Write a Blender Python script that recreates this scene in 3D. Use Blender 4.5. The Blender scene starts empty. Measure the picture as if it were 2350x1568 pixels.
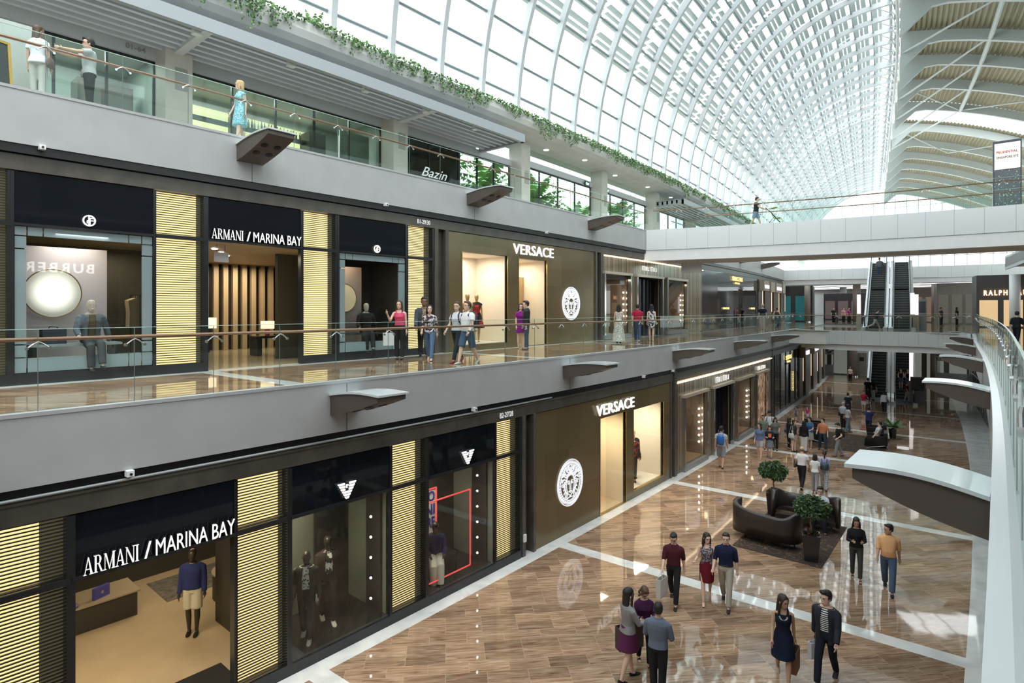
import bpy, math, random
from mathutils import Vector, Matrix, Euler, noise as mnoise
R = math.radians
pi = math.pi
scene = bpy.context.scene
COL = scene.collection

# ------------------------------------------------------------------ camera
CAM_H = 6.85                       # eye height above the basement floor
FOC = 1388.0                       # focal length in pixels of the 2350 px wide frame
HORY = 710.0                       # horizon row
YAW = 0.7265
cam_d = bpy.data.cameras.new('camera')
cam = bpy.data.objects.new('camera', cam_d)
COL.objects.link(cam)
cam.location = (0, 0, CAM_H)
cam.rotation_euler = (pi / 2, 0, YAW)
cam_d.sensor_width = 36.0
cam_d.lens = 36.0 * FOC / 2350.0
cam_d.shift_y = (HORY - 784.0) / 2350.0
cam_d.clip_start = 0.05
cam_d.clip_end = 900
scene.camera = cam

# ------------------------------------------------------------------ light
scene.view_settings.view_transform = 'Standard'
scene.view_settings.look = 'None'
scene.view_settings.gamma = 1.0
scene.view_settings.use_curve_mapping = False
scene.view_settings.exposure = 0.45
world = bpy.data.worlds.new('overcast_sky')
scene.world = world
world.use_nodes = True
wn = world.node_tree.nodes
wl = world.node_tree.links
wn.clear()
w_out = wn.new('ShaderNodeOutputWorld')
w_bg = wn.new('ShaderNodeBackground')
w_geo = wn.new('ShaderNodeTexCoord')
w_sep = wn.new('ShaderNodeSeparateXYZ')
w_rmp = wn.new('ShaderNodeValToRGB')
wl.new(w_geo.outputs['Generated'], w_sep.inputs[0])
wl.new(w_sep.outputs['Z'], w_rmp.inputs[0])
w_rmp.color_ramp.elements[0].position = 0.0
w_rmp.color_ramp.elements[0].color = (0.76, 0.82, 0.85, 1)
w_rmp.color_ramp.elements[1].position = 0.12
w_rmp.color_ramp.elements[1].color = (0.93, 0.98, 1.0, 1)
wl.new(w_rmp.outputs[0], w_bg.inputs[0])
w_bg.inputs[1].default_value = 2.6
wl.new(w_bg.outputs[0], w_out.inputs[0])
sun_d = bpy.data.lights.new('sun', 'SUN')
sun = bpy.data.objects.new('sun', sun_d)
COL.objects.link(sun)
sun_d.energy = 8.5
sun_d.angle = R(50)
sun_d.color = (1.0, 0.98, 0.96)
sun.rotation_euler = Vector((-.38, .10, -1)).to_track_quat('-Z', 'Y').to_euler()   # hazy sun, high over the right-hand side

cy = scene.cycles
cy.max_bounces = 9
cy.diffuse_bounces = 3
cy.glossy_bounces = 3
cy.transmission_bounces = 4
cy.transparent_max_bounces = 14
cy.sample_clamp_indirect = 6.0
cy.caustics_reflective = False
cy.caustics_refractive = False
cy.use_adaptive_sampling = True
cy.adaptive_threshold = 0.03

# ------------------------------------------------------------------ hall coordinates
# The hall bends gently: u is the offset across it, Y runs along it.
K = 0.00247
def C(Y):
    if Y < 72: return .5 * K * (Y + 6.8) ** 2
    return .5 * K * 78.8 ** 2 + K * 78.8 * (Y - 72)
def dC(Y):
    return K * (min(Y, 72) + 6.8)
def P(u, Y, z): return Vector((u - C(Y), Y, z))
def ang(Y): return math.atan(dC(Y))          # rotation that turns local +y along the hall
def at(px, py, z):
    """the point at height z that the photo shows at (px, py)"""
    s, c = math.sin(YAW), math.cos(YAW)
    r = (px - 1175) / FOC
    d = FOC * (CAM_H - z) / (py - HORY)
    return Vector((d * (r * c - s), d * (r * s + c), z)), d

Z0, Z1, Z2 = 0.0, 5.40, 11.03      # the three floors
UE = -10.33                        # edge of the B1 walkway
UF2 = -10.42                       # basement shop fronts
UF1 = -14.58                       # B1 shop fronts
UE2 = -14.45                       # edge of the L1 walkway
ULG = -18.9                        # L1 glazing
BAY = [6.5 + 8.05 * i for i in range(-1, 12)]

# ------------------------------------------------------------------ materials
MATS = {}
def pm(name, col=(.5, .5, .5), rough=.5, metal=0., spec=.5, emit=None, es=0., coat=0., bump=0., bscale=20., var=0., vscale=4., alpha=1.):
    if name in MATS: return MATS[name]
    m = bpy.data.materials.new(name); MATS[name] = m
    m.use_nodes = True
    nt = m.node_tree; n = nt.nodes; b = n['Principled BSDF']
    b.inputs['Base Color'].default_value = (*col, 1)
    b.inputs['Roughness'].default_value = rough
    b.inputs['Metallic'].default_value = metal
    b.inputs['Specular IOR Level'].default_value = spec
    if coat: b.inputs['Coat Weight'].default_value = coat; b.inputs['Coat Roughness'].default_value = .05
    if emit is not None:
        b.inputs['Emission Color'].default_value = (*emit, 1); b.inputs['Emission Strength'].default_value = es
    if alpha < 1: b.inputs['Alpha'].default_value = alpha
    tc = None
    if var or bump:
        tc = n.new('ShaderNodeTexCoord')
    if var:
        nz = n.new('ShaderNodeTexNoise'); nz.inputs['Scale'].default_value = vscale; nz.inputs['Detail'].default_value = 4
        nt.links.new(tc.outputs['Object'], nz.inputs['Vector'])
        mp = n.new('ShaderNodeMapRange'); mp.inputs[1].default_value = .3; mp.inputs[2].default_value = .7
        mp.inputs[3].default_value = 1 - var; mp.inputs[4].default_value = 1 + var
        nt.links.new(nz.outputs['Fac'], mp.inputs[0])
        mx = n.new('ShaderNodeMix'); mx.data_type = 'RGBA'; mx.blend_type = 'MULTIPLY'; mx.inputs[0].default_value = 1
        mx.inputs[6].default_value = (*col, 1)
        nt.links.new(mp.outputs[0], mx.inputs[7]); nt.links.new(mx.outputs[2], b.inputs['Base Color'])
    if bump:
        nb = n.new('ShaderNodeTexNoise'); nb.inputs['Scale'].default_value = bscale; nb.inputs['Detail'].default_value = 3
        nt.links.new(tc.outputs['Object'], nb.inputs['Vector'])
        bp = n.new('ShaderNodeBump'); bp.inputs['Strength'].default_value = bump; bp.inputs['Distance'].default_value = .02
        nt.links.new(nb.outputs['Fac'], bp.inputs['Height']); nt.links.new(bp.outputs[0], b.inputs['Normal'])
    return m

def glass(name, tint=(.9, .97, .95), refl=1.0, rough=0.0, f0=.04, edge=None):
    """thin pane: clear with a Fresnel reflection"""
    if name in MATS: return MATS[name]
    m = bpy.data.materials.new(name); MATS[name] = m
    m.use_nodes = True
    nt = m.node_tree; n = nt.nodes; n.clear()
    o = n.new('ShaderNodeOutputMaterial'); t = n.new('ShaderNodeBsdfTransparent'); g = n.new('ShaderNodeBsdfGlossy')
    mx = n.new('ShaderNodeMixShader')
    t.inputs[0].default_value = (*tint, 1); g.inputs['Roughness'].default_value = rough
    geo = n.new('ShaderNodeNewGeometry'); dt = n.new('ShaderNodeVectorMath'); dt.operation = 'DOT_PRODUCT'
    nt.links.new(geo.outputs['Incoming'], dt.inputs[0]); nt.links.new(geo.outputs['Normal'], dt.inputs[1])
    prev = dt.outputs['Value']
    def mth(op, a, b=None):
        q = n.new('ShaderNodeMath'); q.operation = op; q.use_clamp = op == 'MULTIPLY_ADD'
        for i, v in enumerate((a, b)):
            if v is None: continue
            if isinstance(v, (int, float)): q.inputs[i].default_value = v
            else: nt.links.new(v, q.inputs[i])
        return q
    f5 = mth('POWER', mth('SUBTRACT', 1.0, mth('ABSOLUTE', prev).outputs[0]).outputs[0], 5.0).outputs[0]
    ml = mth('MULTIPLY_ADD', f5, .9 * refl); ml.inputs[2].default_value = f0
    nt.links.new(ml.outputs[0], mx.inputs[0]); nt.links.new(t.outputs[0], mx.inputs[1]); nt.links.new(g.outputs[0], mx.inputs[2])
    nt.links.new(mx.outputs[0], o.inputs[0])
    return m

def floor_mat(name, u0, u1, y0, pitch, bw=.42, skew=0.05, tone=1.0, rough=.035):
    """stone planks at 45 degrees between white marble bands; UV = hall coordinates"""
    m = bpy.data.materials.new(name); m.use_nodes = True
    nt = m.node_tree; n = nt.nodes; L = nt.links.new; b = n['Principled BSDF']
    uv = n.new('ShaderNodeTexCoord'); sep = n.new('ShaderNodeSeparateXYZ'); L(uv.outputs['UV'], sep.inputs[0])
    rot = n.new('ShaderNodeMapping'); rot.inputs['Rotation'].default_value = (0, 0, R(-47)); L(uv.outputs['UV'], rot.inputs[0])
    wob = n.new('ShaderNodeTexNoise'); wob.inputs['Scale'].default_value = .35; L(uv.outputs['UV'], wob.inputs['Vector'])
    br = n.new('ShaderNodeTexBrick')
    br.inputs['Scale'].default_value = 1; br.inputs['Brick Width'].default_value = .79; br.inputs['Row Height'].default_value = .34
    br.inputs['Mortar Size'].default_value = .0035; br.inputs['Mortar Smooth'].default_value = 0; br.offset = .43; br.offset_frequency = 3
    br.squash = 1
    br.inputs['Color1'].default_value = (0, 0, 0, 1); br.inputs['Color2'].default_value = (1, 1, 1, 1); br.inputs['Mortar'].default_value = (.5, .5, .5, 1)
    L(rot.outputs[0], br.inputs['Vector'])
    # veins along the plank, shifted per plank
    sc = n.new('ShaderNodeVectorMath'); sc.operation = 'MULTIPLY'; sc.inputs[1].default_value = (1.1, 11, 1); L(rot.outputs[0], sc.inputs[0])
    ad = n.new('ShaderNodeVectorMath'); ad.operation = 'ADD'; L(sc.outputs[0], ad.inputs[0])
    cb = n.new('ShaderNodeCombineXYZ'); mm = n.new('ShaderNodeMath'); mm.operation = 'MULTIPLY'; mm.inputs[1].default_value = 37
    L(br.outputs['Color'], mm.inputs[0]); L(mm.outputs[0], cb.inputs['Z']); L(cb.outputs[0], ad.inputs[1])
    vz = n.new('ShaderNodeTexNoise'); vz.inputs['Scale'].default_value = 1.3; vz.inputs['Detail'].default_value = 6; vz.inputs['Distortion'].default_value = 1.2
    L(ad.outputs[0], vz.inputs['Vector'])
    rp = n.new('ShaderNodeValToRGB'); e = rp.color_ramp.elements
    cols = [(.25, (.150, .088, .054)), (.42, (.29, .178, .110)), (.56, (.385, .255, .168)), (.72, (.51, .375, .268)), (.85, (.33, .21, .134))]
    e[0].position, e[0].color = cols[0][0], (*[q * tone for q in cols[0][1]], 1)
    e[1].position, e[1].color = cols[-1][0], (*[q * tone for q in cols[-1][1]], 1)
    for p_, c_ in cols[1:-1]:
        k = e.new(p_); k.color = (*[q * tone for q in c_], 1)
    L(vz.outputs['Fac'], rp.inputs[0])
    pr = n.new('ShaderNodeMapRange'); pr.inputs[3].default_value = .66; pr.inputs[4].default_value = 1.22; L(br.outputs['Color'], pr.inputs[0])
    m1 = n.new('ShaderNodeMix'); m1.data_type = 'RGBA'; m1.blend_type = 'MULTIPLY'; m1.inputs[0].default_value = 1
    L(rp.outputs[0], m1.inputs[6]); L(pr.outputs[0], m1.inputs[7])
    # joints
    m2 = n.new('ShaderNodeMix'); m2.data_type = 'RGBA'; m2.inputs[7].default_value = (.50, .36, .25, 1)
    L(br.outputs['Fac'], m2.inputs[0]); L(m1.outputs[2], m2.inputs[6])
    # bands
    def M(op, a, b_=None, c_=None):
        q = n.new('ShaderNodeMath'); q.operation = op
        for i, v in enumerate((a, b_, c_)):
            if v is None: continue
            if isinstance(v, (int, float)): q.inputs[i].default_value = v
            else: L(v, q.inputs[i])
        return q.outputs[0]
    ysk = M('MULTIPLY_ADD', sep.outputs['X'], -skew, sep.outputs['Y'])
    ph = M('WRAP', M('SUBTRACT', ysk, y0), pitch / 2, -pitch / 2)
    band = M('LESS_THAN', M('ABSOLUTE', ph), bw / 2)
    lo = M('LESS_THAN', sep.outputs['X'], u0); hi = M('GREATER_THAN', sep.outputs['X'], u1)
    msk = M('MAXIMUM', band, M('MAXIMUM', lo, hi))
    wn_ = n.new('ShaderNodeTexNoise'); wn_.inputs['Scale'].default_value = 1.6; wn_.inputs['Detail'].default_value = 7; wn_.inputs['Distortion'].default_value = .8
    L(uv.outputs['UV'], wn_.inputs['Vector'])
    wr = n.new('ShaderNodeValToRGB'); wr.color_ramp.elements[0].position = .35; wr.color_ramp.elements[0].color = (.60, .61, .60, 1)
    wr.color_ramp.elements[1].position = .65; wr.color_ramp.elements[1].color = (.78, .78, .76, 1); L(wn_.outputs['Fac'], wr.inputs[0])
    m3 = n.new('ShaderNodeMix'); m3.data_type = 'RGBA'; L(msk, m3.inputs[0]); L(m2.outputs[2], m3.inputs[6]); L(wr.outputs[0], m3.inputs[7])
    L(m3.outputs[2], b.inputs['Base Color'])
    b.inputs['Roughness'].default_value = rough
    b.inputs['Specular IOR Level'].default_value = .72
    nb = n.new('ShaderNodeTexNoise'); nb.inputs['Scale'].default_value = 1.5; nb.inputs['Detail'].default_value = 1; L(uv.outputs['UV'], nb.inputs['Vector'])
    bp = n.new('ShaderNodeBump'); bp.inputs['Strength'].default_value = .045; bp.inputs['Distance'].default_value = .03
    L(nb.outputs['Fac'], bp.inputs['Height']); L(bp.outputs[0], b.inputs['Normal'])
    MATS[name] = m
    return m

# ------------------------------------------------------------------ mesh building
ORG = {}                                    # world origin of every parent
def link(o): COL.objects.link(o); return o
def hgrid(y0, y1):
    """common breaks every two metres, so bent pieces meet without gaps"""
    a = [y0]; g = math.floor(y0 / 2) * 2 + 2
    while g < y1 - 1e-4:
        if g > y0 + 1e-4: a.append(float(g))
        g += 2
    return a + [y1]
class MB:
    def __init__(s): s.v = []; s.f = []; s.m = []; s.cm = 0; s.uv = None
    def mat(s, i): s.cm = i; return s
    def add(s, vs, fs):
        o = len(s.v); s.v += [Vector(q) for q in vs]
        for f in fs: s.f.append([o + i for i in f]); s.m.append(s.cm)
        return s
    def box(s, x0, x1, y0, y1, z0, z1):
        vs = [(x, y, z) for z in (z0, z1) for y in (y0, y1) for x in (x0, x1)]
        return s.add(vs, [(0, 2, 3, 1), (4, 5, 7, 6), (0, 1, 5, 4), (2, 6, 7, 3), (0, 4, 6, 2), (1, 3, 7, 5)])
    def hb(s, u0, u1, y0, y1, z0, z1, step=2.0):
        """box bent along the hall"""
        ys = hgrid(y0, y1); n = len(ys) - 1
        vs = []
        for Y in ys:
            vs += [P(u0, Y, z0), P(u1, Y, z0), P(u1, Y, z1), P(u0, Y, z1)]
        fs = [(0, 1, 2, 3)]
        for i in range(n):
            a, b = 4 * i, 4 * i + 4
            for k in range(4):
                l = (k + 1) % 4
                fs.append((a + k, b + k, b + l, a + l))
        e = 4 * n; fs.append((e + 3, e + 2, e + 1, e))
        return s.add(vs, fs)
    def prof(s, pts, y0, y1, step=2.0, closed=True):
        """profile in (u, z) swept along the hall"""
        ys = hgrid(y0, y1); n = len(ys) - 1; k = len(pts); vs = []
        for Y in ys:
            vs += [P(u, Y, z) for u, z in pts]
        fs = []
        for i in range(n):
            for j in range(k if closed else k - 1):
                l = (j + 1) % k
                fs.append((i * k + j, (i + 1) * k + j, (i + 1) * k + l, i * k + l))
        if closed: fs.append(tuple(range(k))); fs.append(tuple(n * k + j for j in reversed(range(k))))
        return s.add(vs, fs)
    def bar(s, a, b, w, h=None, up=(0, 0, 1)):
        """rectangular bar between two points"""
        h = h or w; a = Vector(a); b = Vector(b); d = (b - a).normalized(); up = Vector(up)
        if abs(d.dot(up)) > .98: up = Vector((1, 0, 0))
        x = d.cross(up).normalized() * w / 2; y = x.cross(d).normalized() * h / 2
        vs = [a - x - y, a + x - y, a + x + y, a - x + y, b - x - y, b + x - y, b + x + y, b - x + y]
        return s.add(vs, [(0, 3, 2, 1), (4, 5, 6, 7), (0, 1, 5, 4), (1, 2, 6, 5), (2, 3, 7, 6), (3, 0, 4, 7)])
    def tube(s, path, r, n=8, cap=True):
        """round tube along points; r a number or one radius per point, or (rx, ry)"""
        path = [Vector(q) for q in path]; N = len(path)
        rs = r if isinstance(r, (list, tuple)) and len(r) == N else [r] * N
        up = Vector((0, 0, 1)); vs = []; prev = None
        for i, q in enumerate(path):
            d = (path[min(i + 1, N - 1)] - path[max(i - 1, 0)])
            d = d.normalized() if d.length > 1e-9 else Vector((0, 0, 1))
            if prev is None:
                x = d.cross(up) if abs(d.dot(up)) < .95 else d.cross(Vector((0, 1, 0)))
            else: x = prev - d * prev.dot(d)
            x.normalize(); prev = x.copy(); y = d.cross(x)
            rr = rs[i]; ra, rb = rr if isinstance(rr, (tuple, list)) else (rr, rr)
            for k in range(n):
                t = 2 * pi * k / n
                vs.append(q + x * math.cos(t) * ra + y * math.sin(t) * rb)
        fs = [(i * n + k, i * n + (k + 1) % n, (i + 1) * n + (k + 1) % n, (i + 1) * n + k) for i in range(N - 1) for k in range(n)]
        if cap: fs.append(tuple(reversed(range(n)))); fs.append(tuple((N - 1) * n + k for k in range(n)))
        return s.add(vs, fs)
    def rings(s, rg, n=14, mtx=None):
        """stack of ellipses (cx, cy, cz, rx, ry[, tilt]) closed at both ends"""
        vs = []
        for q in rg:
            cx, cy, cz, rx, ry = q[:5]
            for k in range(n):
                t = 2 * pi * k / n
                vs.append(Vector((cx + rx * math.cos(t), cy + ry * math.sin(t), cz)))
        if mtx is not None: vs = [mtx @ q for q in vs]
        N = len(rg)
        fs = [(i * n + k, i * n + (k + 1) % n, (i + 1) * n + (k + 1) % n, (i + 1) * n + k) for i in range(N - 1) for k in range(n)]
        fs.append(tuple(reversed(range(n)))); fs.append(tuple((N - 1) * n + k for k in range(n)))
        return s.add(vs, fs)
    def ell(s, c, r, n=10, m=7, rot=None):
        c = Vector(c); vs = []; rx, ry, rz = r if isinstance(r, (tuple, list)) else (r, r, r)
        for i in range(1, m):
            a = pi * i / m
            for k in range(n):
                t = 2 * pi * k / n
                vs.append(Vector((rx * math.sin(a) * math.cos(t), ry * math.sin(a) * math.sin(t), -rz * math.cos(a))))
        vs += [Vector((0, 0, -rz)), Vector((0, 0, rz))]
        if rot is not None: vs = [rot @ q for q in vs]
        vs = [c + q for q in vs]
        fs = [(i * n + k, i * n + (k + 1) % n, (i + 1) * n + (k + 1) % n, (i + 1) * n + k) for i in range(m - 2) for k in range(n)]
        B = (m - 1) * n
        fs += [(B, (k + 1) % n, k) for k in range(n)] + [((m - 2) * n + k, (m - 2) * n + (k + 1) % n, B + 1) for k in range(n)]
        return s.add(vs, fs)
    def prism(s, poly, f, d):
        """polygon (list of 2D) placed by f(x, y, depth) and given thickness d"""
        n = len(poly)
        vs = [f(x, y, 0) for x, y in poly] + [f(x, y, d) for x, y in poly]
        fs = [tuple(range(n)), tuple(reversed(range(n, 2 * n)))] + [(i, n + i, n + (i + 1) % n, (i + 1) % n) for i in range(n)]
        return s.add(vs, fs)
    def build(s, name, mats, parent=None, smooth=False, world=True):
        me = bpy.data.meshes.new(name)
        o = Vector((0, 0, 0))
        if parent is not None and world: o = ORG.get(parent.name, Vector((0, 0, 0)))
        me.from_pydata([tuple(q - o) for q in s.v], [], s.f)
        if not isinstance(mats, (list, tuple)): mats = [mats]
        for m in mats: me.materials.append(m)
        if len(mats) > 1:
            for p, i in zip(me.polygons, s.m): p.material_index = i
        me.update(); me.validate()
        if smooth:
            for p in me.polygons: p.use_smooth = True
        ob = bpy.data.objects.new(name, me); link(ob)
        if parent is not None:
            ob.parent = parent; ORG[ob.name] = o.copy()
        return ob

def thing(name, label, cat, loc=(0, 0, 0), rz=0., group=None):
    o = bpy.data.objects.new(name, None); link(o)
    o.location = loc; o.rotation_euler = (0, 0, rz); o.empty_display_size = .2
    o['label'] = label; o['category'] = cat
    if group: o['group'] = group
    ORG[o.name] = Vector(loc) if rz == 0 else Vector((0, 0, 0))
    return o
def tag(o, label, cat, group=None):
    o['label'] = label; o['category'] = cat
    if group: o['group'] = group
    return o
def struct(o): o['kind'] = 'structure'; return o
def stuff(o, label=None, cat=None):
    o['kind'] = 'stuff'
    if label: o['label'] = label; o['category'] = cat
    return o
def dup(root, loc=None, rz=None, label=None, group=None):
    r = root.copy(); link(r)
    if loc is not None: r.location = loc
    if rz is not None: r.rotation_euler = (0, 0, rz)
    if label: r['label'] = label
    if group: r['group'] = group
    for ch in list(root.children):
        c = ch.copy(); link(c); c.parent = r
        for g in list(ch.children):
            d = g.copy(); link(d); d.parent = c
    return r

def text_mesh(txt, size=1., sx=1., bold=0., depth=.03, spacing=1.0, shear=0.):
    """vertices/faces of a text in the xy plane (x right, y up), extruded in z"""
    cu = bpy.data.curves.new('lettering', 'FONT')
    cu.body = txt; cu.size = size; cu.extrude = depth / 2; cu.offset = bold; cu.space_character = spacing; cu.resolution_u = 3; cu.shear = shear
    ob = bpy.data.objects.new('lettering', cu); link(ob)
    dg = bpy.context.evaluated_depsgraph_get()
    me = bpy.data.meshes.new_from_object(ob.evaluated_get(dg))
    vs = [(v.co.x * sx, v.co.y, v.co.z) for v in me.vertices]; fs = [tuple(p.vertices) for p in me.polygons]
    bpy.data.objects.remove(ob); bpy.data.curves.remove(cu); bpy.data.meshes.remove(me)
    return vs, fs
def fit_text(mb, txt, y0, y1, z0, z1, u, bold=0., depth=.04, spacing=1.0, flip=False, shear=0.):
    """lettering standing on the shop-front plane u, between Y y0..y1 and z0..z1, read from the hall"""
    vs, fs = text_mesh(txt, 1., 1., bold, depth, spacing, shear)
    xs = [v[0] for v in vs]; ys = [v[1] for v in vs]
    a, b, c_, d = min(xs), max(xs), min(ys), max(ys)
    out = []
    for x, y, z in vs:
        t = (x - a) / (b - a); Y = y0 + (y1 - y0) * (1 - t if flip else t)
        out.append(P(u + (z + depth / 2) * (-1 if flip else 1), Y, z0 + (z1 - z0) * (y - c_) / (d - c_)))
    mb.add(out, fs)
# ------------------------------------------------------------------ people
def cloth(col, pat=None, col2=(.8, .8, .8), sc=30., rough=.85):
    key = 'cloth_%s_%s_%s_%s' % (tuple(round(c, 3) for c in col), pat, tuple(round(c, 2) for c in col2), sc)
    if key in MATS: return MATS[key]
    m = pm(key, col, rough, spec=.25, bump=.35, bscale=14)
    if pat:
        nt = m.node_tree; n = nt.nodes; b = n['Principled BSDF']
        tc = n.new('ShaderNodeTexCoord'); rp = n.new('ShaderNodeValToRGB'); rp.color_ramp.interpolation = 'CONSTANT'
        if pat == 'stripe':
            t = n.new('ShaderNodeTexWave'); t.wave_type = 'BANDS'; t.bands_direction = 'Z'; t.inputs['Scale'].default_value = sc; out = t.outputs['Fac']
        elif pat == 'spot':
            t = n.new('ShaderNodeTexVoronoi'); t.inputs['Scale'].default_value = sc; out = t.outputs['Distance']
        else:
            t = n.new('ShaderNodeTexNoise'); t.inputs['Scale'].default_value = sc; t.inputs['Detail'].default_value = 2; out = t.outputs['Fac']
        nt.links.new(tc.outputs['Object'], t.inputs['Vector']); nt.links.new(out, rp.inputs[0])
        e = rp.color_ramp.elements; e[0].color = (*col, 1); e[1].color = (*col2, 1); e[1].position = .5 if pat != 'spot' else .36
        nt.links.new(rp.outputs[0], b.inputs['Base Color'])
    return m
SKIN = {'light': (.72, .49, .385), 'mid': (.60, .385, .275), 'tan': (.50, .31, .205), 'brown': (.26, .145, .09), 'dark': (.10, .055, .035)}
def skin(k): return pm('skin_' + k, SKIN[k], .5, spec=.35)
HAIRC = {'black': (.012, .010, .010), 'dark': (.028, .018, .014), 'brown': (.075, .038, .022), 'blonde': (.50, .36, .18), 'grey': (.42, .42, .42), 'white': (.6, .6, .6)}
def finish(o, vox, sm=2, it=None):
    r = o.modifiers.new('surface', 'REMESH'); r.mode = 'VOXEL'; r.voxel_size = vox; r.use_smooth_shade = True
    s = o.modifiers.new('smooth', 'SMOOTH'); s.factor = .5; s.iterations = sm
    return o

def fk(pose, W):
    """joint positions in the person's frame (facing +y)"""
    J = {}
    hz = pose.get('hip', .915)
    legs = pose.get('legs', ((0, 0), (0, 0)))
    sp = pose.get('spread', .0)
    low = 9
    for sd, (a, k) in zip((-1, 1), legs):
        a = R(a); k = R(k)
        h = Vector((sd * .088, 0, 0)); kn = h + Vector((sd * sp * .5, math.sin(a) * .43, -math.cos(a) * .43))
        an = kn + Vector((sd * sp * .4 - sd * .012, math.sin(a - k) * .415, -math.cos(a - k) * .415))
        J['hip', sd] = h; J['knee', sd] = kn; J['ankle', sd] = an
        J['foot', sd] = pose.get('feet', (None, None))[0 if sd < 0 else 1]
        if J['foot', sd] is None: J['foot', sd] = 0. if (a - k) > -.25 else (a - k) * .9
        else: J['foot', sd] = R(J['foot', sd])
        low = min(low, an.z)
    heel = pose.get('heel', 0)
    root = (-low + .075 + heel) if 'hip' not in pose else hz
    J['root'] = root
    for k_ in list(J):
        if isinstance(k_, tuple) and k_[0] in ('hip', 'knee', 'ankle'): J[k_] = J[k_] + Vector((0, 0, root))
    lean = R(pose.get('lean', 0)); J['lean'] = lean
    def T(x, y, z):            # torso point, z measured above the hips (standing height minus .915)
        zz = z - .915
        return Vector((x, y * math.cos(lean) + zz * math.sin(lean), root + zz * math.cos(lean) - y * math.sin(lean)))
    J['T'] = T
    for sd, ar in zip((-1, 1), pose.get('arms', ((0, 6, 10, 0), (0, 6, 10, 0)))):
        f, ab, e, ins = ar; f = R(f) + 0; ab = R(ab); e = R(e)
        s = T(sd * W, -.01, 1.388)
        up = Vector((sd * math.sin(ab), math.sin(f) * math.cos(ab), -math.cos(f) * math.cos(ab)))
        fo = Vector((sd * (math.sin(ab) * .6 - ins), math.sin(f + e), -math.cos(f + e))).normalized()
        el = s + up * .285; wr = el + fo * .245
        J['sh', sd] = s; J['el', sd] = el; J['wr', sd] = wr; J['fo', sd] = fo
    return J

def head_mtx(J, pose):
    yaw, pit = pose.get('head', (0, 0))
    base = J['T'](0, .005, 1.50)
    return Matrix.Translation(base + Vector((0, .012, .11))) @ Euler((-R(pit), 0, R(yaw))).to_matrix().to_4x4() @ Matrix.Scale(1.06, 4)

TORSO_M = [(.86, .125, .095, 0), (.92, .155, .112, -.008), (1.0, .15, .105, 0), (1.08, .142, .10, .004), (1.2, .158, .110, .004), (1.31, .175, .115, .0), (1.38, .172, .10, -.008), (1.435, .125, .08, -.012), (1.47, .068, .06, -.01)]
TORSO_F = [(.86, .13, .10, 0), (.92, .162, .118, -.012), (1.0, .145, .105, -.004), (1.08, .116, .088, .004), (1.17, .125, .095, .008), (1.26, .142, .115, .018), (1.34, .146, .098, .004), (1.39, .140, .085, -.006), (1.435, .10, .068, -.01), (1.47, .055, .052, -.008)]
def torso_rings(mb, J, tab, grow=0., z0=.86, z1=1.5, n=18, k=1.0, belly=0.):
    prev = None; vs = []; N = 0
    tb = [t for t in tab if z0 <= t[0] <= z1]
    def interp(z):
        for a, b in zip(tab, tab[1:]):
            if a[0] <= z <= b[0]:
                t = (z - a[0]) / (b[0] - a[0]); return tuple(a[i] + (b[i] - a[i]) * t for i in range(4))
        return tab[0] if z < tab[0][0] else tab[-1]
    if not tb or tb[0][0] > z0 + 1e-3: 
        q = interp(z0); tb.insert(0, (z0, q[1], q[2], q[3]))
    if tb[-1][0] < z1 - 1e-3 and z1 < 1.47:
        q = interp(z1); tb.append((z1, q[1], q[2], q[3]))
    for z, rx, ry, yo in tb:
        bl = belly * math.exp(-((z - 1.08) / .12) ** 2)
        for i in range(n):
            t = 2 * pi * i / n
            sx, sy = math.cos(t), math.sin(t)
            vs.append(J['T']((rx * k + grow) * math.copysign(abs(sx) ** .85, sx), yo + (ry * k + grow + (bl if sy > 0 else 0)) * math.copysign(abs(sy) ** .9, sy), z))
        N += 1
    fs = [(i * n + a, i * n + (a + 1) % n, (i + 1) * n + (a + 1) % n, (i + 1) * n + a) for i in range(N - 1) for a in range(n)]
    fs.append(tuple(reversed(range(n)))); fs.append(tuple((N - 1) * n + a for a in range(n)))
    mb.add(vs, fs)
def lerp(a, b, t): return a + (b - a) * t
def limb(mb, pts, rr, n=10, sub=3):
    path = []; rad = []
    for i in range(len(pts) - 1):
        for j in range(sub):
            t = j / sub; path.append(pts[i].lerp(pts[i + 1], t)); rad.append(lerp(rr[i], rr[i + 1], t))
    path.append(pts[-1]); rad.append(rr[-1])
    mb.tube(path, rad, n)

def add_hand(mb, J, sd, curl=.35):
    w = J['wr', sd]; d = J['fo', sd]
    n = Vector((-sd, 0, 0)); n = (n - d * n.dot(d)).normalized() if abs(d.x) < .95 else Vector((0, 0, -1))
    f = d.cross(n) * sd; f.normalize()                # towards the thumb side
    mb.tube([w - d * .01, w + d * .03, w + d * .065, w + d * .085], [(.020, .022), (.017, .036), (.016, .040), (.012, .036)] if abs(n.x) < .5 else [(.022, .020), (.036, .017), (.040, .016), (.036, .012)], 10)
    for i, (o, L) in enumerate(((.031, .072), (.0105, .082), (-.0105, .076), (-.031, .058))):
        b = w + d * .075 + f * o
        dd = (d + f * o * 2.2).normalized()
        p1 = b + dd * L * .5 + n * L * .12 * curl
        p2 = p1 + (dd * (1 - curl * .6) + n * curl).normalized() * L * .32
        p3 = p2 + (dd * (1 - curl) + n * curl * 1.5).normalized() * L * .25
        mb.tube([b, p1, p2, p3], [.0092, .0088, .0082, .0068], 7)
    b = w + d * .025 + f * .026
    mb.tube([b, b + (d * .5 + f * .75 + n * .2).normalized() * .035, b + (d * .5 + f * .75 + n * .2).normalized() * .035 + (d * .9 + f * .2 + n * .4).normalized() * .032], [.0115, .0105, .0082], 7)

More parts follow.
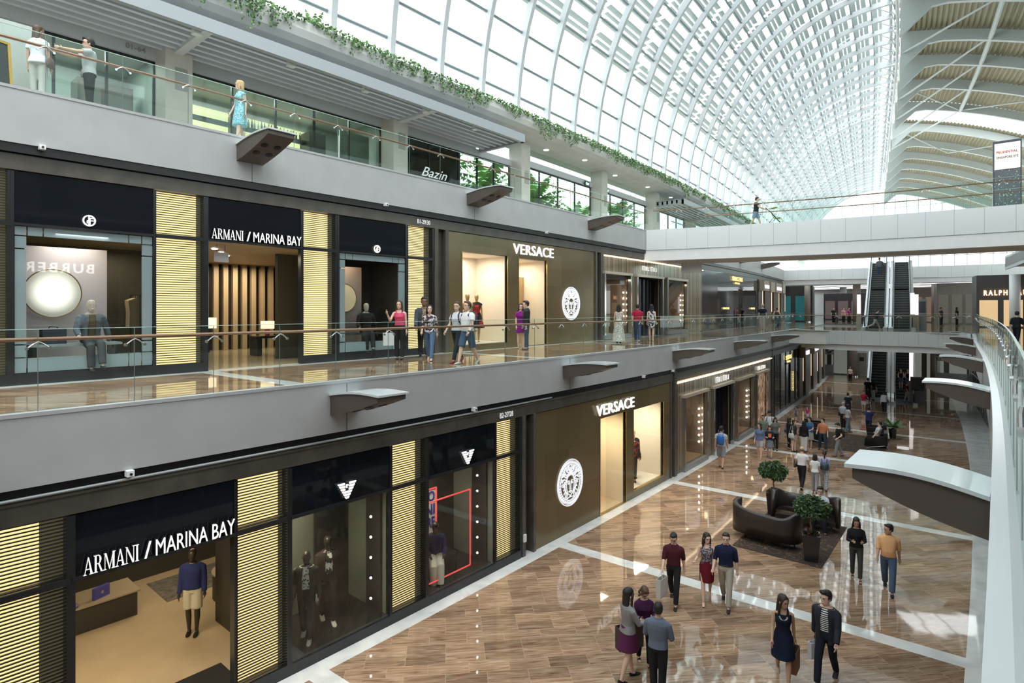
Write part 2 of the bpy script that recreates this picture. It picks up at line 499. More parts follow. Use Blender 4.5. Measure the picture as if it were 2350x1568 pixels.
def person(label, loc, face, H=1.72, sex='m', sk='mid', hair=('short', 'black'), top=('shirt', (.2, .2, .3), 'short'), bot=('trousers', (.03, .03, .035)),
           shoes=((.02, .02, .02), 'flat'), pose=None, near=1, extra=(), group=None, name='person', cat='person', build=1.0, bodymat=None, headless=False):
    pose = pose or {}
    W = (.185 if sex == 'm' else .160)
    tab = TORSO_M if sex == 'm' else TORSO_F
    J = fk(pose, W); k = H / 1.745
    root = thing(name, label, cat, loc, face, group); root.scale = (k, k, k)
    vox = {1: .0085, 2: .012, 3: .017}[near] / 1.0
    n = 14 if near == 1 else 10
    sm = bodymat or skin(sk)
    T = J['T']; bw = build
    # one continuous body
    b = MB()
    torso_rings(b, J, tab, k=bw)
    limb(b, [T(0, -.008, 1.44), T(0, .0, 1.50), T(0, .01, 1.57)], [.062, .054, .052] if sex == 'm' else [.052, .045, .044], n)
    lt = (.088, .056, .058, .036) if sex == 'm' else (.086, .052, .053, .032)
    for sd in (-1, 1):
        h, kn, an = J['hip', sd], J['knee', sd], J['ankle', sd]
        m1 = kn.lerp(an, .3) + Vector((0, -.012, 0))
        limb(b, [h + Vector((-sd * .01, 0, .0)), h.lerp(kn, .45), kn, m1, an.lerp(m1, .25), an], [lt[0] * bw, lt[0] * .86 * bw, lt[1], lt[2], lt[3] * 1.1, lt[3]], n)
        fp = J['foot', sd]; c_, s_ = math.cos(fp), math.sin(fp)
        def F(y, z, an=an, c_=c_, s_=s_): return an + Vector((0, y * c_ - z * s_, y * s_ + z * c_))
        b.tube([F(-.045, -.045), F(0, -.03), F(.07, -.048), F(.15, -.060)], [(.026, .026), (.033, .04), (.037, .024), (.030, .013)], 8)
        s, e, w = J['sh', sd], J['el', sd], J['wr', sd]
        ar = (.055, .046, .040, .042, .027) if sex == 'm' else (.045, .037, .033, .034, .022)
        limb(b, [s + Vector((-sd * .05, 0, .004)), s + (e - s) * .10, s.lerp(e, .55), e, e.lerp(w, .25), w], [ar[0] * .72, ar[0] * .92, ar[1], ar[2], ar[3], ar[4]], n)
        add_hand(b, J, sd, pose.get('curl', .35))
    hm = head_mtx(J, pose)
    HR = [(0, .040, -.118, .022, .020), (0, .030, -.105, .040, .045), (0, .014, -.080, .054, .070), (0, .004, -.045, .064, .086), (0, .0, 0, .072, .095), (0, -.002, .045, .075, .098), (0, -.006, .085, .065, .087), (0, -.008, .112, .038, .055), (0, -.008, .120, .015, .02)]
    if not headless:
        b.rings(HR, 18, hm)
        # nose, ears, brow, lips, chin
        b.add([hm @ Vector(q) for q in ((0, .092, .018), (-.013, .088, -.035), (.013, .088, -.035), (0, .116, -.030), (0, .08, -.045))], [(0, 1, 3), (0, 3, 2), (1, 4, 3), (2, 3, 4), (0, 2, 4, 1)])
        if cat == 'person' or near == 1:
            for sd in (-1, 1): b.ell(hm @ Vector((sd * .074, -.008, -.008)), (.010, .018, .030), 8, 6)
        rot3 = hm.to_3x3()
        b.ell(hm @ Vector((0, .088, -.068)), (.024, .012, .011), 8, 6, rot3)
        b.ell(hm @ Vector((0, .085, .028)), (.052, .012, .010), 8, 6, rot3)
    body = b.build('body', sm, root, world=False); finish(body, vox, 2)
    # face
    if cat == 'person' and near < 3 and not headless:
        rot3 = hm.to_3x3()
        e = MB()
        for sd in (-1, 1): e.ell(hm @ Vector((sd * .030, .0865, .004)), (.0135, .008, .0062), 8, 6, rot3)
        e.build('eyes', pm('eye_dark', (.03, .02, .018), .2), root, True, world=False)
        e = MB()
        for sd in (-1, 1): e.tube([hm @ Vector((sd * x, y, z)) for x, y, z in ((.014, .100, .0205), (.031, .097, .026), (.048, .085, .020))], .0035, 6)
        e.build('eyebrows', pm('hair_' + hair[1], HAIRC.get(hair[1], (.02, .02, .02)), .6), root, True, world=False)
        e = MB(); e.ell(hm @ Vector((0, .0985, -.067)), (.021 if sex == 'f' else .022, .006, .0065), 8, 6, rot3)
        e.build('lips', pm('lips_' + sex, (.38, .09, .08) if sex == 'f' else (.32, .15, .12), .45), root, True, world=False)
        if 'glasses' in extra:
            e = MB()
            for sd in (-1, 1):
                c0 = Vector((sd * .032, .106, .002)); pts = [hm @ (c0 + Vector((math.cos(t) * .025, 0, math.sin(t) * .018))) for t in [2 * pi * i / 12 for i in range(13)]]
                e.tube(pts, .0022, 5); e.tube([hm @ Vector((sd * .057, .105, .004)), hm @ Vector((sd * .076, .0, .004))], .002, 5)
            e.tube([hm @ Vector((-.008, .107, .004)), hm @ Vector((.008, .107, .004))], .002, 5)
            e.build('glasses', pm('spectacle_frame', (.01, .01, .01), .3), root, world=False)
    # hair
    hk, hc = hair
    if hk != 'none':
        hmat = pm('hair_' + hc, HAIRC[hc], .42, spec=.35, bump=.8, bscale=60)
        h = MB()
        if hk == 'bald':
            h.tube([hm @ Vector((x * .079, y, z)) for x, y, z in ((-1, .02, -.0), (-1, -.04, -.005), (-.55, -.09, -.005), (0, -.103, -.005), (.55, -.09, -.005), (1, -.04, -.005), (1, .02, -.0))], [.006, .020, .022, .022, .022, .020, .006], 7)
        else:
            h.rings([(0, -.030, -.055, .05, .060), (0, -.030, -.03, .074, .076), (0, -.026, .012, .080, .086), (0, -.024, .050, .083, .096), (0, -.012, .086, .079, .100), (0, -.010, .122, .056, .078), (0, -.012, .138, .020, .03)], 16, hm)
            if hk in ('long', 'bob', 'ponytail', 'halflong'):
                Lh = {'long': .36, 'bob': .10, 'ponytail': .02, 'halflong': .22}[hk]
                for sd in (-1, 1):
                    if hk != 'ponytail':
                        h.tube([hm @ Vector((sd * .045, .060, .088)), hm @ Vector((sd * .078, .040, .02)), hm @ Vector((sd * .086, .015, -.06)), hm @ Vector((sd * .092, .0, -.06 - Lh * .5)), hm @ Vector((sd * .085, -.012, -.06 - Lh * .85))], [.018, .020, .024, .026, .008], 7)
                if Lh > .05:
                    h.rings([(0, -.062, -.08 - Lh, .025, .018), (0, -.066, -.06 - Lh * .9, .070, .030), (0, -.070, -.05 - Lh * .55, .092, .040), (0, -.060, -.06, .090, .052), (0, -.045, .02, .084, .065)], 12, hm)
                if hk == 'ponytail':
                    h.tube([hm @ Vector((0, -.095, .04)), hm @ Vector((0, -.14, .0)), hm @ Vector((0, -.14, -.12)), hm @ Vector((0, -.12, -.22))], [.02, .032, .03, .008], 8)
                if hk in ('bob', 'halflong') and 'fringe' in extra:
                    h.ell(hm @ Vector((0, .082, .055)), (.058, .02, .028), 8, 6, hm.to_3x3())
            if hk in ('short', 'mop'):
                h.ell(hm @ Vector((.01, .058, .105)), (.055, .036, .022) if hk == 'short' else (.068, .052, .040), 8, 6, hm.to_3x3())
                for sd in (-1, 1): h.ell(hm @ Vector((sd * .074, .012, .02)), (.011, .022, .032), 8, 6, hm.to_3x3())
        o = h.build('hair', hmat, root, world=False); finish(o, vox * 1.1, 2)
    if 'cap' in extra or 'hat' in extra:
        h = MB(); h.rings([(0, -.01, .045, .088, .108), (0, -.01, .09, .084, .104), (0, -.01, .13, .06, .07), (0, -.01, .145, .02, .02)], 16, hm)
        h.rings([(0, .085 if 'cap' in extra else 0, .048, .065 if 'cap' in extra else .13, .075 if 'cap' in extra else .15), (0, .085 if 'cap' in extra else 0, .056, .06 if 'cap' in extra else .12, .07 if 'cap' in extra else .14)], 16, hm)
        h.build('cap', cloth((.03, .035, .05)), root, True, world=False)
    # lower garment
    def trousers(col, ln=1., wide=.016, mat=None):
        t = MB(); torso_rings(t, J, tab, grow=.014, z0=.86, z1=1.02, k=bw)
        for sd in (-1, 1):
            hp, kn, an = J['hip', sd], J['knee', sd], J['ankle', sd]
            pts = [hp + Vector((-sd * .012, 0, .01)), hp.lerp(kn, .45), kn, kn.lerp(an, .45), an + (kn - an) * .04]
            rr = [lt[0] * bw + .018, lt[0] * .86 * bw + wide, lt[1] + wide + .006, lt[2] + wide, lt[3] + wide + .014]
            if ln < 1:
                q = kn + (an - kn) * (ln - .55) * 2 if ln > .55 else hp.lerp(kn, ln / .55)
                if ln <= .62: pts = [pts[0], pts[1], q]; rr = [rr[0], rr[1] + .006, rr[2] + .018]
                else: pts = [pts[0], pts[1], pts[2], q]; rr = rr[:3] + [rr[3]]
            limb(t, pts, rr, n)
        o = t.build('trousers' if ln >= 1 else 'shorts', mat or cloth(col), root, world=False); finish(o, vox * 1.25, 3)
    def skirt_rings(m, zt, zb, flare, mid=.95):
        dy = abs(J['knee', -1].y - J['knee', 1].y); q = (J['knee', -1].y + J['knee', 1].y) / 2
        r0 = [(zt, 0, 0)]
        tbz = [zt, lerp(zt, .93, .5), .93, lerp(.93, zb, .5), zb]; vs = []; nn = 18
        for i, z in enumerate(tbz):
            if z > .93: rx, ry, yo = lerp(.160, .128 if sex == 'f' else .15, (z - .93) / max(.01, zt - .93)), lerp(.122, .10, (z - .93) / max(.01, zt - .93)), -.006
            else:
                f_ = (.93 - z) / max(.05, .93 - zb); rx = .165 + flare * f_; ry = .125 + (flare * .8 + dy * .30 + .01) * f_; yo = q * .5 * f_
            if z <= .93: ry = max(ry, (abs(J['knee', -1].y - J['knee', 1].y) * .5 + .075) * min(1, .35 + f_) )
            rx += .016; ry += .014
            for a in range(nn):
                t = 2 * pi * a / nn; w = 1 + (.05 * math.sin(a * 3.1 + i) * flare * 8 if i > 2 else 0)
                pt = T(rx * w * math.cos(t), yo + ry * w * math.sin(t), z) if z > .93 else Vector((rx * w * math.cos(t), yo + ry * w * math.sin(t), J['root'] + z - .915))
                vs.append(pt)
        N = len(tbz)
        fs = [(i * nn + a, (i + 1) * nn + a, (i + 1) * nn + (a + 1) % nn, i * nn + (a + 1) % nn) for i in range(N - 1) for a in range(nn)]
        fs.append(tuple(range(nn))); fs.append(tuple((N - 1) * nn + a for a in reversed(range(nn))))
        m.add(vs, fs)
    bk = bot[0] if bot else None
    if bk == 'trousers': trousers(bot[1], 1., *(bot[2:3] or (.016,)), mat=bot[3] if len(bot) > 3 else None)
    elif bk == 'slim': trousers(bot[1], 1., .007, mat=bot[2] if len(bot) > 2 else None)
    elif bk == 'shorts': trousers(bot[1], bot[2] if len(bot) > 2 else .5, .02)
    elif bk == 'skirt':
        s_ = MB(); skirt_rings(s_, 1.06, bot[2], bot[3]); o = s_.build('skirt', bot[4] if len(bot) > 4 else cloth(bot[1]), root, world=False); finish(o, vox * 1.25, 3)
    if bk in ('trousers', 'slim') and 'belt' in extra:
        bl = MB(); torso_rings(bl, J, tab, grow=.020, z0=.985, z1=1.015, k=bw); bl.build('belt', pm('belt_leather', (.015, .012, .01), .4), root, True, world=False)
    # upper garment
    def sleeves(m, kind, g=.013, half=False):
        for sd in (-1, 1):
            s, e, w = J['sh', sd], J['el', sd], J['wr', sd]
            i0 = s + Vector((-sd * .06, 0, .008)); q = {'short': s.lerp(e, .62), 'elbow': e.lerp(w, .12), 'three': e.lerp(w, .5), 'long': w + (w - e).normalized() * .005}
            if kind == 'none': continue
            if kind == 'cap': limb(m, [i0, s + (e - s) * .12, s.lerp(e, .22)], [ar[0] * .7 + g, ar[0] * .95 + g, ar[0] + g], n)
            elif kind == 'short': limb(m, [i0, s + (e - s) * .12, q['short']], [ar[0] * .7 + g, ar[0] * .92 + g, ar[1] + g * 1.7], n)
            elif kind == 'elbow': limb(m, [i0, s + (e - s) * .12, s.lerp(e, .6), e, q['elbow']], [ar[0] * .7 + g, ar[0] * .92 + g, ar[1] + g * 1.2, ar[2] + g * 1.1, ar[3] + g], n)
            else: limb(m, [i0, s + (e - s) * .12, s.lerp(e, .6), e, q[kind]], [ar[0] * .7 + g, ar[0] * .92 + g, ar[1] + g, ar[2] + g, ar[4] + g + .004], n)
    if top:
        tk, tc, sl = top[:3]; tm = top[3] if len(top) > 3 else cloth(tc)
        m = MB()
        belly = .05 if 'belly' in extra else 0
        zh = {'shirt': .985, 'loose': .90, 'tee': .93, 'tank': .95, 'tunic': .86, 'dress': .95, 'jacket': .87, 'longdress': .95}[tk]
        gw = {'shirt': .016, 'loose': .026, 'tee': .022, 'tank': .012, 'tunic': .026, 'dress': .012, 'jacket': .030, 'longdress': .012}[tk]
        if tk != 'jacket': torso_rings(m, J, tab, grow=gw, z0=zh, z1=(1.38 if tk in ('tank',) or sl == 'none' else 1.469 if 'collar' in extra else 1.445), k=bw, belly=belly)
        if tk in ('tank', 'dress', 'longdress') and sl in ('none',):
            for sd in (-1, 1): m.tube([T(sd * .075, .085, 1.36), T(sd * .085, .03, 1.445), T(sd * .085, -.03, 1.445), T(sd * .075, -.09, 1.36)], .024, 7)
        sleeves(m, sl, .012 if tk in ('shirt', 'dress') else .016 if tk != 'jacket' else .02)
        nm = {'shirt': 'shirt', 'loose': 'blouse', 'tee': 'shirt', 'tank': 'tank_top', 'tunic': 'tunic', 'dress': 'dress', 'jacket': 'jacket', 'longdress': 'dress'}[tk]
        if tk in ('dress', 'longdress'):
            skirt_rings(m, 1.05, top[4] if len(top) > 4 else .55, top[5] if len(top) > 5 else .05)
        if tk == 'jacket':
            nn = 22; gap = .42; tb = [(z, rx, ry, yo) for z, rx, ry, yo in ([(.80, .15, .115, 0)] + tab) if z < 1.45]; vs = []; fs = []
            for lay in (0, 1):
                for z, rx, ry, yo in tb:
                    g = gap * (1 if z < 1.3 else .75)
                    for i in range(nn):
                        t = pi / 2 + g + (2 * pi - 2 * g) * i / (nn - 1); gg = .034 if lay == 0 else .012
                        vs.append(T((rx * bw + gg) * math.cos(t), yo + (ry * bw + gg) * math.sin(t), z))
            NT = len(tb)
            for i in range(NT - 1):
                for a in range(nn - 1):
                    q = i * nn + a; fs.append((q, q + 1, q + nn + 1, q + nn)); q += NT * nn; fs.append((q + nn, q + nn + 1, q + 1, q))
            for a in range(nn - 1):
                fs.append((a, NT * nn + a, NT * nn + a + 1, a + 1)); q = (NT - 1) * nn + a; fs.append((q, q + 1, NT * nn + q + 1, NT * nn + q))
            for i in range(NT - 1):
                q = i * nn; fs.append((q, q + nn, NT * nn + q + nn, NT * nn + q)); q += nn - 1; fs.append((q, NT * nn + q, NT * nn + q + nn, q + nn))
            m.add(vs, fs)
            if len(top) > 4:
                u_ = MB(); torso_rings(u_, J, tab, grow=.008, z0=.90, z1=1.44, k=bw); o = u_.build('shirt', top[4], root, world=False); finish(o, vox * 1.2, 2)
        o = m.build(nm, tm, root, world=False); finish(o, vox * 1.2, 3)
        if 'collar' in extra and near < 3:
            c_ = MB()
            cp = [T(math.sin(t) * .078, -math.cos(t) * .074 - .006, 1.472 - .030 * (1 - math.cos(t)) * .5) for t in [-2.9 + i * .4833 for i in range(13)]]
            c_.tube(cp, [(.008, .026)] * 13, 6)
            c_.build('collar', tm if len(top) <= 4 or not isinstance(top[4], bpy.types.Material) else tm, root, True, world=False)
    # shoes
    sc, stp = shoes
    if sc is not None:
        for sd in (-1, 1):
            an = J['ankle', sd]; fp = J['foot', sd]; c_, s_ = math.cos(fp), math.sin(fp)
            def F(y, z, an=an, c_=c_, s_=s_): return an + Vector((0, y * c_ - z * s_, y * s_ + z * c_))
            s = MB()
            if stp == 'heel':
                s.tube([F(-.05, -.045), F(-.01, -.055), F(.07, -.060), F(.16, -.066)], [(.028, .020), (.034, .016), (.039, .020), (.024, .010)], 8)
                s.tube([F(-.045, -.05), F(-.048, -.075)], .010, 6)
            elif stp == 'sandal':
                s.tube([F(-.06, -.068), F(.0, -.068), F(.08, -.068), F(.17, -.068)], [(.028, .008), (.035, .008), (.041, .008), (.034, .008)], 8)
                s.tube([F(.06, -.03), F(.09, -.04)], [(.042, .024), (.041, .02)], 8)
            else:
                g = .006 if stp == 'sneaker' else 0
                s.tube([F(-.062, -.045), F(-.02, -.040), F(.05, -.045), F(.13, -.056), F(.18, -.062)], [(.030 + g, .026 + g), (.038 + g, .036 + g), (.043 + g, .030 + g), (.042 + g, .019 + g), (.022, .010)], 10)
            o = s.build('shoe', cloth(sc, rough=.45), root, True, world=False)
            if near < 3: finish(o, vox, 1)
    if 'backstraps' in extra:
        s = MB()
        for sd in (-1, 1): s.tube([T(sd * .10, -.115, 1.30), T(sd * .105, -.07, 1.43), T(sd * .105, .02, 1.465), T(sd * .115, .112, 1.38), T(sd * .13, .118, 1.22), T(sd * .155, .03, 1.10)], (.020, .006), 6)
        s.build('strap', pm('strap_dark', (.02, .025, .04), .7), root, world=False)
    root['_k'] = k
    return root, J
def hand_at(root, J, sd, dz=-.10):
    k = root.scale[0]; q = (J['wr', sd] + J['fo', sd] * .09) * k
    return Matrix.Rotation(root.rotation_euler[2], 3, 'Z') @ q + Vector(root.location)
def part_at(root, v):
    return Matrix.Rotation(root.rotation_euler[2], 3, 'Z') @ (Vector(v) * root.scale[0]) + Vector(root.location)
# ------------------------------------------------------------------ the building
def tex_panel(name, base, rough=.6, grid=(1.2, .6), jit=.1, metal=0., spec=.4):
    """large panels that differ slightly in tone; UV in metres"""
    m = pm(name, base, rough, metal, spec); nt = m.node_tree; n = nt.nodes; b = n['Principled BSDF']
    tc = n.new('ShaderNodeTexCoord'); br = n.new('ShaderNodeTexBrick'); br.offset = .5
    br.inputs['Scale'].default_value = 1; br.inputs['Brick Width'].default_value = grid[0]; br.inputs['Row Height'].default_value = grid[1]
    br.inputs['Mortar Size'].default_value = .003
    br.inputs['Color1'].default_value = (*[c * (1 - jit) for c in base], 1); br.inputs['Color2'].default_value = (*[c * (1 + jit) for c in base], 1)
    br.inputs['Mortar'].default_value = (*[c * .6 for c in base], 1)
    mp = n.new('ShaderNodeMapping'); mp.inputs['Rotation'].default_value = (0, pi / 2, 0)
    cx = n.new('ShaderNodeSeparateXYZ'); cb = n.new('ShaderNodeCombineXYZ')
    nt.links.new(tc.outputs['Object'], cx.inputs[0]); nt.links.new(cx.outputs['Y'], cb.inputs['X']); nt.links.new(cx.outputs['Z'], cb.inputs['Y'])
    nt.links.new(cb.outputs[0], br.inputs['Vector']); nt.links.new(br.outputs['Color'], b.inputs['Base Color'])
    return m
M_fascia = pm('grey_plaster', (.42, .43, .44), .55, var=.05, vscale=1.5)
M_white = pm('white_paint', (.84, .86, .87), .35, var=.02)
M_whitegloss = pm('white_gloss', (.78, .80, .81), .12, spec=.6)
M_black = pm('black_slot', (.012, .012, .013), .4)
M_ceil = pm('ceiling_white', (.72, .72, .70), .6)
M_conc = pm('pale_concrete', (.56, .56, .54), .6, var=.07, vscale=1.2)
M_brown = pm('brown_header', (.085, .075, .065), .38, var=.25, vscale=2.5)
M_bronze = pm('bronze_metal', (.10, .085, .072), .35, metal=.4)
M_dark = pm('black_frame', (.018, .020, .023), .25)
M_plinth = pm('dark_plinth', (.03, .033, .036), .3)
M_steel = pm('steel', (.55, .57, .58), .25, metal=.9)
M_rail = pm('copper_handrail', (.36, .185, .12), .28, metal=.45)
G_rail = glass('railing_glass', (.93, .975, .96), .35, f0=.02)
G_shop = glass('shop_glass', (.93, .95, .94), .6, f0=.035)
G_dim = glass('tinted_shop_glass', (.62, .68, .66), 1.1)
G_roof = glass('roof_glass', (.92, .98, .98), .3, f0=.02)
G_l1 = glass('upper_shop_glass', (.72, .80, .78), 1.0)

def uR(Y):
    if Y < 6: return -.02 - .02 * max(Y, 0)
    if Y < 14: return -.14 - .016 * (Y - 6)
    if Y < 28: return -.27 - .016 * (Y - 14)
    return max(-.5, -.49 + 0) if Y < 34 else -.49 + min(.35, .03 * (Y - 34))

def slab_uv(name, u0, u1, y0, y1, z, mat, step=1.5, u1f=None, nx=1):
    me = bpy.data.meshes.new(name); vs = []; uv = []; fs = []
    ys = hgrid(y0, y1); n = len(ys) - 1
    for Y in ys:
        b = u1f(Y) if u1f else u1
        vs += [tuple(P(u0, Y, z)), tuple(P(b, Y, z))]; uv += [(u0, Y), (b, Y)]
    for i in range(n): fs.append((2 * i, 2 * i + 1, 2 * i + 3, 2 * i + 2))
    me.from_pydata(vs, [], fs); l = me.uv_layers.new(name='hall')
    for p in me.polygons:
        for li, vi in zip(p.loop_indices, p.vertices): l.data[li].uv = uv[vi]
    me.materials.append(mat); me.update()
    o = bpy.data.objects.new(name, me); link(o); o['kind'] = 'structure'
    return o
F2 = floor_mat('basement_stone_floor', -10.02, -.65, 14.55 + .07, 8.05, skew=.05)
F1 = floor_mat('walkway_stone_floor', -14.2, -10.6, 6.5, 8.05, bw=.40, skew=.05, tone=1.02)
F1b = floor_mat('walkway_stone_floor_far', -30, 30, 6.5, 8.05, bw=.40, skew=.05, tone=.95)
YE = 150
slab_uv('floor', -34, 14, -8, YE, Z0, F2)
slab_uv('floor.001', -26, UE, -8, YE, Z1, F1)
slab_uv('floor.002', UE, 24, 44.2, 53.4, Z1 + .0, F1b)
slab_uv('floor.003', .0, 14, -3, 44.2, Z1, F1b)
slab_uv('floor.004', UE, 24, 66.0, YE, Z1, F1b)
slab_uv('floor.010', -2.4, 24, 53.4, 66.0, Z1, F1b)
m = MB(); m.hb(-2.4, 24, 53.4, 66, 4.5, 5.38); struct(m.build('floor.011', M_ceil))
# slabs, fascias
m = MB(); m.hb(-26, UE - .03, -8, YE, 4.60, Z1 - .01, 3); struct(m.build('floor.005', M_ceil))
m = MB(); m.hb(UE - .02, UE, -8, 47.6, 4.41, Z1 + .02, 2); m.hb(UE - .14, UE + .012, -8, 47.6, Z1 - .02, Z1 + .035, 2)
struct(m.build('trim_1', M_fascia))
m = MB(); m.hb(-26, UE2 - .03, -8, 110, 10.20, Z2 - .01, 3); struct(m.build('floor.006', M_ceil))
slab_uv('floor.007', -26, UE2, -8, 110, Z2, pm('upper_floor_stone', (.50, .45, .38), .15))
m = MB(); m.hb(UE2 - .02, UE2, -8, 68, 9.99, Z2 + .02, 2); m.hb(UE2 - .14, UE2 + .012, -8, 68, Z2 - .02, Z2 + .035, 2); struct(m.build('trim_2', M_fascia))
# fascia joints under each bracket
m = MB()
for Y in BAY[:7]:
    m.hb(UE, UE + .003, Y + .38, Y + .39, 4.41, 5.36); 
    m.hb(UE2, UE2 + .003, Y + .38, Y + .39, 9.99, 10.99)
struct(m.build('trim_3', M_black))
# basement header: black slot, cove rail, brown band
m = MB(); m.hb(-13, UF2 + .0, -8, 58, 4.22, 4.45, 2); struct(m.build('trim_4', M_black))
m = MB(); m.hb(-10.9, UF2 + .02, -8, 60, 3.90, 4.23, 2); m.hb(UF2 + .02, UF2 + .05, -8, 60, 4.18, 4.22, 2); struct(m.build('trim_5', M_brown))
m = MB(); m.tube([P(UF2 + .07, -6 + i, 4.27) for i in range(0, 21)], .022, 6); struct(m.build('trim_6', pm('grey_rail', (.30, .33, .35), .35, metal=.5)))
# B1 header and soffit
m = MB(); m.hb(-15.2, UF1 + .03, -8, 70, 9.50, 9.80, 2); struct(m.build('trim_7', M_brown))
m = MB(); m.hb(-16, UE2 - .03, -8, 68, 9.82, 10.22, 2); struct(m.build('trim_8', M_black))
# back and side walls
m = MB(); m.hb(-26.2, -26, -8, 110, 0, 10.2, 4); struct(m.build('wall_left', pm('back_wall', (.30, .29, .27), .8)))
m = MB(); m.box(-30, 18, -8.4, -8.2, 0, 19); struct(m.build('wall_back', pm('rear_wall', (.45, .44, .42), .7)))  # unseen; its height is set to shut out light from behind

# ---- right side: B1 walkway edge, rail side and the basement glass below it
def rprof(name, f, mat, y0=-2, y1=44, step=1.0):
    m = MB(); n = int((y1 - y0) / step); k = None; vs = []; fs = []
    for i in range(n + 1):
        Y = y0 + (y1 - y0) * i / n; pts = f(uR(Y)); k = len(pts); vs += [P(u, Y, z) for u, z in pts]
    for i in range(n):
        for j in range(k): fs.append((i * k + j, (i + 1) * k + j, (i + 1) * k + (j + 1) % k, i * k + (j + 1) % k))
    m.add(vs, fs); return struct(m.build(name, mat))
rprof('trim_9', lambda u: [(u, 4.41), (u, 5.42), (u + .10, 5.44), (u + .42, 5.44), (u + .42, 4.41)], pm('right_edge_cladding', (.50, .53, .55), .2, spec=.5))
rprof('floor.008', lambda u: [(u + .42, 4.60), (u + .42, 5.39), (14, 5.39), (14, 4.60)], M_ceil)
m = MB(); m.hb(.62, .66, -3, 60, .25, 4.40, 2); struct(m.build('window_1', G_dim))
m = MB()
for i in range(40): m.hb(.58, .70, -3 + i * 1.5, -2.92 + i * 1.5, 0, 4.4)
for z in (.0, 2.1, 3.3): m.hb(.58, .70, -3, 57, z, z + .08)
struct(m.build('trim_10', pm('green_grey_mullion', (.12, .15, .15), .3)))
m = MB(); m.hb(5.0, 5.2, -3, 60, 0, 4.4); struct(m.build('wall_right', pm('right_shop_back', (.16, .13, .11), .8)))
m = MB(); m.hb(8.0, 8.2, -3, 60, 5.4, 10.2); struct(m.build('wall_right.001', pm('right_shop_front', (.30, .27, .24), .5)))
# L1 right walkway fascia, far part seen under the bridge
m = MB(); m.hb(3.2, 3.3, -8, 62, 9.99, 11.05); m.hb(3.2, 17, -8, 62, 10.2, 10.9); struct(m.build('floor.009', M_fascia))
m = MB(); m.hb(4.8, 14, 36, 62, 9.7, 10.2); struct(m.build('trim_11', M_brown))
m = MB(); m.hb(10, 10.2, 8, 34, 10.9, 14.5); m.hb(8, 8.2, -8, 8, 10.9, 20); struct(m.build('wall_right.003', pm('upper_right_light_block', (.22, .22, .21), .5)))  # unseen walls added to block low light from the right

# ------------------------------------------------------------------ shelf brackets with downlights
M_brk = pm('bracket_brown', (.105, .085, .072), .42, metal=.15)
def bracket_mesh(L=1.48, w=.66, h=.36):
    m = MB(); N = 8; vs = []; fs = []
    for i in range(N + 1):
        t = i / N; x = L * t
        ztop = .03 + .10 * t + .05 * math.sin(pi * t); zb = -h * (1 - t) + .03 * t - .035 * math.sin(pi * t)
        x2 = x
        vs += [(x, -w / 2, zb), (x, w / 2, zb), (x, w / 2, ztop), (x, -w / 2, ztop)]
    fs.append((0, 1, 2, 3))
    for i in range(N):
        a, b = 4 * i, 4 * i + 4
        for k in range(4): fs.append((a + k, b + k, b + (k + 1) % 4, a + (k + 1) % 4))
    fs.append((4 * N + 3, 4 * N + 2, 4 * N + 1, 4 * N)); m.add(vs, fs)
    return m
def bracket_parts(root, L=1.48, w=.66, h=.36):
    m = bracket_mesh(L, w, h); m.build('bracket_arm', M_brk, root, world=False)
    t = MB(); N = 8; vs = []; fs = []
    for i in range(N + 1):
        q = i / N; x = (L + .06) * q; z = .025 + .10 * q + .05 * math.sin(pi * q)
        vs += [(x, -w / 2 - .03, z), (x, w / 2 + .03, z), (x, w / 2 + .03, z + .035), (x, -w / 2 - .03, z + .035)]
    fs.append((0, 1, 2, 3))
    for i in range(N):
        a, b = 4 * i, 4 * i + 4
        for k in range(4): fs.append((a + k, b + k, b + (k + 1) % 4, a + (k + 1) % 4))
    fs.append((4 * N + 3, 4 * N + 2, 4 * N + 1, 4 * N)); t.add(vs, fs)
    # the top carries a gloss reflector that closes onto the arm
    t.build('top_plate', pm('bracket_top', (.62, .68, .70), .12, spec=.6), root, world=False)
    for i in range(2):
        for j in range(2):
            x = L * (.42 + .26 * i); q = x / L; z = -h * (1 - q) + .03 * q - .035 * math.sin(pi * q)
            sl = math.atan2(h + .03, L)
            c = MB(); c.rings([(0, 0, -.012, .085, .085), (0, 0, .004, .085, .085)], 16, Matrix.Translation((x, (-.16 + .32 * j), z)) @ Matrix.Rotation(-sl, 4, 'Y'))
            c.build('spotlight', pm('spot_hole', (.01, .01, .01), .3), root, world=False)
ordn = ['nearest', 'second', 'third', 'fourth', 'fifth', 'sixth', 'seventh', 'eighth']
for i, Y in enumerate(BAY[1:7]):
    t = thing('wall_bracket', 'brown cantilever light bracket with pale top on the left lower fascia, %s from the camera' % ordn[i], 'bracket', P(UE, Y + .33, 5.13), ang(Y), 'light brackets along the balcony edges')
    bracket_parts(t) if i == 0 else None
    if i == 0: B0 = t
    else:
        for ch in B0.children: c = ch.copy(); link(c); c.parent = t
for i, Y in enumerate(BAY[1:8]):
    t = thing('wall_bracket', 'brown cantilever light bracket with four round spots on the upper fascia, %s from the camera' % ordn[i], 'bracket', P(UE2, Y + .33, 10.80), ang(Y), 'light brackets along the balcony edges')
    for ch in B0.children: c = ch.copy(); link(c); c.parent = t
for i, Y in enumerate(BAY[1:7]):
    t = thing('wall_bracket', 'brown and pale light bracket jutting from the right-hand white fascia, %s from the camera' % ordn[i], 'bracket', P(uR(Y), Y, 5.29), ang(Y) + pi, 'light brackets along the balcony edges')
    if i == 0: bracket_parts(t, .98, .66, .30); B1_ = t
    else:
        for ch in B1_.children: c = ch.copy(); link(c); c.parent = t

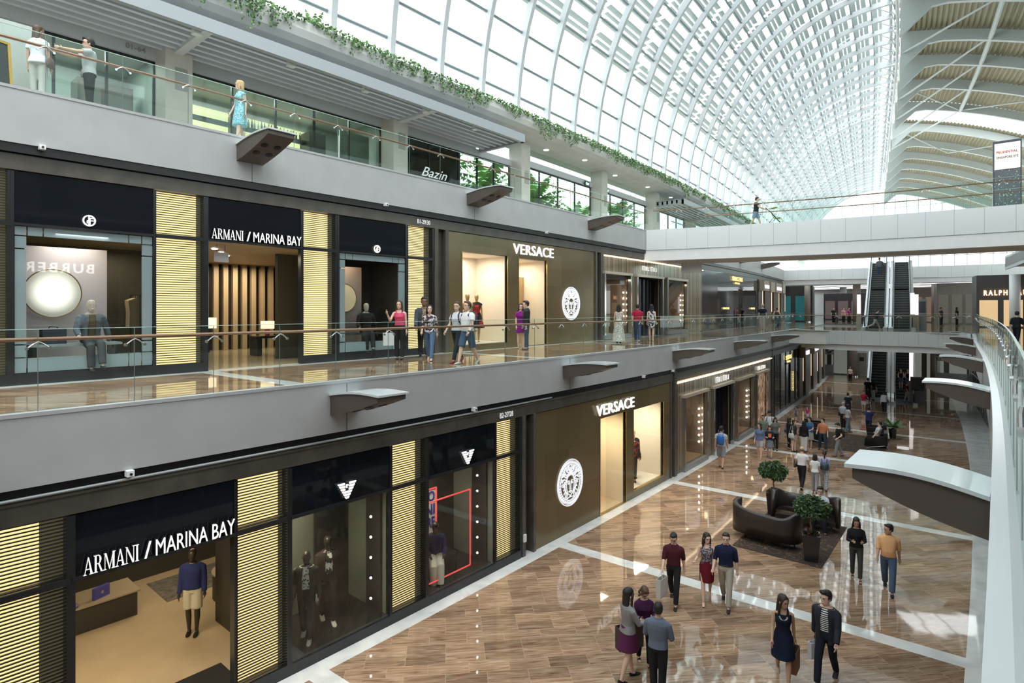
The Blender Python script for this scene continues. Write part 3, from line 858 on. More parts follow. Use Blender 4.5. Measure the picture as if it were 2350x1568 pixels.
# ------------------------------------------------------------------ glass railings
def clip_mesh(m, p, ax, cr):
    """Y shaped steel clip holding the handrail: p on the glass line, ax along it, cr towards the hall"""
    top = p + Vector((0, 0, -.02))
    for s in (-1, 1):
        e = p + ax * s * .13 + Vector((0, 0, -.11)) + cr * .035
        m.tube([top + cr * .03, p + ax * s * .05 + Vector((0, 0, -.045)) + cr * .035, e], .011, 6)
        m.rings([(0, 0, -.012, .024, .024), (0, 0, .012, .024, .024)], 8, Matrix.Translation(e) @ cr.to_track_quat('Z', 'Y').to_matrix().to_4x4())
def railing(name, label, f, ts, floor_z, group, rail_off, hr=1.0, top=1.14, panel_group=True, clip_every=1, low=.02, clips=True):
    """f(t) -> plan point; panels between consecutive ts"""
    a0 = f(ts[0]); root = thing(name, label, 'railing', (a0.x, a0.y, floor_z), 0, group)
    for i in range(len(ts) - 1):
        a, b = f(ts[i]), f(ts[i + 1]); d = (b - a).normalized(); a = a + d * .008; b = b - d * .008
        n = Vector((-d.y, d.x, 0)) * .009
        m = MB(); m.add([(q + s).to_tuple()[:2] + (z,) for z in (floor_z + low - .02, floor_z + top) for q, s in ((a, -n), (b, -n), (b, n), (a, n))], [(0, 1, 2, 3), (7, 6, 5, 4), (0, 4, 5, 1), (1, 5, 6, 2), (2, 6, 7, 3), (3, 7, 4, 0)])
        m.build('glass_panel', G_rail, root)
    m = MB()
    for i in range(len(ts) - 1):            # bright polished top edge
        a, b = f(ts[i]), f(ts[i + 1]); m.bar((a.x, a.y, floor_z + top + .004), (b.x, b.y, floor_z + top + .004), .02, .008)
    m.build('top_edge', pm('glass_edge', (.55, .72, .68), .2), root)
    m = MB(); m.tube([Vector((q.x, q.y, floor_z + hr)) + rail_off for q in [f(t) for t in ts]], .027, 10); m.build('handrail', M_rail, root)
    if clips:
        for i in range(1, len(ts) - 1, clip_every):
            a, b = f(ts[i - 1]), f(ts[i + 1]); d = (b - a).normalized(); m = MB()
            p = f(ts[i]); cr = Vector((-d.y, d.x, 0)); cr = cr if cr.dot(rail_off) < 0 else -cr
            clip_mesh(m, Vector((p.x, p.y, floor_z + hr - .01)), d, cr); 
            m.build('rail_clip', M_steel, root)
            m = MB(); m.bar((p.x, p.y, floor_z), (p.x, p.y, floor_z + top - .002), .009); m.build('joint', pm('glass_joint', (.16, .20, .20), .3), root)
    return root
tsL = [1.9 - 1.19 * k for k in range(6, 0, -1)] + [1.9 + 1.19 * k for k in range(5)] + [7.97 + 1.306 * k for k in range(0, 31)]
railing('glass_railing', 'long glass balustrade with copper handrail along the left B1 walkway edge', lambda t: P(UE - .05, t, 0), tsL, Z1 + .03, 'glass balustrades', Vector((-.09, 0, 0)))
tsU = [2.77 - 1.31 * k for k in range(6, 0, -1)] + [2.77 + 1.318 * k for k in range(0, 21)]
railing('glass_railing', 'glass balustrade with copper handrail along the upper left balcony', lambda t: P(UE2 - .05, t, 0), tsU, Z2 + .03, 'glass balustrades', Vector((-.09, 0, 0)), hr=.93)
tsU2 = [32.6 + 1.32 * k for k in range(0, 27)]
railing('glass_railing', 'glass balustrade of the upper left balcony beyond the bridge', lambda t: P(UE2 - .05, t, 0), tsU2, Z2 + .03, 'glass balustrades', Vector((-.09, 0, 0)), hr=.93)
tsR = [.9 + 1.31 * k for k in range(0, 33)]
def fR(t): return P(uR(t) + .16, t, 0)
railing('glass_railing', 'glass balustrade with brass handrail on the right-hand B1 walkway', fR, tsR, Z1 + .04, 'glass balustrades', Vector((.05, 0, 0)), hr=1.0)
# ------------------------------------------------------------------ bridges
def bridge_fascia(name, f, X0, X1, z0, z1, mat, th=.2, n=24, off=0.):
    m = MB(); vs = []; fs = []
    for i in range(n + 1):
        X = X0 + (X1 - X0) * i / n; Y = f(X) + off
        vs += [(X, Y, z0), (X, Y + th, z0), (X, Y + th, z1), (X, Y, z1)]
    fs.append((0, 1, 2, 3))
    for i in range(n):
        a, b = 4 * i, 4 * i + 4
        for k in range(4): fs.append((a + k, b + k, b + (k + 1) % 4, a + (k + 1) % 4))
    fs.append((4 * n + 3, 4 * n + 2, 4 * n + 1, 4 * n)); m.add(vs, fs)
    return m.build(name, mat)
def metal_panels(name, pitch=1.0):
    m = pm(name, (.76, .80, .82), .22, metal=.25, spec=.6, bump=.15, bscale=.6); nt = m.node_tree; n = nt.nodes; b = n['Principled BSDF']
    tc = n.new('ShaderNodeTexCoord'); s = n.new('ShaderNodeSeparateXYZ'); w = n.new('ShaderNodeMath'); w.operation = 'PINGPONG'; w.inputs[1].default_value = pitch / 2
    l = n.new('ShaderNodeMath'); l.operation = 'LESS_THAN'; l.inputs[1].default_value = .008
    mx = n.new('ShaderNodeMix'); mx.data_type = 'RGBA'; mx.inputs[6].default_value = (.78, .82, .84, 1); mx.inputs[7].default_value = (.40, .44, .46, 1)
    nt.links.new(tc.outputs['Object'], s.inputs[0]); nt.links.new(s.outputs['X'], w.inputs[0]); nt.links.new(w.outputs[0], l.inputs[0]); nt.links.new(l.outputs[0], mx.inputs[0]); nt.links.new(mx.outputs[2], b.inputs['Base Color'])
    return m
M_bp = metal_panels('bridge_panels')
M_beige = pm('beige_soffit', (.50, .47, .44), .5)
def Yb(X): return 28.79 + .323 * (X + 15.78) - .00918 * (X + 15.78) ** 2
BW = 3.3
t = thing('footbridge', 'pale metal-clad upper footbridge crossing the hall with glass sides', 'bridge', (-8, 30, 9.4))
for nm, a in (('side_panel', 0), ('side_panel', BW)):
    o = bridge_fascia(nm, Yb, -16.0, 9, 9.98, 11.05, M_bp, .12, off=a); o.parent = t; o.location = -Vector(t.location)
o = bridge_fascia('deck', Yb, -16.2, 9, 9.99, Z2, M_beige, BW - .1, off=.1); o.parent = t; o.location = -Vector(t.location)
o = bridge_fascia('beam', Yb, -16.2, 9, 9.42, 9.975, M_white, .3, off=.05); o.parent = t; o.location = -Vector(t.location)
o = bridge_fascia('beam', Yb, -16.2, 9, 9.42, 9.98, M_white, .3, off=BW - .3); o.parent = t; o.location = -Vector(t.location)
o = bridge_fascia('soffit', Yb, -16.2, 9, 9.46, 9.52, M_beige, BW - .5, off=.3); o.parent = t; o.location = -Vector(t.location)
xs = [-15.7 + 1.3 * i for i in range(0, 19)]
railing('glass_railing', 'glass balustrade with copper rail along the near side of the upper footbridge', lambda X: Vector((X, Yb(X) + .06, 0)), xs, Z2 + .03, 'glass balustrades', Vector((0, .08, 0)))
railing('glass_railing', 'glass balustrade with copper rail along the far side of the upper footbridge', lambda X: Vector((X, Yb(X) + BW - .05, 0)), xs[1:], Z2 + .03, 'glass balustrades', Vector((0, -.08, 0)))
# slab added unseen overhead behind the camera, to shade the near-left fascia
m = MB(); m.box(-14.4, 9, -7.2, -1.6, 9.6, 11.0); struct(m.build('floor.012', M_ceil))
# lower bridge
BP = [(-13.95, 46.9), (-13.2, 45.6), (-12, 44.6), (-10.5, 44.05), (-8.9, 43.9), (-7, 44.05), (-5.3, 44.25), (-4.2, 44.35), (-3.6, 44.0), (-3.35, 43.2)]
def poly_fascia(name, pts, z0, z1, mat, th, parent=None, off=0.):
    m = MB(); vs = []; fs = []; n = len(pts)
    for x, y in pts: vs += [(x, y + off, z0), (x, y + off + th, z0), (x, y + off + th, z1), (x, y + off, z1)]
    for i in range(n - 1):
        a, b = 4 * i, 4 * i + 4
        for k in range(4): fs.append((a + k, b + k, b + (k + 1) % 4, a + (k + 1) % 4))
    m.add(vs, fs); return m.build(name, mat, parent)
t = thing('footbridge', 'lower footbridge with silvery curved side panels in front of the escalators', 'bridge', (-8, 45, 4.2))
poly_fascia('side_panel', BP, 4.55, 5.44, M_bp, .15, t)
poly_fascia('beam', BP[1:], 4.16, 4.55, M_white, .3, t, off=.2)
poly_fascia('soffit', BP[1:], 4.22, 4.30, M_beige, 8.6, t, off=.3)
m = MB(); m.hb(UE, 1, 44.3, 53.4, 4.5, 5.385); m.build('deck', M_ceil, t)
def bpf(t):
    t = max(0, min(len(BP) - 1.001, t)); i = int(t); f = t - i
    return Vector((lerp(BP[i][0], BP[i + 1][0], f), lerp(BP[i][1], BP[i + 1][1], f) + .06, 0))
railing('glass_railing', 'glass balustrade with copper rail on the lower footbridge before the escalators', bpf, [0, 1, 2, 3, 4, 5, 6, 7, 8, 9], Z1 + .03, 'glass balustrades', Vector((0, .08, 0)))
# far upper slab
def Yf(X): return 69.5 + .19 * (X + 14)
t = thing('footbridge', 'far upper bridge of grey panels behind the escalator heads', 'bridge', (-10, 70, 9.5))
for nm, a, b, c_, d, mm in (('side_panel', 9.95, 11.03, .15, 0, M_bp), ('beam', 9.45, 9.95, .3, .2, M_white), ('deck', 10.0, 10.95, 12, .15, M_ceil)):
    o = bridge_fascia(nm, Yf, -21.5, 9, a, b, mm, c_, off=d); o.parent = t; o.location = -Vector(t.location)
railing('glass_railing', 'glass balustrade on the far upper bridge', lambda X: Vector((X, Yf(X) + .06, 0)), [-20 + 1.4 * i for i in range(20)], Z2 + .02, 'glass balustrades', Vector((0, .08, 0)), clips=False)
t = thing('ceiling_sign', 'small blank grey hanging sign under the upper footbridge', 'sign', P(-12.6, 30.6, 9.42), ang(30))
m = MB(); m.box(-.55, .55, -.05, .05, -.62, -.08); m.build('sign_box', pm('sign_grey', (.55, .56, .58), .5), t, world=False)
m = MB(); m.bar((-.3, 0, -.08), (-.3, 0, .03), .02); m.bar((.3, 0, -.08), (.3, 0, .03), .02); m.build('hanger', M_steel, t, world=False)

# ------------------------------------------------------------------ escalators
def escalator(label, uc, Y0, zb, rise, run=16.2, flat=2.6):
    root = thing('escalator', label, 'escalator', P(uc, Y0, zb), ang(Y0 + 8), 'escalators')
    def pr(y): return 0 if y < flat else rise if y > run - flat else rise * (y - flat) / (run - 2 * flat)
    ys = [-.4, 0, 1, flat - .4, flat + .4, run * .3, run * .5, run * .7, run - flat - .4, run - flat + .4, run]
    m = MB(); y = -.35; ns = 0
    while y < run:
        z = pr(y + .2); z = round(z / .2) * .2 if 0 < z < rise else z
        m.mat(0).box(-.5, .5, y, y + .40, z - .28, z + .005); m.mat(1).box(-.5, .5, y - .012, y + .03, z - .025, z + .012); y += .40
    m.build('steps', [pm('escalator_tread', (.035, .037, .040), .4, metal=.3), pm('step_nose', (.16, .17, .18), .4, metal=.3)], root, world=False)
    m = MB()
    for i in range(len(ys) - 1):
        a, b = ys[i], ys[i + 1]; za, zc = pr(a), pr(b)
        for sx in (-1, 1):
            x0, x1 = (sx * .52, sx * .80) if sx > 0 else (sx * .80, sx * .52)
            m.add([(x0, a, za - .65), (x1, a, za - .65), (x1, a, za + .16), (x0, a, za + .16), (x0, b, zc - .65), (x1, b, zc - .65), (x1, b, zc + .16), (x0, b, zc + .16)], [(0, 1, 2, 3), (7, 6, 5, 4), (0, 4, 5, 1), (1, 5, 6, 2), (2, 6, 7, 3), (3, 7, 4, 0)])
        m.add([(-.8, a, za - .7), (.8, a, za - .7), (.8, b, zc - .7), (-.8, b, zc - .7), (-.8, a, za - .6), (.8, a, za - .6), (.8, b, zc - .6), (-.8, b, zc - .6)], [(0, 1, 2, 3), (7, 6, 5, 4), (0, 4, 5, 1), (1, 5, 6, 2), (2, 6, 7, 3), (3, 7, 4, 0)])
    m.build('truss_cladding', pm('escalator_silver', (.62, .64, .67), .22, metal=.7), root, world=False)
    for sx in (-1, 1):
        m = MB()
        for i in range(1, len(ys) - 1):
            a, b = ys[i], ys[i + 1]; za, zc = pr(a), pr(b); x = sx * .58
            m.add([(x - .008, a, za + .15), (x + .008, a, za + .15), (x + .008, a, za + .93), (x - .008, a, za + .93), (x - .008, b, zc + .15), (x + .008, b, zc + .15), (x + .008, b, zc + .93), (x - .008, b, zc + .93)], [(0, 1, 2, 3), (7, 6, 5, 4), (0, 4, 5, 1), (1, 5, 6, 2), (2, 6, 7, 3), (3, 7, 4, 0)])
        m.build('balustrade', pm('escalator_glass', (.70, .80, .82), .15, alpha=.45), root, world=False)
        x = sx * .58; pts = [(x, -.35, .25), (x, -.62, .5), (x, -.55, .85), (x, -.2, .96)] + [(x, y, pr(y) + .96) for y in ys[1:]]
        m = MB(); m.tube(pts, .04, 8); m.build('handrail', pm('rubber_black', (.012, .012, .012), .4), root, world=False)
        m = MB(); m.tube([(x, y, z - .05) for x, y, z in pts[2:]], .03, 6); m.build('rail_trim', pm('bright_trim', (.80, .82, .85), .2, metal=.5), root, world=False)
    return root
escalator('left escalator rising from the lower walkway to the upper level, man riding up', -5.45, 49.6, Z1, Z2 - Z1)
escalator('right escalator rising from the lower walkway to the upper level, empty', -3.75, 49.6, Z1, Z2 - Z1)
escalator('left escalator rising from the basement floor to the lower walkway', -5.35, 51.4, Z0, Z1 - Z0)
escalator('right escalator between basement floor and lower walkway, two women riding down', -3.65, 51.4, Z0, Z1 - Z0)

# ------------------------------------------------------------------ glass vault
VC, VZ, VA, VB = -5.0, 16.0, 14.0, 15.0
def vp(th, off=0.):
    """angle from the springing (0) to the crown (90 deg): (u, z), off outwards"""
    c_, s_ = math.cos(th), math.sin(th)
    n = Vector((c_ / VA, s_ / VB)); n.normalize()
    return VC - VA * c_ - n.x * off, VZ + VB * s_ + n.y * off
RIBY = [6.5 + 8.05 / 3 * k for k in range(-4, 50)]
THS = [i / 20 * R(93) for i in range(21)]
M_rib = pm('rib_white', (.56, .58, .60), .4)
M_beam = pm('beam_white', (.46, .50, .49), .4)
def sweep_arc(m, Y, w, i0, i1, thl):
    vs = []; fs = []
    pts = [(None, 15.15)] + list(thl)
    k = 0
    lst = []
    lst.append(((vp(0, i0)[0], 15.1), (vp(0, i1)[0], 15.1)))
    for th in thl: lst.append((vp(th, i0), vp(th, i1)))
    for a, b in lst:
        vs += [P(a[0], Y - w / 2, a[1]), P(a[0], Y + w / 2, a[1]), P(b[0], Y + w / 2, b[1]), P(b[0], Y - w / 2, b[1])]
    fs.append((0, 1, 2, 3)); n = len(lst)
    for i in range(n - 1):
        a, b = 4 * i, 4 * i + 4
        for q in range(4): fs.append((a + q, b + q, b + (q + 1) % 4, a + (q + 1) % 4))
    fs.append((4 * n - 1, 4 * n - 2, 4 * n - 3, 4 * n - 4)); m.add(vs, fs)
for i, Y in enumerate(RIBY):
    big = abs(Y - 69) < 1.4
    m = MB(); sweep_arc(m, Y, .38 if big else .24, -.60 if big else -.40, -.03, THS if Y < 100 else THS[::2])
    o = m.build('vault_rib', M_rib)
    if big: tag(o, 'thicker curved steel rib partway along the glass vault', 'rib')
    else: tag(o, 'slim white curved steel rib of the glass vault', 'rib', 'steel ribs of the glass vault')
m = MB()
for Y in RIBY: sweep_arc(m, Y + .20, .09, -.14, .02, THS[::2])
struct(m.build('trim_12', pm('glazing_gasket', (.10, .14, .17), .4)))
NP = 16
for i in range(NP + 1):
    th = R(92) * i / NP; a = vp(th, -.10)
    m = MB(); m.tube([P(a[0], y, a[1]) for y in range(-4, 141, 6)], .07, 6)
    tag(m.build('vault_purlin', pm('purlin_grey', (.22, .27, .29), .4)), 'long grey horizontal glazing bar of the glass vault', 'glazing bar', 'horizontal glazing bars of the vault')
m = MB(); vs = []; fs = []; ny = 36; nt_ = len(THS) + 1
for i in range(ny + 1):
    Y = -4 + 145 * i / ny; vs.append(P(vp(0)[0], Y, 15.1)); vs += [P(vp(th)[0], Y, vp(th)[1]) for th in THS]
for i in range(ny):
    for j in range(nt_ - 1): fs.append((i * nt_ + j, (i + 1) * nt_ + j, (i + 1) * nt_ + j + 1, i * nt_ + j + 1))
m.add(vs, fs); struct(m.build('window_2', G_roof))
# sun louvres outside the upper part of the vault
m = MB(); 
for k in range(46):
    th = R(24) + R(66) * k / 46
    if k % 4 == 3: continue
    a = vp(th, .8); b = vp(th + R(.75), .80)
    for y in range(0, 138, 6): m.bar(P(a[0], y, a[1]), P(a[0], y + 5.6, a[1]), .03, .24 if k % 2 else .34, up=(1, 0, .2))
o = m.build('louvre_blades', pm('louvre_grey', (.50, .53, .53), .6)); stuff(o, 'grey sun louvre blades outside the glass vault', 'louvres')
m = MB()
for Y in RIBY[::3]:
    for th0 in (R(26), R(42), R(58), R(74)):
        a = vp(th0, .05); b = vp(th0 + R(7), 1.1); m.bar(P(a[0], Y, a[1]), P(b[0], Y + 1.6, b[1]), .12)
struct(m.build('trim_13', M_rib))
# crown truss
tr = thing('crown_truss', 'long grey lattice truss along the crown of the vault', 'truss', P(-4.2, 60, 30.9))
m = MB()
for u, z, r in ((-4.6, 31.0, .10), (-3.7, 31.2, .12), (-4.1, 29.9, .12)):
    m.tube([P(u, y, z) for y in range(30, 142, 4)], r, 8)
m.build('chord', M_rib, tr)
m = MB()
for i in range(40):
    Y = 30 + i * 2.68
    m.bar(P(-4.6, Y, 31), P(-4.1, Y + 1.34, 29.9), .07); m.bar(P(-4.1, Y + 1.34, 29.9), P(-4.6, Y + 2.68, 31), .07); m.bar(P(-5.6, Y + 1.3, 30.9), P(-4.1, Y + 1.34, 29.9), .07)
m.build('lattice', pm('lattice_grey', (.45, .50, .52), .4), tr)
m = MB()
for i in range(44):
    Y = 32 + i * 2.68 * .75
    m = MB(); m.hb(-4.35, -3.9, Y, Y + .9, 30.2, 30.5); m.build('gusset', pm('gusset_dark', (.25, .27, .28), .4), tr)

# ------------------------------------------------------------------ right-hand roof: deck, arched beams, bracing
def zb(u): x = u + 4; return 29.1 - .17 * x - .0135 * x * x
M_deck = pm('corrugated_deck', (.30, .27, .175), .5, spec=.4)
us = []; u = -3.7
while u < 17: us += [(u, 0), (u + .13, 0), (u + .17, .09), (u + .29, .09), (u + .33, 0)]; u += .34
for y0, y1 in ((28, 79.3), (86.5, 140)):
    m = MB(); pts = [(u, zb(u) + .95 + d) for u, d in us]; m.prof(pts, y0, y1, 6, closed=False)
    struct(m.build('ceiling' if y0 < 50 else 'ceiling.001', M_deck))
BMY = [37.5, 45, 52.3, 59.4, 65, 71.6, 78.9, 87.6, 95.6, 103, 110.3, 118, 126, 134]
for i, Y in enumerate(BMY):
    m = MB(); n = 22; w = .35; vs = []; fs = []
    for k in range(n + 1):
        u = -3.9 + 21 * k / n; q = zb(u); h = .85; lo = q - (2.2 * max(0, 1 - k / 2.2) if i % 1 == 0 else 0)
        vs += [P(u, Y - w / 2, lo), P(u, Y + w / 2, lo), P(u, Y + w / 2, q + h), P(u, Y - w / 2, q + h)]
    fs.append((0, 1, 2, 3))
    for k in range(n):
        a, b = 4 * k, 4 * k + 4
        for q in range(4): fs.append((a + q, b + q, b + (q + 1) % 4, a + (q + 1) % 4))
    m.add(vs, fs)
    o = m.build('arched_beam', M_beam); tag(o, 'white arched steel beam under the ribbed deck of the side roof', 'beam', 'arched beams of the side roof')
m = MB(); m.tube([P(2.0, y, 27.75) for y in range(40, 80, 3)], .17, 8)
tag(m.build('roof_pipe', M_beam), 'thick white tube running under the arched beams of the side roof', 'tube')
for a, b in (((-3.8, 59.4, 28.2), (2, 52.3, 28)), ((-3.8, 71.6, 28), (2, 59.4, 27.9)), ((-3.8, 79, 28), (2, 65, 27.9)), ((-3.8, 87.6, 28), (2, 71.6, 27.9)), ((-3.8, 93, 28), (2, 78.9, 27.8)), ((2, 78.9, 27.8), (9, 71.6, 25.5)), ((2, 78.9, 27.8), (-2.6, 71.6, 28.6)), ((2.5, 95.6, 27), (-2.5, 87.6, 28.4)), ((2.5, 95.6, 27), (9, 87.6, 25.5))):
    m = MB(); m.tube([P(*a), P(*b)], .085, 8)
    tag(m.build('brace', M_beam), 'slanting white steel brace under the side roof', 'brace', 'slanting braces of the side roof')
# right-hand glazing, its near length added unseen for side light; pale wall
m = MB(); m.hb(17, 17.2, -8, 140, 11, 24, 6); struct(m.build('window_3', G_l1))
m = MB(); m.hb(17.2, 17.4, -8, 140, 11, 12.4); m.hb(-4, 17.4, -8, 28, 29.6, 29.9); struct(m.build('wall_right.002', pm('right_upper_wall', (.6, .6, .6), .7)))
m = MB()
for i in range(37): m.hb(16.9, 17.1, -8 + 4 * i, -7.75 + 4 * i, 11, 24)
for z in (14, 17.5, 21): m.hb(16.9, 17.05, -8, 140, z, z + .15, 6)
struct(m.build('trim_14', M_white))
m = MB(); m.hb(-19.5, 18, 140, 140.3, 0, 12); struct(m.build('wall_far', pm('far_wall', (.62, .64, .64), .7)))
# end glazing of the hall above the far wall
m = MB()
for i in range(20): a = P(-19 + 1.9 * i, 140, 12); m.bar(a, a + Vector((0, 0, 18)), .12)
for z in (15, 18, 21, 24, 27): m.bar(P(-19, 140, z), P(17, 140, z), .10)
struct(m.build('trim_15', M_rib))

# ------------------------------------------------------------------ planter and concrete soffit over the upper balcony
m = MB(); m.prof([(-16.93, 15.80), (-16.90, 15.50), (-16.98, 15.28), (-17.2, 15.14), (-17.6, 15.08), (-19.6, 15.08), (-19.6, 15.45), (-17.15, 15.5), (-17.1, 15.80)], -6, 120, 3)
struct(m.build('ceiling.002', M_conc))
LEAF = pm('ivy_leaf', (.10, .20, .07), .5, var=.45, vscale=3)
LEAF2 = pm('pale_leaf', (.22, .36, .14), .5, var=.3, vscale=3)
def leaf(m, p, d, s, w=.5):
    d = Vector(d).normalized(); x = d.cross(Vector((random.uniform(-1, 1), random.uniform(-1, 1), random.uniform(-.4, 1)))).normalized() * s * w * .5
    n = x.cross(d).normalized() * s * .10
    m.add([p, p + d * s * .45 + x + n, p + d * s, p + d * s * .45 - x + n], [(0, 1, 2), (0, 2, 3)])
random.seed(5)
m = MB(); Y = 5.5
while Y < 96:
    dens = mnoise.noise(Vector((Y * .55, 3, 0))); L = max(.12, .55 + dens * 1.1)
    for k in range(2 if Y < 40 else 1):
        yy = Y + random.uniform(-.15, .15); ln = L * random.uniform(.3, 1.1); z = 15.84
        u = -16.86
        nl = int(4 + ln * 16)
        for q in range(nl):
            zz = 15.86 - ln * q / nl
            leaf(m.mat(0 if random.random() < .7 else 1), P(u + random.uniform(-.05, .09), yy + random.uniform(-.09, .09), zz), (random.uniform(-.4, .9), random.uniform(-.8, .8), random.uniform(-1, .2)), random.uniform(.06, .11) * (1 if Y < 40 else 1.5), .9)
    for q in range(3):
        leaf(m.mat(1), P(random.uniform(-17.05, -16.85), Y + random.uniform(-.1, .1), 15.82 + random.uniform(0, .08)), (random.uniform(-1, 1), random.uniform(-1, 1), .5), .12, .9)
    Y += .12 if Y < 40 else .22
o = m.build('hanging_ivy', [LEAF, LEAF2]); stuff(o, 'green trailing ivy spilling over the edge of the long concrete planter', 'ivy')
def fronds(m, base, n, L, droop=.6, w=.07, seed=0):
    rnd = random.Random(seed)
    for i in range(n):
        a = 2 * pi * i / n + rnd.uniform(-.3, .3); el = rnd.uniform(.5, 1.25)
        prev = Vector(base); d = Vector((math.cos(a) * math.cos(el), math.sin(a) * math.cos(el), math.sin(el))); N = 7
        for k in range(N):
            nx = prev + d * L / N
            sd = d.cross(Vector((0, 0, 1))).normalized()
            for s_ in (-1, 1):
                t = prev + (d * .4 + sd * s_ + Vector((0, 0, -.35))).normalized() * w * L * 2.4 * math.sin(pi * (k + .7) / (N + .6))
                m.add([prev, t, nx], [(0, 1, 2)])
                t2 = prev.lerp(nx, .5); t3 = t2 + (d * .4 + sd * s_ + Vector((0, 0, -.35))).normalized() * w * L * 2.4 * math.sin(pi * (k + 1) / (N + .6)); m.add([t2, t3, nx], [(0, 1, 2)])
            prev = nx; d = (d + Vector((0, 0, -droop / N))).normalized()
for i, (px, s_) in enumerate(((6.9, .9), (8.1, .6), (10.4, .8), (17.5, .5), (31, .7))):
    m = MB(); fronds(m, P(-17.5, px, 15.75), 9, s_, .9, .09, i)
    tag(m.build('potted_palm', LEAF2), 'small pale palm growing in the high planter %s' % ['near the top edge, largest', 'right of the largest palm', 'beside the second roof rib', 'further along, tiny', 'far along over the glass doors'][i], 'palm')

# ------------------------------------------------------------------ upper level canopies, columns, glazing
M_canopy = pm('canopy_grey', (.58, .62, .66), .45); M_slat = pm('canopy_slat', (.64, .69, .76), .5)
def canopy(y0, y1, label):
    t = thing('canopy', label, 'canopy', P(-16.1, y0, 14.0))
    m = MB(); m.hb(-16.22, -16.05, y0, y1, 14.05, 14.40, 2); m.hb(-18.7, -16.05, y1 - .18, y1, 14.05, 14.34); m.hb(-18.7, -16.05, y0, y0 + .18, 14.05, 14.34); m.build('edge_beam', pm('canopy_edge', (.36, .39, .42), .4), t)
    m = MB()
    for k in range(6): m.hb(-16.62 - .36 * k, -16.50 - .36 * k, y0, y1, 14.12, 14.34, 2)
    m.build('slats', M_slat, t)
    m = MB(); m.hb(-18.7, -16.1, y0, y1, 14.36, 14.40, 3); m.build('back_panel', pm('canopy_back', (.34, .37, .40), .6), t)
    for Y in BAY:
        if y0 < Y < y1 - .5: m = MB(); m.hb(-18.6, -16.1, Y - .12, Y + .12, 14.04, 14.30); m.build('cross_beam', M_canopy, t)
    k = 0; Y = y0 + 1.5
    while Y < y1 - .5 and k < 14:
        m = MB(); m.hb(-16.5, -16.3, Y, Y + .22, 14.00, 14.14); m.build('downlight', M_whitegloss, t); Y += 2.68; k += 1
canopy(-6, 19.9, 'grey slatted canopy with lights over the shops at the near end of the upper balcony')
canopy(38.5, 66, 'grey slatted canopy further along the upper balcony, beyond the bridge')
M_col = pm('column_beige', (.60, .585, .54), .55, var=.04)
for i, Y in enumerate(BAY[0:9]):
    t = thing('column', 'beige square column on the upper balcony, %s from the camera' % (['behind the near edge'] + ordn)[i], 'column', P(-18.5, Y, Z2), ang(Y), 'upper balcony columns')
    m = MB(); m.box(-.38, .38, -.36, .36, 0, 4.06); m.build('shaft', M_col, t, world=False)
    m = MB(); m.box(.38, .40, -.10, .22, 2.0, 2.62); m.build('speaker_grille', pm('grille_grey', (.36, .36, .35), .6), t, world=False)
m = MB(); m.hb(-19.05, -18.75, -6, 19.6, 13.90, 14.36, 2); m.hb(-19.05, -18.75, 22.9, 66, 14.15, 14.46, 2); m.hb(-19.05, -18.75, 19.6, 22.9, 13.9, 14.2)
struct(m.build('trim_16', M_canopy))
m = MB(); m.tube([P(-18.72, y, 14.55) for y in range(-6, 20, 2)], .2, 10); struct(m.build('trim_17', M_canopy))
def glazing(n, y0, y1, z1, step, mat=G_l1, zt=None, frame=M_dark):
    m = MB(); m.hb(ULG, ULG + .02, y0, y1, Z2, z1); struct(m.build('window_%d' % n, mat))
    m = MB(); Y = y0
    k = 0
    while Y <= y1 + .01: m.hb(ULG - .03, ULG + .05, Y - .03, Y + .03, Z2, z1); Y += step; k += 1
    m.hb(ULG - .03, ULG + .05, y0, y1, z1 - .06, z1); m.hb(ULG - .03, ULG + .05, y0, y1, Z2, Z2 + .08); struct(m.build('trim_%d' % (20 + n), frame))
glazing(4, -5.5, 2.6, 13.9, 1.9); glazing(5, 2.6, 6.1, 13.9, 1.17); glazing(6, 6.9, 14.15, 13.9, 1.45); glazing(7, 14.95, 18.6, 13.9, 1.8, G_dim)
glazing(8, 18.6, 22.2, 13.9, 1.2); glazing(9, 23.0, 30.2, 14.15, 1.8); glazing(10, 31.0, 38.3, 14.15, 1.8); glazing(11, 39.1, 46.3, 14.15, 1.8)
glazing(12, 47.2, 62, 14.15, 2.1)
m = MB(); m.hb(ULG, ULG + .02, 19.6, 62, 14.4, 15.1); struct(m.build('window_13', G_l1))
# rooms behind the near glazing
M_room = pm('pale_room', (.46, .50, .48), .8); M_roomd = pm('dim_room', (.07, .08, .085), .6)
m = MB(); m.hb(-22.2, -22, -6, 6.2, Z2, 14.6); m.hb(-22.2, -22, 6.2, 14.3, Z2, 14.6); m.hb(-22, -19.3, 6.3, 6.6, Z2, 14.6); m.hb(-22, -19.3, 14.4, 14.6, Z2, 14.6); struct(m.build('wall_left.001', M_room))
m = MB(); m.hb(-22.2, -22, 14.6, 18.6, Z2, 14.6); m.hb(-22, -19, 18.5, 18.7, Z2, 14.6); struct(m.build('wall_left.002', M_roomd))
m = MB(); m.hb(-22.2, -18.9, -6, 18.6, 14.3, 14.5); struct(m.build('ceiling.003', M_ceil))
m = MB(); m.hb(-60, -22.2, -10, 130, 10.8, 10.95, 5); struct(m.build('ground', pm('outdoor_paving', (.45, .45, .42), .8)))
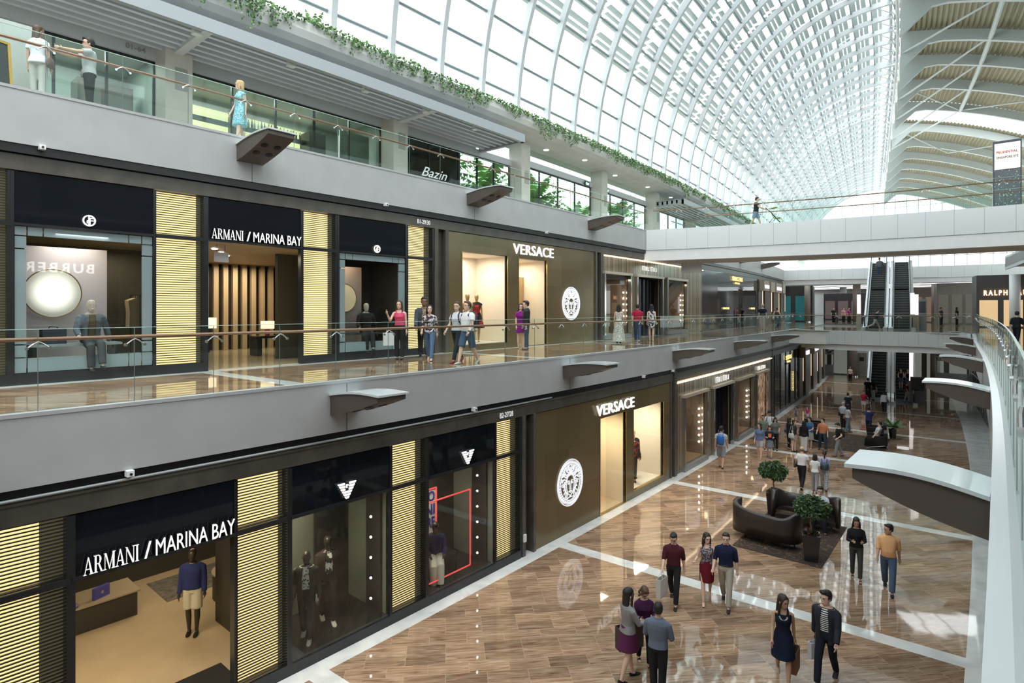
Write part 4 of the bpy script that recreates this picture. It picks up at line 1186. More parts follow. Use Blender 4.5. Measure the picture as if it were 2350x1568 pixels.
# bar with shelves and bottles
t = thing('bar_shelving', 'dark back-bar shelving with rows of bottles behind the upper shop glass', 'shelving', P(-20.6, 7.2, Z2))
m = MB()
for z in (1.35, 2.10): m.hb(-20.9, -20.5, 7.3, 12.4, Z2 + z, Z2 + z + .06)
m.build('shelf', pm('bar_black', (.03, .035, .035), .3), t)
m = MB(); 
for Y in (7.3, 9.1, 12.4): m.hb(-20.9, -20.5, Y, Y + .12, Z2, Z2 + 2.7)
m.hb(-21.0, -20.3, 11.9, 12.6, Z2, Z2 + 2.5); m.hb(-20.6, -20.0, 7.1, 12, Z2, Z2 + 1.05); m.build('upright', pm('bar_black'), t)
m = MB(); m.hb(-21.9, -21.85, 7.1, 12.8, Z2 + 2.2, Z2 + 2.9); m.build('glow_panel', pm('bar_glow', (.6, .55, .3), .5, emit=(1, .85, .45), es=.8), t)
bm = []
for col, nm in (((.16, .20, .05), 'bottle_green'), ((.45, .32, .07), 'bottle_amber'), ((.04, .06, .04), 'bottle_dark'), ((.6, .62, .58), 'bottle_clear')):
    m = MB(); m.rings([(0, 0, 0, .04, .04), (0, 0, .19, .04, .04), (0, 0, .24, .018, .018), (0, 0, .31, .015, .015)], 8); me = m.build('bottle', pm(nm, col, .15), smooth=False); bm.append(me)
first = True
rnd = random.Random(3)
cnt = 0
for zz, ys_ in ((1.41, [7.6 + .13 * i for i in range(10)] + [9.4 + .125 * i for i in range(18)]), (2.16, [9.3 + .125 * i for i in range(20)])):
    for Y in ys_:
        k = rnd.randrange(4); o = bm[k]
        if cnt > 3 or True: o = bm[k].copy(); link(o)
        o.location = P(-20.62 + rnd.uniform(-.05, .05), Y, Z2 + zz); o.scale = (1, 1, rnd.uniform(.85, 1.1)); cnt += 1
        tag(o, ['green', 'amber', 'dark', 'clear'][k] + ' glass bottle on the ' + ('lower' if zz < 2 else 'upper') + ' shelf of the back bar', 'bottle', ['green', 'amber', 'dark', 'clear'][k] + ' bottles, ' + ('lower' if zz < 2 else 'upper') + ' bar shelf')
for o in bm: bpy.data.objects.remove(o)
m = MB()
m.hb(-19.6, -19.55, 12.75, 14.1, Z2, Z2 + 2.6)
def lattice_mat():
    m = pm('lattice_screen', (.30, .33, .28), .5); nt = m.node_tree; n = nt.nodes; tc = n.new('ShaderNodeTexCoord'); v = n.new('ShaderNodeTexVoronoi'); v.inputs['Scale'].default_value = 7; v.inputs['Randomness'].default_value = 0; v.distance = 'MANHATTAN'
    r = n.new('ShaderNodeValToRGB'); r.color_ramp.interpolation = 'CONSTANT'; r.color_ramp.elements[0].color = (.04, .045, .04, 1); r.color_ramp.elements[1].color = (.42, .46, .40, 1); r.color_ramp.elements[1].position = .34
    nt.links.new(tc.outputs['Object'], v.inputs['Vector']); nt.links.new(v.outputs['Distance'], r.inputs[0]); nt.links.new(r.outputs[0], n['Principled BSDF'].inputs['Base Color']); return m
tag(m.build('patterned_screen', lattice_mat()), 'patterned lattice screen behind the last pane of the bar', 'screen')
m = MB(); fit_text(m, 'Bazin', 16.3, 17.8, 12.42, 12.82, ULG + .05, .0, .01, shear=.45); tag(m.build('shop_sign', pm('sign_white', (.85, .85, .85), .5, emit=(1, 1, 1), es=.25)), 'white script shop name on the dark upper glass front', 'sign')
m = MB(); fit_text(m, '01-64', 5.35, 5.85, 14.02, 14.17, -18.74, .0, .01); tag(m.build('unit_number', pm('number_grey', (.30, .31, .32), .5)), 'grey raised unit number on the beam above the near upper glass front', 'number')
def room_fill(Y, z, power):  # unseen area light added to brighten the near upper rooms
    d = bpy.data.lights.new('room_fill', 'AREA'); d.energy = power; d.size = 1.6; d.color = (.95, 1, .92); o = bpy.data.objects.new('room_fill', d); link(o); o.location = P(-20.2, Y, z)
for Y in (1.5, 4.6, 8.5, 12): room_fill(Y, 14.2, 70)
# furniture in the near room
t = thing('cupboard', 'brown timber cupboard behind the upper glass beside the first column', 'cupboard', P(-20.4, 5.0, Z2)); m = MB(); m.hb(-21, -20.3, 4.6, 6.0, Z2, Z2 + 2.4); m.build('carcass', pm('walnut', (.12, .09, .07), .5), t); m = MB(); m.hb(-20.29, -20.27, 4.65, 5.28, Z2 + .1, Z2 + 2.3); m.build('door', pm('walnut_light', (.18, .13, .10), .5), t); m = MB(); m.hb(-20.29, -20.27, 5.32, 5.95, Z2 + .1, Z2 + 2.3); m.build('door', pm('walnut_light'), t)
t = thing('partition', 'dark brown screen wall behind the upper glass at the far left', 'partition', P(-20.4, 2.2, Z2)); m = MB(); m.hb(-20.5, -20.4, 1.0, 3.3, Z2, Z2 + 2.7); m.build('panel', pm('walnut'), t)
t = thing('chalkboard', 'folding chalkboard with yellow timber frame at the left edge of the upper balcony', 'chalkboard', P(-15.2, 2.05, Z2 + .03), ang(2) + .3)
m = MB(); m.bar((0, -.35, .0), (-.12, -.35, 1.1), .05); m.bar((0, .35, .0), (-.12, .35, 1.1), .05); m.bar((-.12, -.35, 1.08), (-.12, .35, 1.08), .05); m.bar((-.45, -.35, .0), (-.12, -.35, 1.1), .04); m.bar((-.45, .35, .0), (-.12, .35, 1.1), .04); m.build('frame', pm('yellow_timber', (.52, .33, .08), .5), t, world=False)
m = MB(); m.add([(-.01, -.33, .15), (-.01, .33, .15), (-.11, .33, 1.07), (-.11, -.33, 1.07), (-.03, -.33, .15), (-.03, .33, .15), (-.13, .33, 1.07), (-.13, -.33, 1.07)], [(0, 1, 2, 3), (7, 6, 5, 4), (0, 4, 5, 1), (1, 5, 6, 2), (2, 6, 7, 3), (3, 7, 4, 0)]); m.build('board', pm('slate', (.05, .06, .06), .7), t, world=False)
t = thing('menu_board', 'tall grey menu board standing behind the chalkboard', 'board', P(-15.9, 2.55, Z2), ang(2)); m = MB(); m.box(0, .04, -.3, .35, .1, 1.75); m.build('panel', pm('menu_grey', (.45, .50, .48), .6), t, world=False); m = MB(); m.box(-.2, .2, -.05, .05, 0, .1); m.build('foot', M_dark, t, world=False)
# exit signs
for i, (Y, z) in enumerate(((29.4, 14.55), (31.9, 14.55), )):
    t = thing('exit_sign', 'small dark green lit exit sign on the upper beam, %s of the fourth column' % ('left', 'right')[i], 'sign', P(-18.6, Y, z - .35)); m = MB(); m.hb(-18.65, -18.60, Y - .25, Y + .25, z - .5, z - .22); m.build('case', pm('exit_dark', (.02, .05, .05), .4), t)
    m = MB(); fit_text(m, 'EXIT', Y - .18, Y + .18, z - .43, z - .29, -18.59, .0, .01); m.build('lettering', pm('exit_glow', (.6, .9, .8), .5, emit=(.6, 1, .85), es=1.2), t)
for i, (u, Y) in enumerate(((-17.9, 21.2), (-18.2, 24.5), (-17.7, 27.6), (-18.1, 32), (-17.9, 36.5), (-18.0, 41))):
    m = MB(); m.rings([(0, 0, 0, .13, .13), (0, 0, .02, .13, .13)], 14, Matrix.Translation(P(u, Y, 15.055)))
    tag(m.build('ceiling_light', pm('lamp_disc', (.9, .9, .85), .5, emit=(1, .97, .9), es=3)), 'round recessed light in the concrete soffit, %s along' % ordn[i], 'light', 'soffit downlights')
# trees outside the upper glazing
M_trunk = pm('palm_trunk', (.22, .17, .12), .9)
rnd = random.Random(11)
tl = [(-23.5, 20.2), (-24.5, 22.6), (-23.2, 25.2), (-24.8, 27.8), (-23.6, 30.6), (-25, 33.6), (-24, 36.6), (-25.5, 40), (-24, 44), (-26, 49), (-25, 55)]
for i, (u, Y) in enumerate(tl):
    h = rnd.uniform(1.6, 3.4); b = P(u, Y, 10.95)
    t = thing('palm_tree', 'green palm outside the upper glass doors, %s from the left' % (ordn + ['ninth', 'tenth', 'eleventh'])[i].replace('nearest', 'first'), 'palm tree', b, 0, 'palms outside the upper glazing')
    m = MB(); m.tube([b, b + Vector((rnd.uniform(-.1, .1), .05, h * .5)), b + Vector((0, 0, h))], [.16, .12, .10], 8); m.build('trunk', M_trunk, t)
    m = MB(); fronds(m, b + Vector((0, 0, h)), 20, 2.5, 1.2, .09, i); fronds(m, b + Vector((0, 0, h * .55)), 14, 1.9, .8, .11, i + 50); fronds(m, b + Vector((.3, .8, .2)), 14, 1.9, .5, .12, i + 90); m.build('crown', pm('palm_green', (.20, .36, .12), .5, var=.35, vscale=1.5), t)  # overexposed daylight is put into the pale leaf colour
# ------------------------------------------------------------------ shop fronts
WARM = (1., .82, .47)
def emis(name, col, s, base=None): return pm(name, base or col, .5, emit=col, es=s)
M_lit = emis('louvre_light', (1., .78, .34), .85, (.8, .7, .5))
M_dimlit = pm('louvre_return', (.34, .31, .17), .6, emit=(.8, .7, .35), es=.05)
M_blackglass = pm('black_glass', (.006, .008, .012), .04, spec=.35)
M_sign = emis('sign_letter_light', (1, .97, .93), .62, (.8, .8, .8))
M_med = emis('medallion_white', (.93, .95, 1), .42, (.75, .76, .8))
M_let_side = pm('letter_side', (.02, .02, .02), .4)
def louvre(Y0, YL, Y1, z0, z1, u, tz, label):
    t = thing('louvre_panel', label, 'light panel', P(u, Y0, z0), 0, 'glowing louvred light panels')
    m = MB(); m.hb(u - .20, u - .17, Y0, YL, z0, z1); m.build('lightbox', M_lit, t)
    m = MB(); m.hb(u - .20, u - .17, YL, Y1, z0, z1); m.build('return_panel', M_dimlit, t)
    m = MB(); z = z0
    while z < z1: m.hb(u - .03, u - .005, Y0, Y1, z, z + .016); z += .0515
    m.build('slats', pm('slat_black', (.012, .012, .014), .5), t)
    m = MB(); m.hb(u - .2, u + .02, Y1 - .05, Y1, z0, z1); m.hb(u - .2, u + .02, Y0 - .04, Y0, z0, z1); m.hb(u - .03, u + .035, Y0, Y1, tz - .05, tz + .04); m.hb(u - .2, u + .02, Y0 - .04, Y1, z0 - .22, z0); m.build('frame', M_dark, t)
    return t
def serif_word(m, word, y0, y1, z0, z1, u, d=.035):
    """high-contrast serif capitals: A R M N I"""
    G = {
        'A': (.95, [[(0, 0), (.28, 0), (.28, .03), (0, .03)], [(.10, .03), (.14, .03), (.46, .95), (.42, 1)], [(.42, 1), (.50, 1), (.84, .03), (.66, .03)], [(.55, 0), (.95, 0), (.95, .03), (.55, .03)], [(.22, .30), (.68, .30), (.68, .335), (.22, .335)]]),
        'R': (.92, [[(0, 0), (.36, 0), (.36, .03), (0, .03)], [(.10, .03), (.26, .03), (.26, .97), (.10, .97)], [(0, .97), (.5, .97), (.5, 1), (0, 1)], [(.48, 1), (.62, .93), (.70, .80), (.70, .70), (.54, .70), (.54, .82), (.46, .97)], [(.70, .72), (.62, .56), (.48, .48), (.46, .51), (.54, .60), (.54, .72)], [(.26, .48), (.5, .48), (.5, .515), (.26, .515)], [(.40, .49), (.54, .49), (.80, .02), (.92, .03), (.92, 0), (.66, 0)]]),
        'M': (1.15, [[(0, 0), (.26, 0), (.26, .03), (0, .03)], [(.11, .03), (.15, .03), (.15, .97), (.11, .97)], [(0, .97), (.26, .97), (.62, .05), (.54, 0), (.12, .97)], [(.54, 0), (.58, 0), (.94, .97), (.90, .97)], [(.86, .03), (1.03, .03), (1.03, .97), (.86, .97)], [(.76, 0), (1.13, 0), (1.13, .03), (.76, .03)], [(.86, .97), (1.13, .97), (1.13, 1), (.86, 1)]]),
        'N': (1.0, [[(0, 0), (.26, 0), (.26, .03), (0, .03)], [(.11, .03), (.15, .03), (.15, .97), (.11, .97)], [(0, 1), (.20, 1), (.86, .04), (.80, 0), (.70, 0), (.08, .97)], [(.82, 0), (.86, 0), (.86, .97), (.82, .97)], [(.72, .97), (.98, .97), (.98, 1), (.72, 1)]]),
        'I': (.42, [[(0, 0), (.36, 0), (.36, .03), (0, .03)], [(.10, .03), (.26, .03), (.26, .97), (.10, .97)], [(0, .97), (.36, .97), (.36, 1), (0, 1)]])}
    W = sum(G[c][0] for c in word); x = 0
    for c in word:
        w, polys = G[c]
        for p in polys: m.prism([(x + a, b) for a, b in p], lambda a, b, dd: P(u + dd, y0 + (y1 - y0) * a / W, z0 + (z1 - z0) * b), d)
        x += w
def armani_sign(y0, y1, z0, z1, u, label):
    t = thing('shop_sign', label, 'sign', P(u, y0, z0), 0)
    L = y1 - y0
    for nm, off, mat, grow in (('letter_backs', 0., M_let_side, .0), ('letter_faces', .06, M_sign, 0.)):
        m = MB(); uu = u + .02 + off; d = .06 if off == 0 else .012
        serif_word(m, 'ARMANI', y0, y0 + L * .33, z0, z1, uu, d)
        m.prism([(y0 + L * .362, z0), (y0 + L * .375, z0), (y0 + L * .405, z1), (y0 + L * .392, z1)], lambda a, b, dd: P(uu + dd, a, b), d)
        fit_text(m, 'MARINA BAY', y0 + L * .435, y1, z0, z1, uu, .0, d)
        m.build(nm, mat, t)
    return t
def disc_map(Yc, zc, r, u): return lambda a, b, d: P(u + d, Yc + a * r, zc + b * r)
def ring_poly(m, f, r0, r1, a0, a1, d, n=None):
    n = n or max(3, int(abs(a1 - a0) / .13)); vs = []; fs = []
    for i in range(n + 1):
        a = a0 + (a1 - a0) * i / n; c_, s_ = math.cos(a), math.sin(a)
        vs += [f(c_ * r0, s_ * r0, 0), f(c_ * r1, s_ * r1, 0), f(c_ * r1, s_ * r1, d), f(c_ * r0, s_ * r0, d)]
    fs.append((0, 1, 2, 3))
    for i in range(n):
        a, b = 4 * i, 4 * i + 4
        for k in range(4): fs.append((a + k, b + k, b + (k + 1) % 4, a + (k + 1) % 4))
    fs.append((4 * n + 3, 4 * n + 2, 4 * n + 1, 4 * n)); m.add(vs, fs)
def stroke(m, f, pts, w, d):
    """tapered flat stroke"""
    n = len(pts)
    for i in range(n - 1):
        (x0, y0_), (x1, y1_) = pts[i], pts[i + 1]; L = math.hypot(x1 - x0, y1_ - y0_) or 1e-6
        nx, ny = -(y1_ - y0_) / L * w / 2, (x1 - x0) / L * w / 2
        m.prism([(x0 - nx, y0_ - ny), (x1 - nx, y1_ - ny), (x1 + nx, y1_ + ny), (x0 + nx, y0_ + ny)], f, d)
def medallion(Yc, zc, r, u, label):
    t = thing('medallion', label, 'emblem', P(u, Yc, zc))
    f = disc_map(Yc, zc, r, u + .02); d = .02; m = MB()
    ring_poly(m, f, .955, 1.0, 0, 2 * pi, d, 48); ring_poly(m, f, .90, .925, 0, 2 * pi, d, 48); ring_poly(m, f, .735, .765, 0, 2 * pi, d, 48)
    m.build('rim', M_med, t)
    m = MB(); N = 40                                    # meander band
    for i in range(N):
        a = 2 * pi * i / N; da = 2 * pi / N
        ring_poly(m, f, .765, .885, a, a + da * .20, d, 2); ring_poly(m, f, .86, .885, a + da * .2, a + da * .8, d, 2); ring_poly(m, f, .80, .87, a + da * .62, a + da * .8, d, 2)
    m.build('meander_band', M_med, t)
    m = MB()
    # hair: wavy locks springing from the brow
    for sx in (-1, 1):
        for k, (x0, y0_, x1, y1_, w) in enumerate(((.05, .33, .10, .70, .10), (.10, .36, .34, .66, .10), (.14, .33, .52, .52, .11), (.2, .30, .62, .34, .11), (.24, .20, .66, .14, .10), (.30, .12, .60, -.06, .09), (.34, .02, .54, -.24, .08), (.36, -.08, .48, -.44, .08), (.36, -.2, .36, -.62, .08), (.30, -.36, .22, -.66, .07), (.0, .34, .0, .66, .05), (.42, .44, .58, .40, .07), (.24, .52, .2, .70, .06))):
            pts = []
            for q in range(7):
                s_ = q / 6; x = x0 + (x1 - x0) * s_; y = y0_ + (y1_ - y0_) * s_; wob = .045 * math.sin(s_ * 2 * pi + k)
                L = math.hypot(x1 - x0, y1_ - y0_); pts.append((sx * (x - (y1_ - y0_) / L * wob), y + (x1 - x0) / L * wob))
            stroke(m, f, pts, w * .62, d)
        # curl ends
        for cx, cy_, rr in ((.60, .40, .07), (.66, .20, .07), (.60, -.02, .07), (.38, .62, .06), (.13, .70, .05)):
            ring_poly(m, lambda a, b, dd, cx=cx, cy_=cy_: f(sx * cx + a, cy_ + b, dd), rr * .62, rr, 0, 1.6 * pi, d, 10)
    # face outline, brows, eyes, nose, lips
    stroke(m, f, [(-.26, .18), (-.31, .0), (-.28, -.25), (-.17, -.46), (0, -.56), (.17, -.46), (.28, -.25), (.31, 0), (.26, .18)], .035, d)
    stroke(m, f, [(-.26, .2), (-.16, .30), (0, .335), (.16, .30), (.26, .2)], .05, d)
    for sx in (-1, 1):
        stroke(m, f, [(sx * .04, .03), (sx * .12, .10), (sx * .23, .05)], .03, d)
        stroke(m, f, [(sx * .06, -.03), (sx * .13, .02), (sx * .21, -.03), (sx * .13, -.06), (sx * .06, -.03)], .022, d)
        stroke(m, f, [(sx * .05, .02), (sx * .035, -.22), (sx * .07, -.27)], .02, d)
    stroke(m, f, [(-.07, -.275), (0, -.30), (.07, -.275)], .02, d)
    stroke(m, f, [(-.12, -.37), (0, -.345), (.12, -.37), (0, -.43), (-.12, -.37)], .035, d)
    stroke(m, f, [(-.34, -.66), (0, -.60), (.34, -.66)], .04, d)
    m.build('gorgon_face', M_med, t)
    return t
def ga_logo(Yc, zc, r, u, label):
    t = thing('shop_emblem', label, 'emblem', P(u, Yc, zc)); f = disc_map(Yc, zc, r, u + .03); m = MB()
    ring_poly(m, f, .78, 1.0, .55, 2 * pi - .2, .03, 30); ring_poly(m, f, .78, 1, -.1, .55, .03, 6)
    stroke(m, f, [(-.05, .85), (-.05, -.85)], .12, .03); stroke(m, f, [(-.30, -.02), (.0, -.02)], .14, .03); stroke(m, f, [(-.30, -.02), (-.30, -.5)], .12, .03)
    stroke(m, f, [(.12, .55), (.12, -.9)], .12, .03); stroke(m, f, [(.05, .42), (.7, .42)], .13, .03); stroke(m, f, [(.1, .0), (.85, .0)], .13, .03)
    m.build('disc_letters', M_sign, t); return t
def eagle(Yc, zc, w, u, label):
    t = thing('shop_emblem', label, 'emblem', P(u, Yc, zc)); f = lambda a, b, d: P(u + .03 + d, Yc + a * w, zc + b * w); m = MB()
    for sx in (-1, 1):
        for k in range(6):
            y = .34 - k * .13; xo = .5 - k * .075; xi = .13 - .012 * k if k < 3 else .02
            m.prism([(sx * xi, y), (sx * xo, y), (sx * (xo - .06), y - .085), (sx * xi, y - .085)], f, .03)
    stroke(m, f, [(-.02, .10), (-.02, .24), (.07, .22)], .05, .03)
    m.build('striped_wings', M_sign, t); return t
def header_glass(Y0, Y1, z0, z1, u, label):
    m = MB(); m.hb(u - .10, u, Y0, Y1, z0, z1); o = m.build('header_panel', M_blackglass); return tag(o, label, 'panel', 'black glass header panels')
def lamp(Y, u, z, power, size=.8, col=(1, .86, .66), sy=None, name='display_lamp', rot=(0, 0, 0)):
    d = bpy.data.lights.new(name, 'AREA'); d.energy = power; d.size = size; d.color = col
    if sy: d.shape = 'RECTANGLE'; d.size_y = sy
    o = bpy.data.objects.new(name, d); link(o); o.location = P(u, Y, z); o.rotation_euler = rot; return o
def room(n, Y0, Y1, ub, uf, z0, z1, fl, wl, cl, side=True):
    """display room behind a shop front"""
    m = MB(); m.hb(ub, uf, Y0, Y1, z0 - .02, z0 + .005); struct(m.build('floor.%03d' % (20 + n), fl))
    m = MB(); m.hb(ub - .1, ub, Y0, Y1, z0, z1); 
    if side: m.hb(ub, uf - .02, Y0 - .03, Y0, z0, z1); m.hb(ub, uf - .02, Y1, Y1 + .03, z0, z1)
    struct(m.build('wall_shop.%03d' % n, wl))
    m = MB(); m.hb(ub, uf, Y0, Y1, z1, z1 + .05); struct(m.build('ceiling.%03d' % (20 + n), cl))
M_dkwall = pm('dark_wall', (.035, .034, .032), .5); M_sand = pm('sand_floor', (.42, .34, .23), .10, var=.08, vscale=1.)
M_cream = pm('cream_wall', (.82, .74, .62), .5); M_greige = pm('greige_wall', (.34, .35, .31), .5); M_dkfloor = pm('dark_floor', (.025, .025, .025), .25)
U = UF2
# --- basement: first fashion shop
louvre(.2, 1.95, 2.28, .22, 3.88, U, 2.95, 'glowing louvred light panel at the bottom left corner of the photo')
louvre(4.70, 5.54, 5.68, .22, 3.88, U, 2.95, 'glowing louvred light panel right of the lower lettered shop entrance')
louvre(8.10, 8.90, 9.12, .22, 3.88, U, 2.95, 'glowing louvred light panel between the two lower display windows')
louvre(11.57, 12.34, 12.62, .22, 3.88, U, 2.95, 'glowing louvred light panel beside the lower bronze shop front')
header_glass(2.32, 4.66, 2.97, 3.88, U, 'glossy black header above the lower lettered entrance')
header_glass(5.72, 8.03, 2.97, 3.88, U, 'glossy black header above the lower window with two mannequins')
header_glass(9.16, 11.52, 2.97, 3.88, U, 'glossy black header above the lower window with the seated mannequin')
m = MB()
for a in (2.30, 4.66, 5.69, 8.05, 9.13, 11.53): m.hb(U - .12, U + .02, a - .02, a + .04, 0, 3.88)
for a, b in ((2.3, 4.7), (5.7, 8.1), (9.15, 11.57)): m.hb(U - .1, U + .04, a, b, 2.92, 2.98)
for a, b in ((5.7, 8.1), (9.15, 11.57)): m.hb(U - .2, U + .02, a, b, 0, .20)
struct(m.build('trim_60', M_dark))
armani_sign(2.42, 4.62, 2.99, 3.24, U, 'white lettered shop sign over the lower entrance at bottom left')
eagle(6.92, 3.20, .44, U, 'striped white bird emblem over the lower window with two mannequins')
eagle(10.45, 3.20, .44, U, 'striped white bird emblem over the lower window with the seated mannequin')
room(1, -2, 8, -18.5, U - .1, 0.01, 2.95, M_sand, M_dkwall, pm('shop_ceiling', (.45, .40, .32), .6), side=False)
m = MB(); m.hb(-13.5, U - .2, 5.60, 5.68, 0, 2.95); m.hb(-18.4, -17, 2, 9, 0, 2.95); struct(m.build('wall_shop.011', M_dkwall))
lamp(3.3, -12.5, 2.85, 50, 1.6, (1, .80, .52)); lamp(5.6, -15.5, 2.85, 42, 1.6, (1, .80, .52)); lamp(1.0, -13, 2.85, 35, 1.2, (1, .8, .52))
# window with two mannequins
room(2, 5.74, 8.03, -12.05, U - .05, .20, 2.93, M_dkfloor, pm('window_back_green', (.20, .215, .18), .45), M_dkwall)
m = MB(); m.hb(-12.04, -11.98, 7.15, 8.03, .2, 2.93); m.hb(-11.2, U - .25, 7.97, 8.02, .2, 2.93); struct(m.build('wall_shop.012', M_dkwall))
m = MB(); m.hb(U - .02, U - .005, 5.74, 8.03, .2, 2.93); struct(m.build('window_60', G_shop))
lamp(6.3, -11.2, 2.85, 22, .7, (1, .86, .62)); lamp(5.95, -11.7, 2.0, 5, .3, (1, .78, .4))
room(3, 9.18, 11.5, -12.05, U - .05, .20, 2.93, M_dkfloor, pm('window_back_green'), M_dkwall)
m = MB(); m.hb(-12.04, -11.98, 10.55, 11.5, .2, 2.93); m.hb(-11.2, U - .25, 11.44, 11.49, .2, 2.93); struct(m.build('wall_shop.013', M_dkwall))
m = MB(); m.hb(U - .02, U - .005, 9.18, 11.5, .2, 2.93); struct(m.build('window_61', G_shop))
lamp(9.9, -11.2, 2.85, 20, .7, (1, .88, .7))
BULB = emis('bulb_glow', (1, .93, .85), 14)
def bulbs(Y, u, zs, r=.022, group='', label=''):
    first = None
    for z in zs:
        m = MB(); m.ell((0, 0, 0), r, 8, 6); o = m.build('bulb', BULB); o.location = P(u, Y, z); tag(o, label, 'bulb', group)
bulbs(7.72, U - .25, [.62 + .44 * i for i in range(5)], .026, 'bulbs in the lower two-mannequin window', 'small bare bulb in a vertical row at the right of the two-mannequin window')
bulbs(11.1, U - .25, [.55 + .40 * i for i in range(6)], .026, 'bulbs in the lower seated-mannequin window', 'small bare bulb in a vertical row at the right of the seated-mannequin window')
# red tube frames and poster
t = thing('neon_frame', 'tall red tube frame around the seated mannequin', 'frame', P(-10.9, 9.3, .3))
m = MB(); q = [P(-10.62, 9.32, .36), P(-10.62, 10.78, .36), P(-10.62, 10.78, 2.28), P(-10.62, 9.32, 2.28)]
for a, b in zip(q, q[1:] + q[:1]): m.tube([a, b], .018, 6)
m.build('tube', emis('red_tube', (.75, .07, .07), .7), t)
t = thing('poster', 'white poster with blue capital lettering in a red frame behind the seated mannequin', 'poster', P(-11.8, 9.8, .9))
m = MB(); m.hb(-11.80, -11.77, 9.25, 10.62, .95, 2.12); m.build('sheet', pm('poster_white', (.66, .68, .66), .5), t)
m = MB(); q = [P(-11.75, 9.25, .93), P(-11.75, 10.63, .93), P(-11.75, 10.63, 2.14), P(-11.75, 9.25, 2.14)]
for a, b in zip(q, q[1:] + q[:1]): m.tube([a, b], .02, 6)
m.build('frame', emis('red_tube', (.75, .07, .07), .7), t)
m = MB(); fit_text(m, 'EMPORIO', 9.28, 10.58, 1.80, 2.08, -11.76, .03, .008); fit_text(m, 'ARMANI', 9.28, 10.58, 1.46, 1.74, -11.76, .03, .008); fit_text(m, 'SINGAPORE', 9.28, 10.58, 1.12, 1.40, -11.76, .03, .008); m.build('lettering', pm('poster_blue', (.05, .05, .30), .6), t)
t = thing('bench', 'black wire-framed box bench under the seated mannequin', 'bench', P(-11.2, 9.9, .2)); m = MB()
for a in (9.45, 10.6):
    for b in (-11.45, -10.95): m.bar(P(b, a, .2), P(b, a, .66), .02)
m.build('legs_frame', M_dark, t); m = MB(); m.hb(-11.48, -10.92, 9.42, 10.63, .63, .67); m.build('top', M_dark, t)
# inside the entrance
t = thing('display_counter', 'long dark counter with beige top inside the lower entrance, nearest the left panel', 'counter', P(-15, 3.6, 0)); m = MB(); m.prof([(-15.9, 0), (-15.1, 0), (-15.1, .55), (-15.9, .55)], 2.6, 4.55); m.build('plinth', M_dkwall, t); m = MB(); m.hb(-15.95, -15.05, 2.5, 4.6, .55, .58); m.build('top', pm('beige_top', (.30, .25, .18), .3), t)
t = thing('display_table', 'round dark pedestal table with beige top inside the lower entrance at right', 'table', P(-13.9, 6.6, 0)); m = MB(); m.rings([(0, 0, 0, .55, .55), (0, 0, .6, .55, .55)], 24, Matrix.Translation(P(-14.4, 6.5, 0))); m.build('drum', M_dkwall, t); m = MB(); m.rings([(0, 0, .6, .57, .57), (0, 0, .63, .57, .57)], 24, Matrix.Translation(P(-14.4, 6.5, 0))); m.build('top', pm('beige_top'), t)
for i, (u_, Y_, c_, lb) in enumerate(((-15.5, 3.0, (.12, .10, .30), 'dark blue box on the long counter inside the lower entrance'), (-15.3, 3.9, (.06, .06, .30), 'blue square handbag on the long counter inside the lower entrance'))):
    t = thing('handbag' if i else 'display_box', lb, 'bag' if i else 'box', P(u_, Y_, .58), .4); m = MB(); m.box(-.04, .04, -.17, .17, 0, .24); m.build('body', pm('blue_leather_%d' % i, c_, .4), t, world=False)
    m = MB(); m.box(.04, .046, -.03, .03, .09, .15); m.build('clasp', M_steel, t, world=False)
for i, Y_ in enumerate((3.25, 3.42)):
    m = MB(); m.tube([(-.10, 0, .02), (0, 0, .04), (.10, 0, .025)], [(.03, .02), (.035, .035), (.025, .015)], 8); o = m.build('shoe', pm('display_shoe', (.10, .08, .25), .4), smooth=True); o.location = P(-15.2, Y_, .585); tag(o, 'blue and white display shoe on the long counter', 'shoe', 'display shoes on the counter')
for i, Y_ in enumerate((6.35, 6.55)):
    m = MB(); m.tube([(-.10, 0, .02), (0, 0, .04), (.10, 0, .025)], [(.03, .02), (.035, .035), (.025, .015)], 8); o = m.build('shoe', pm('display_shoe_grey', (.30, .30, .28), .5), smooth=True); o.location = P(-14.25, Y_, .635); tag(o, 'grey display shoe on the round table', 'shoe', 'display shoes on the round table')
m = MB(); m.prof([(-16.6, .016), (-15.2, .016), (-15.2, .02), (-16.6, .02)], 5.2, 6.9); tag(m.build('rug', pm('grey_rug', (.12, .11, .10), .9, var=.4, vscale=8)), 'dark mottled rug deep inside the lower entrance', 'rug')
m = MB(); m.hb(-11.8, U - .3, 4.0, 5.0, .016, .022); tag(m.build('door_mat', pm('black_mat', (.012, .012, .012), .9)), 'black door mat inside the lower entrance', 'mat')
# pilaster between shops
m = MB(); m.hb(U - .4, U - .2, 12.62, 13.26, 0, 3.9); m.hb(U - .3, U + .03, 12.66, 12.80, 0, 3.9); m.hb(U - .3, U + .05, 13.14, 13.26, 0, 3.9); struct(m.build('trim_61', M_brown))
t = thing('wall_fitting', 'small white box fitting low on the pilaster beside the louvred panel', 'fitting', P(U, 12.75, .5)); m = MB(); m.hb(U + .03, U + .08, 12.68, 12.78, .42, .62); m.build('case', M_white, t)
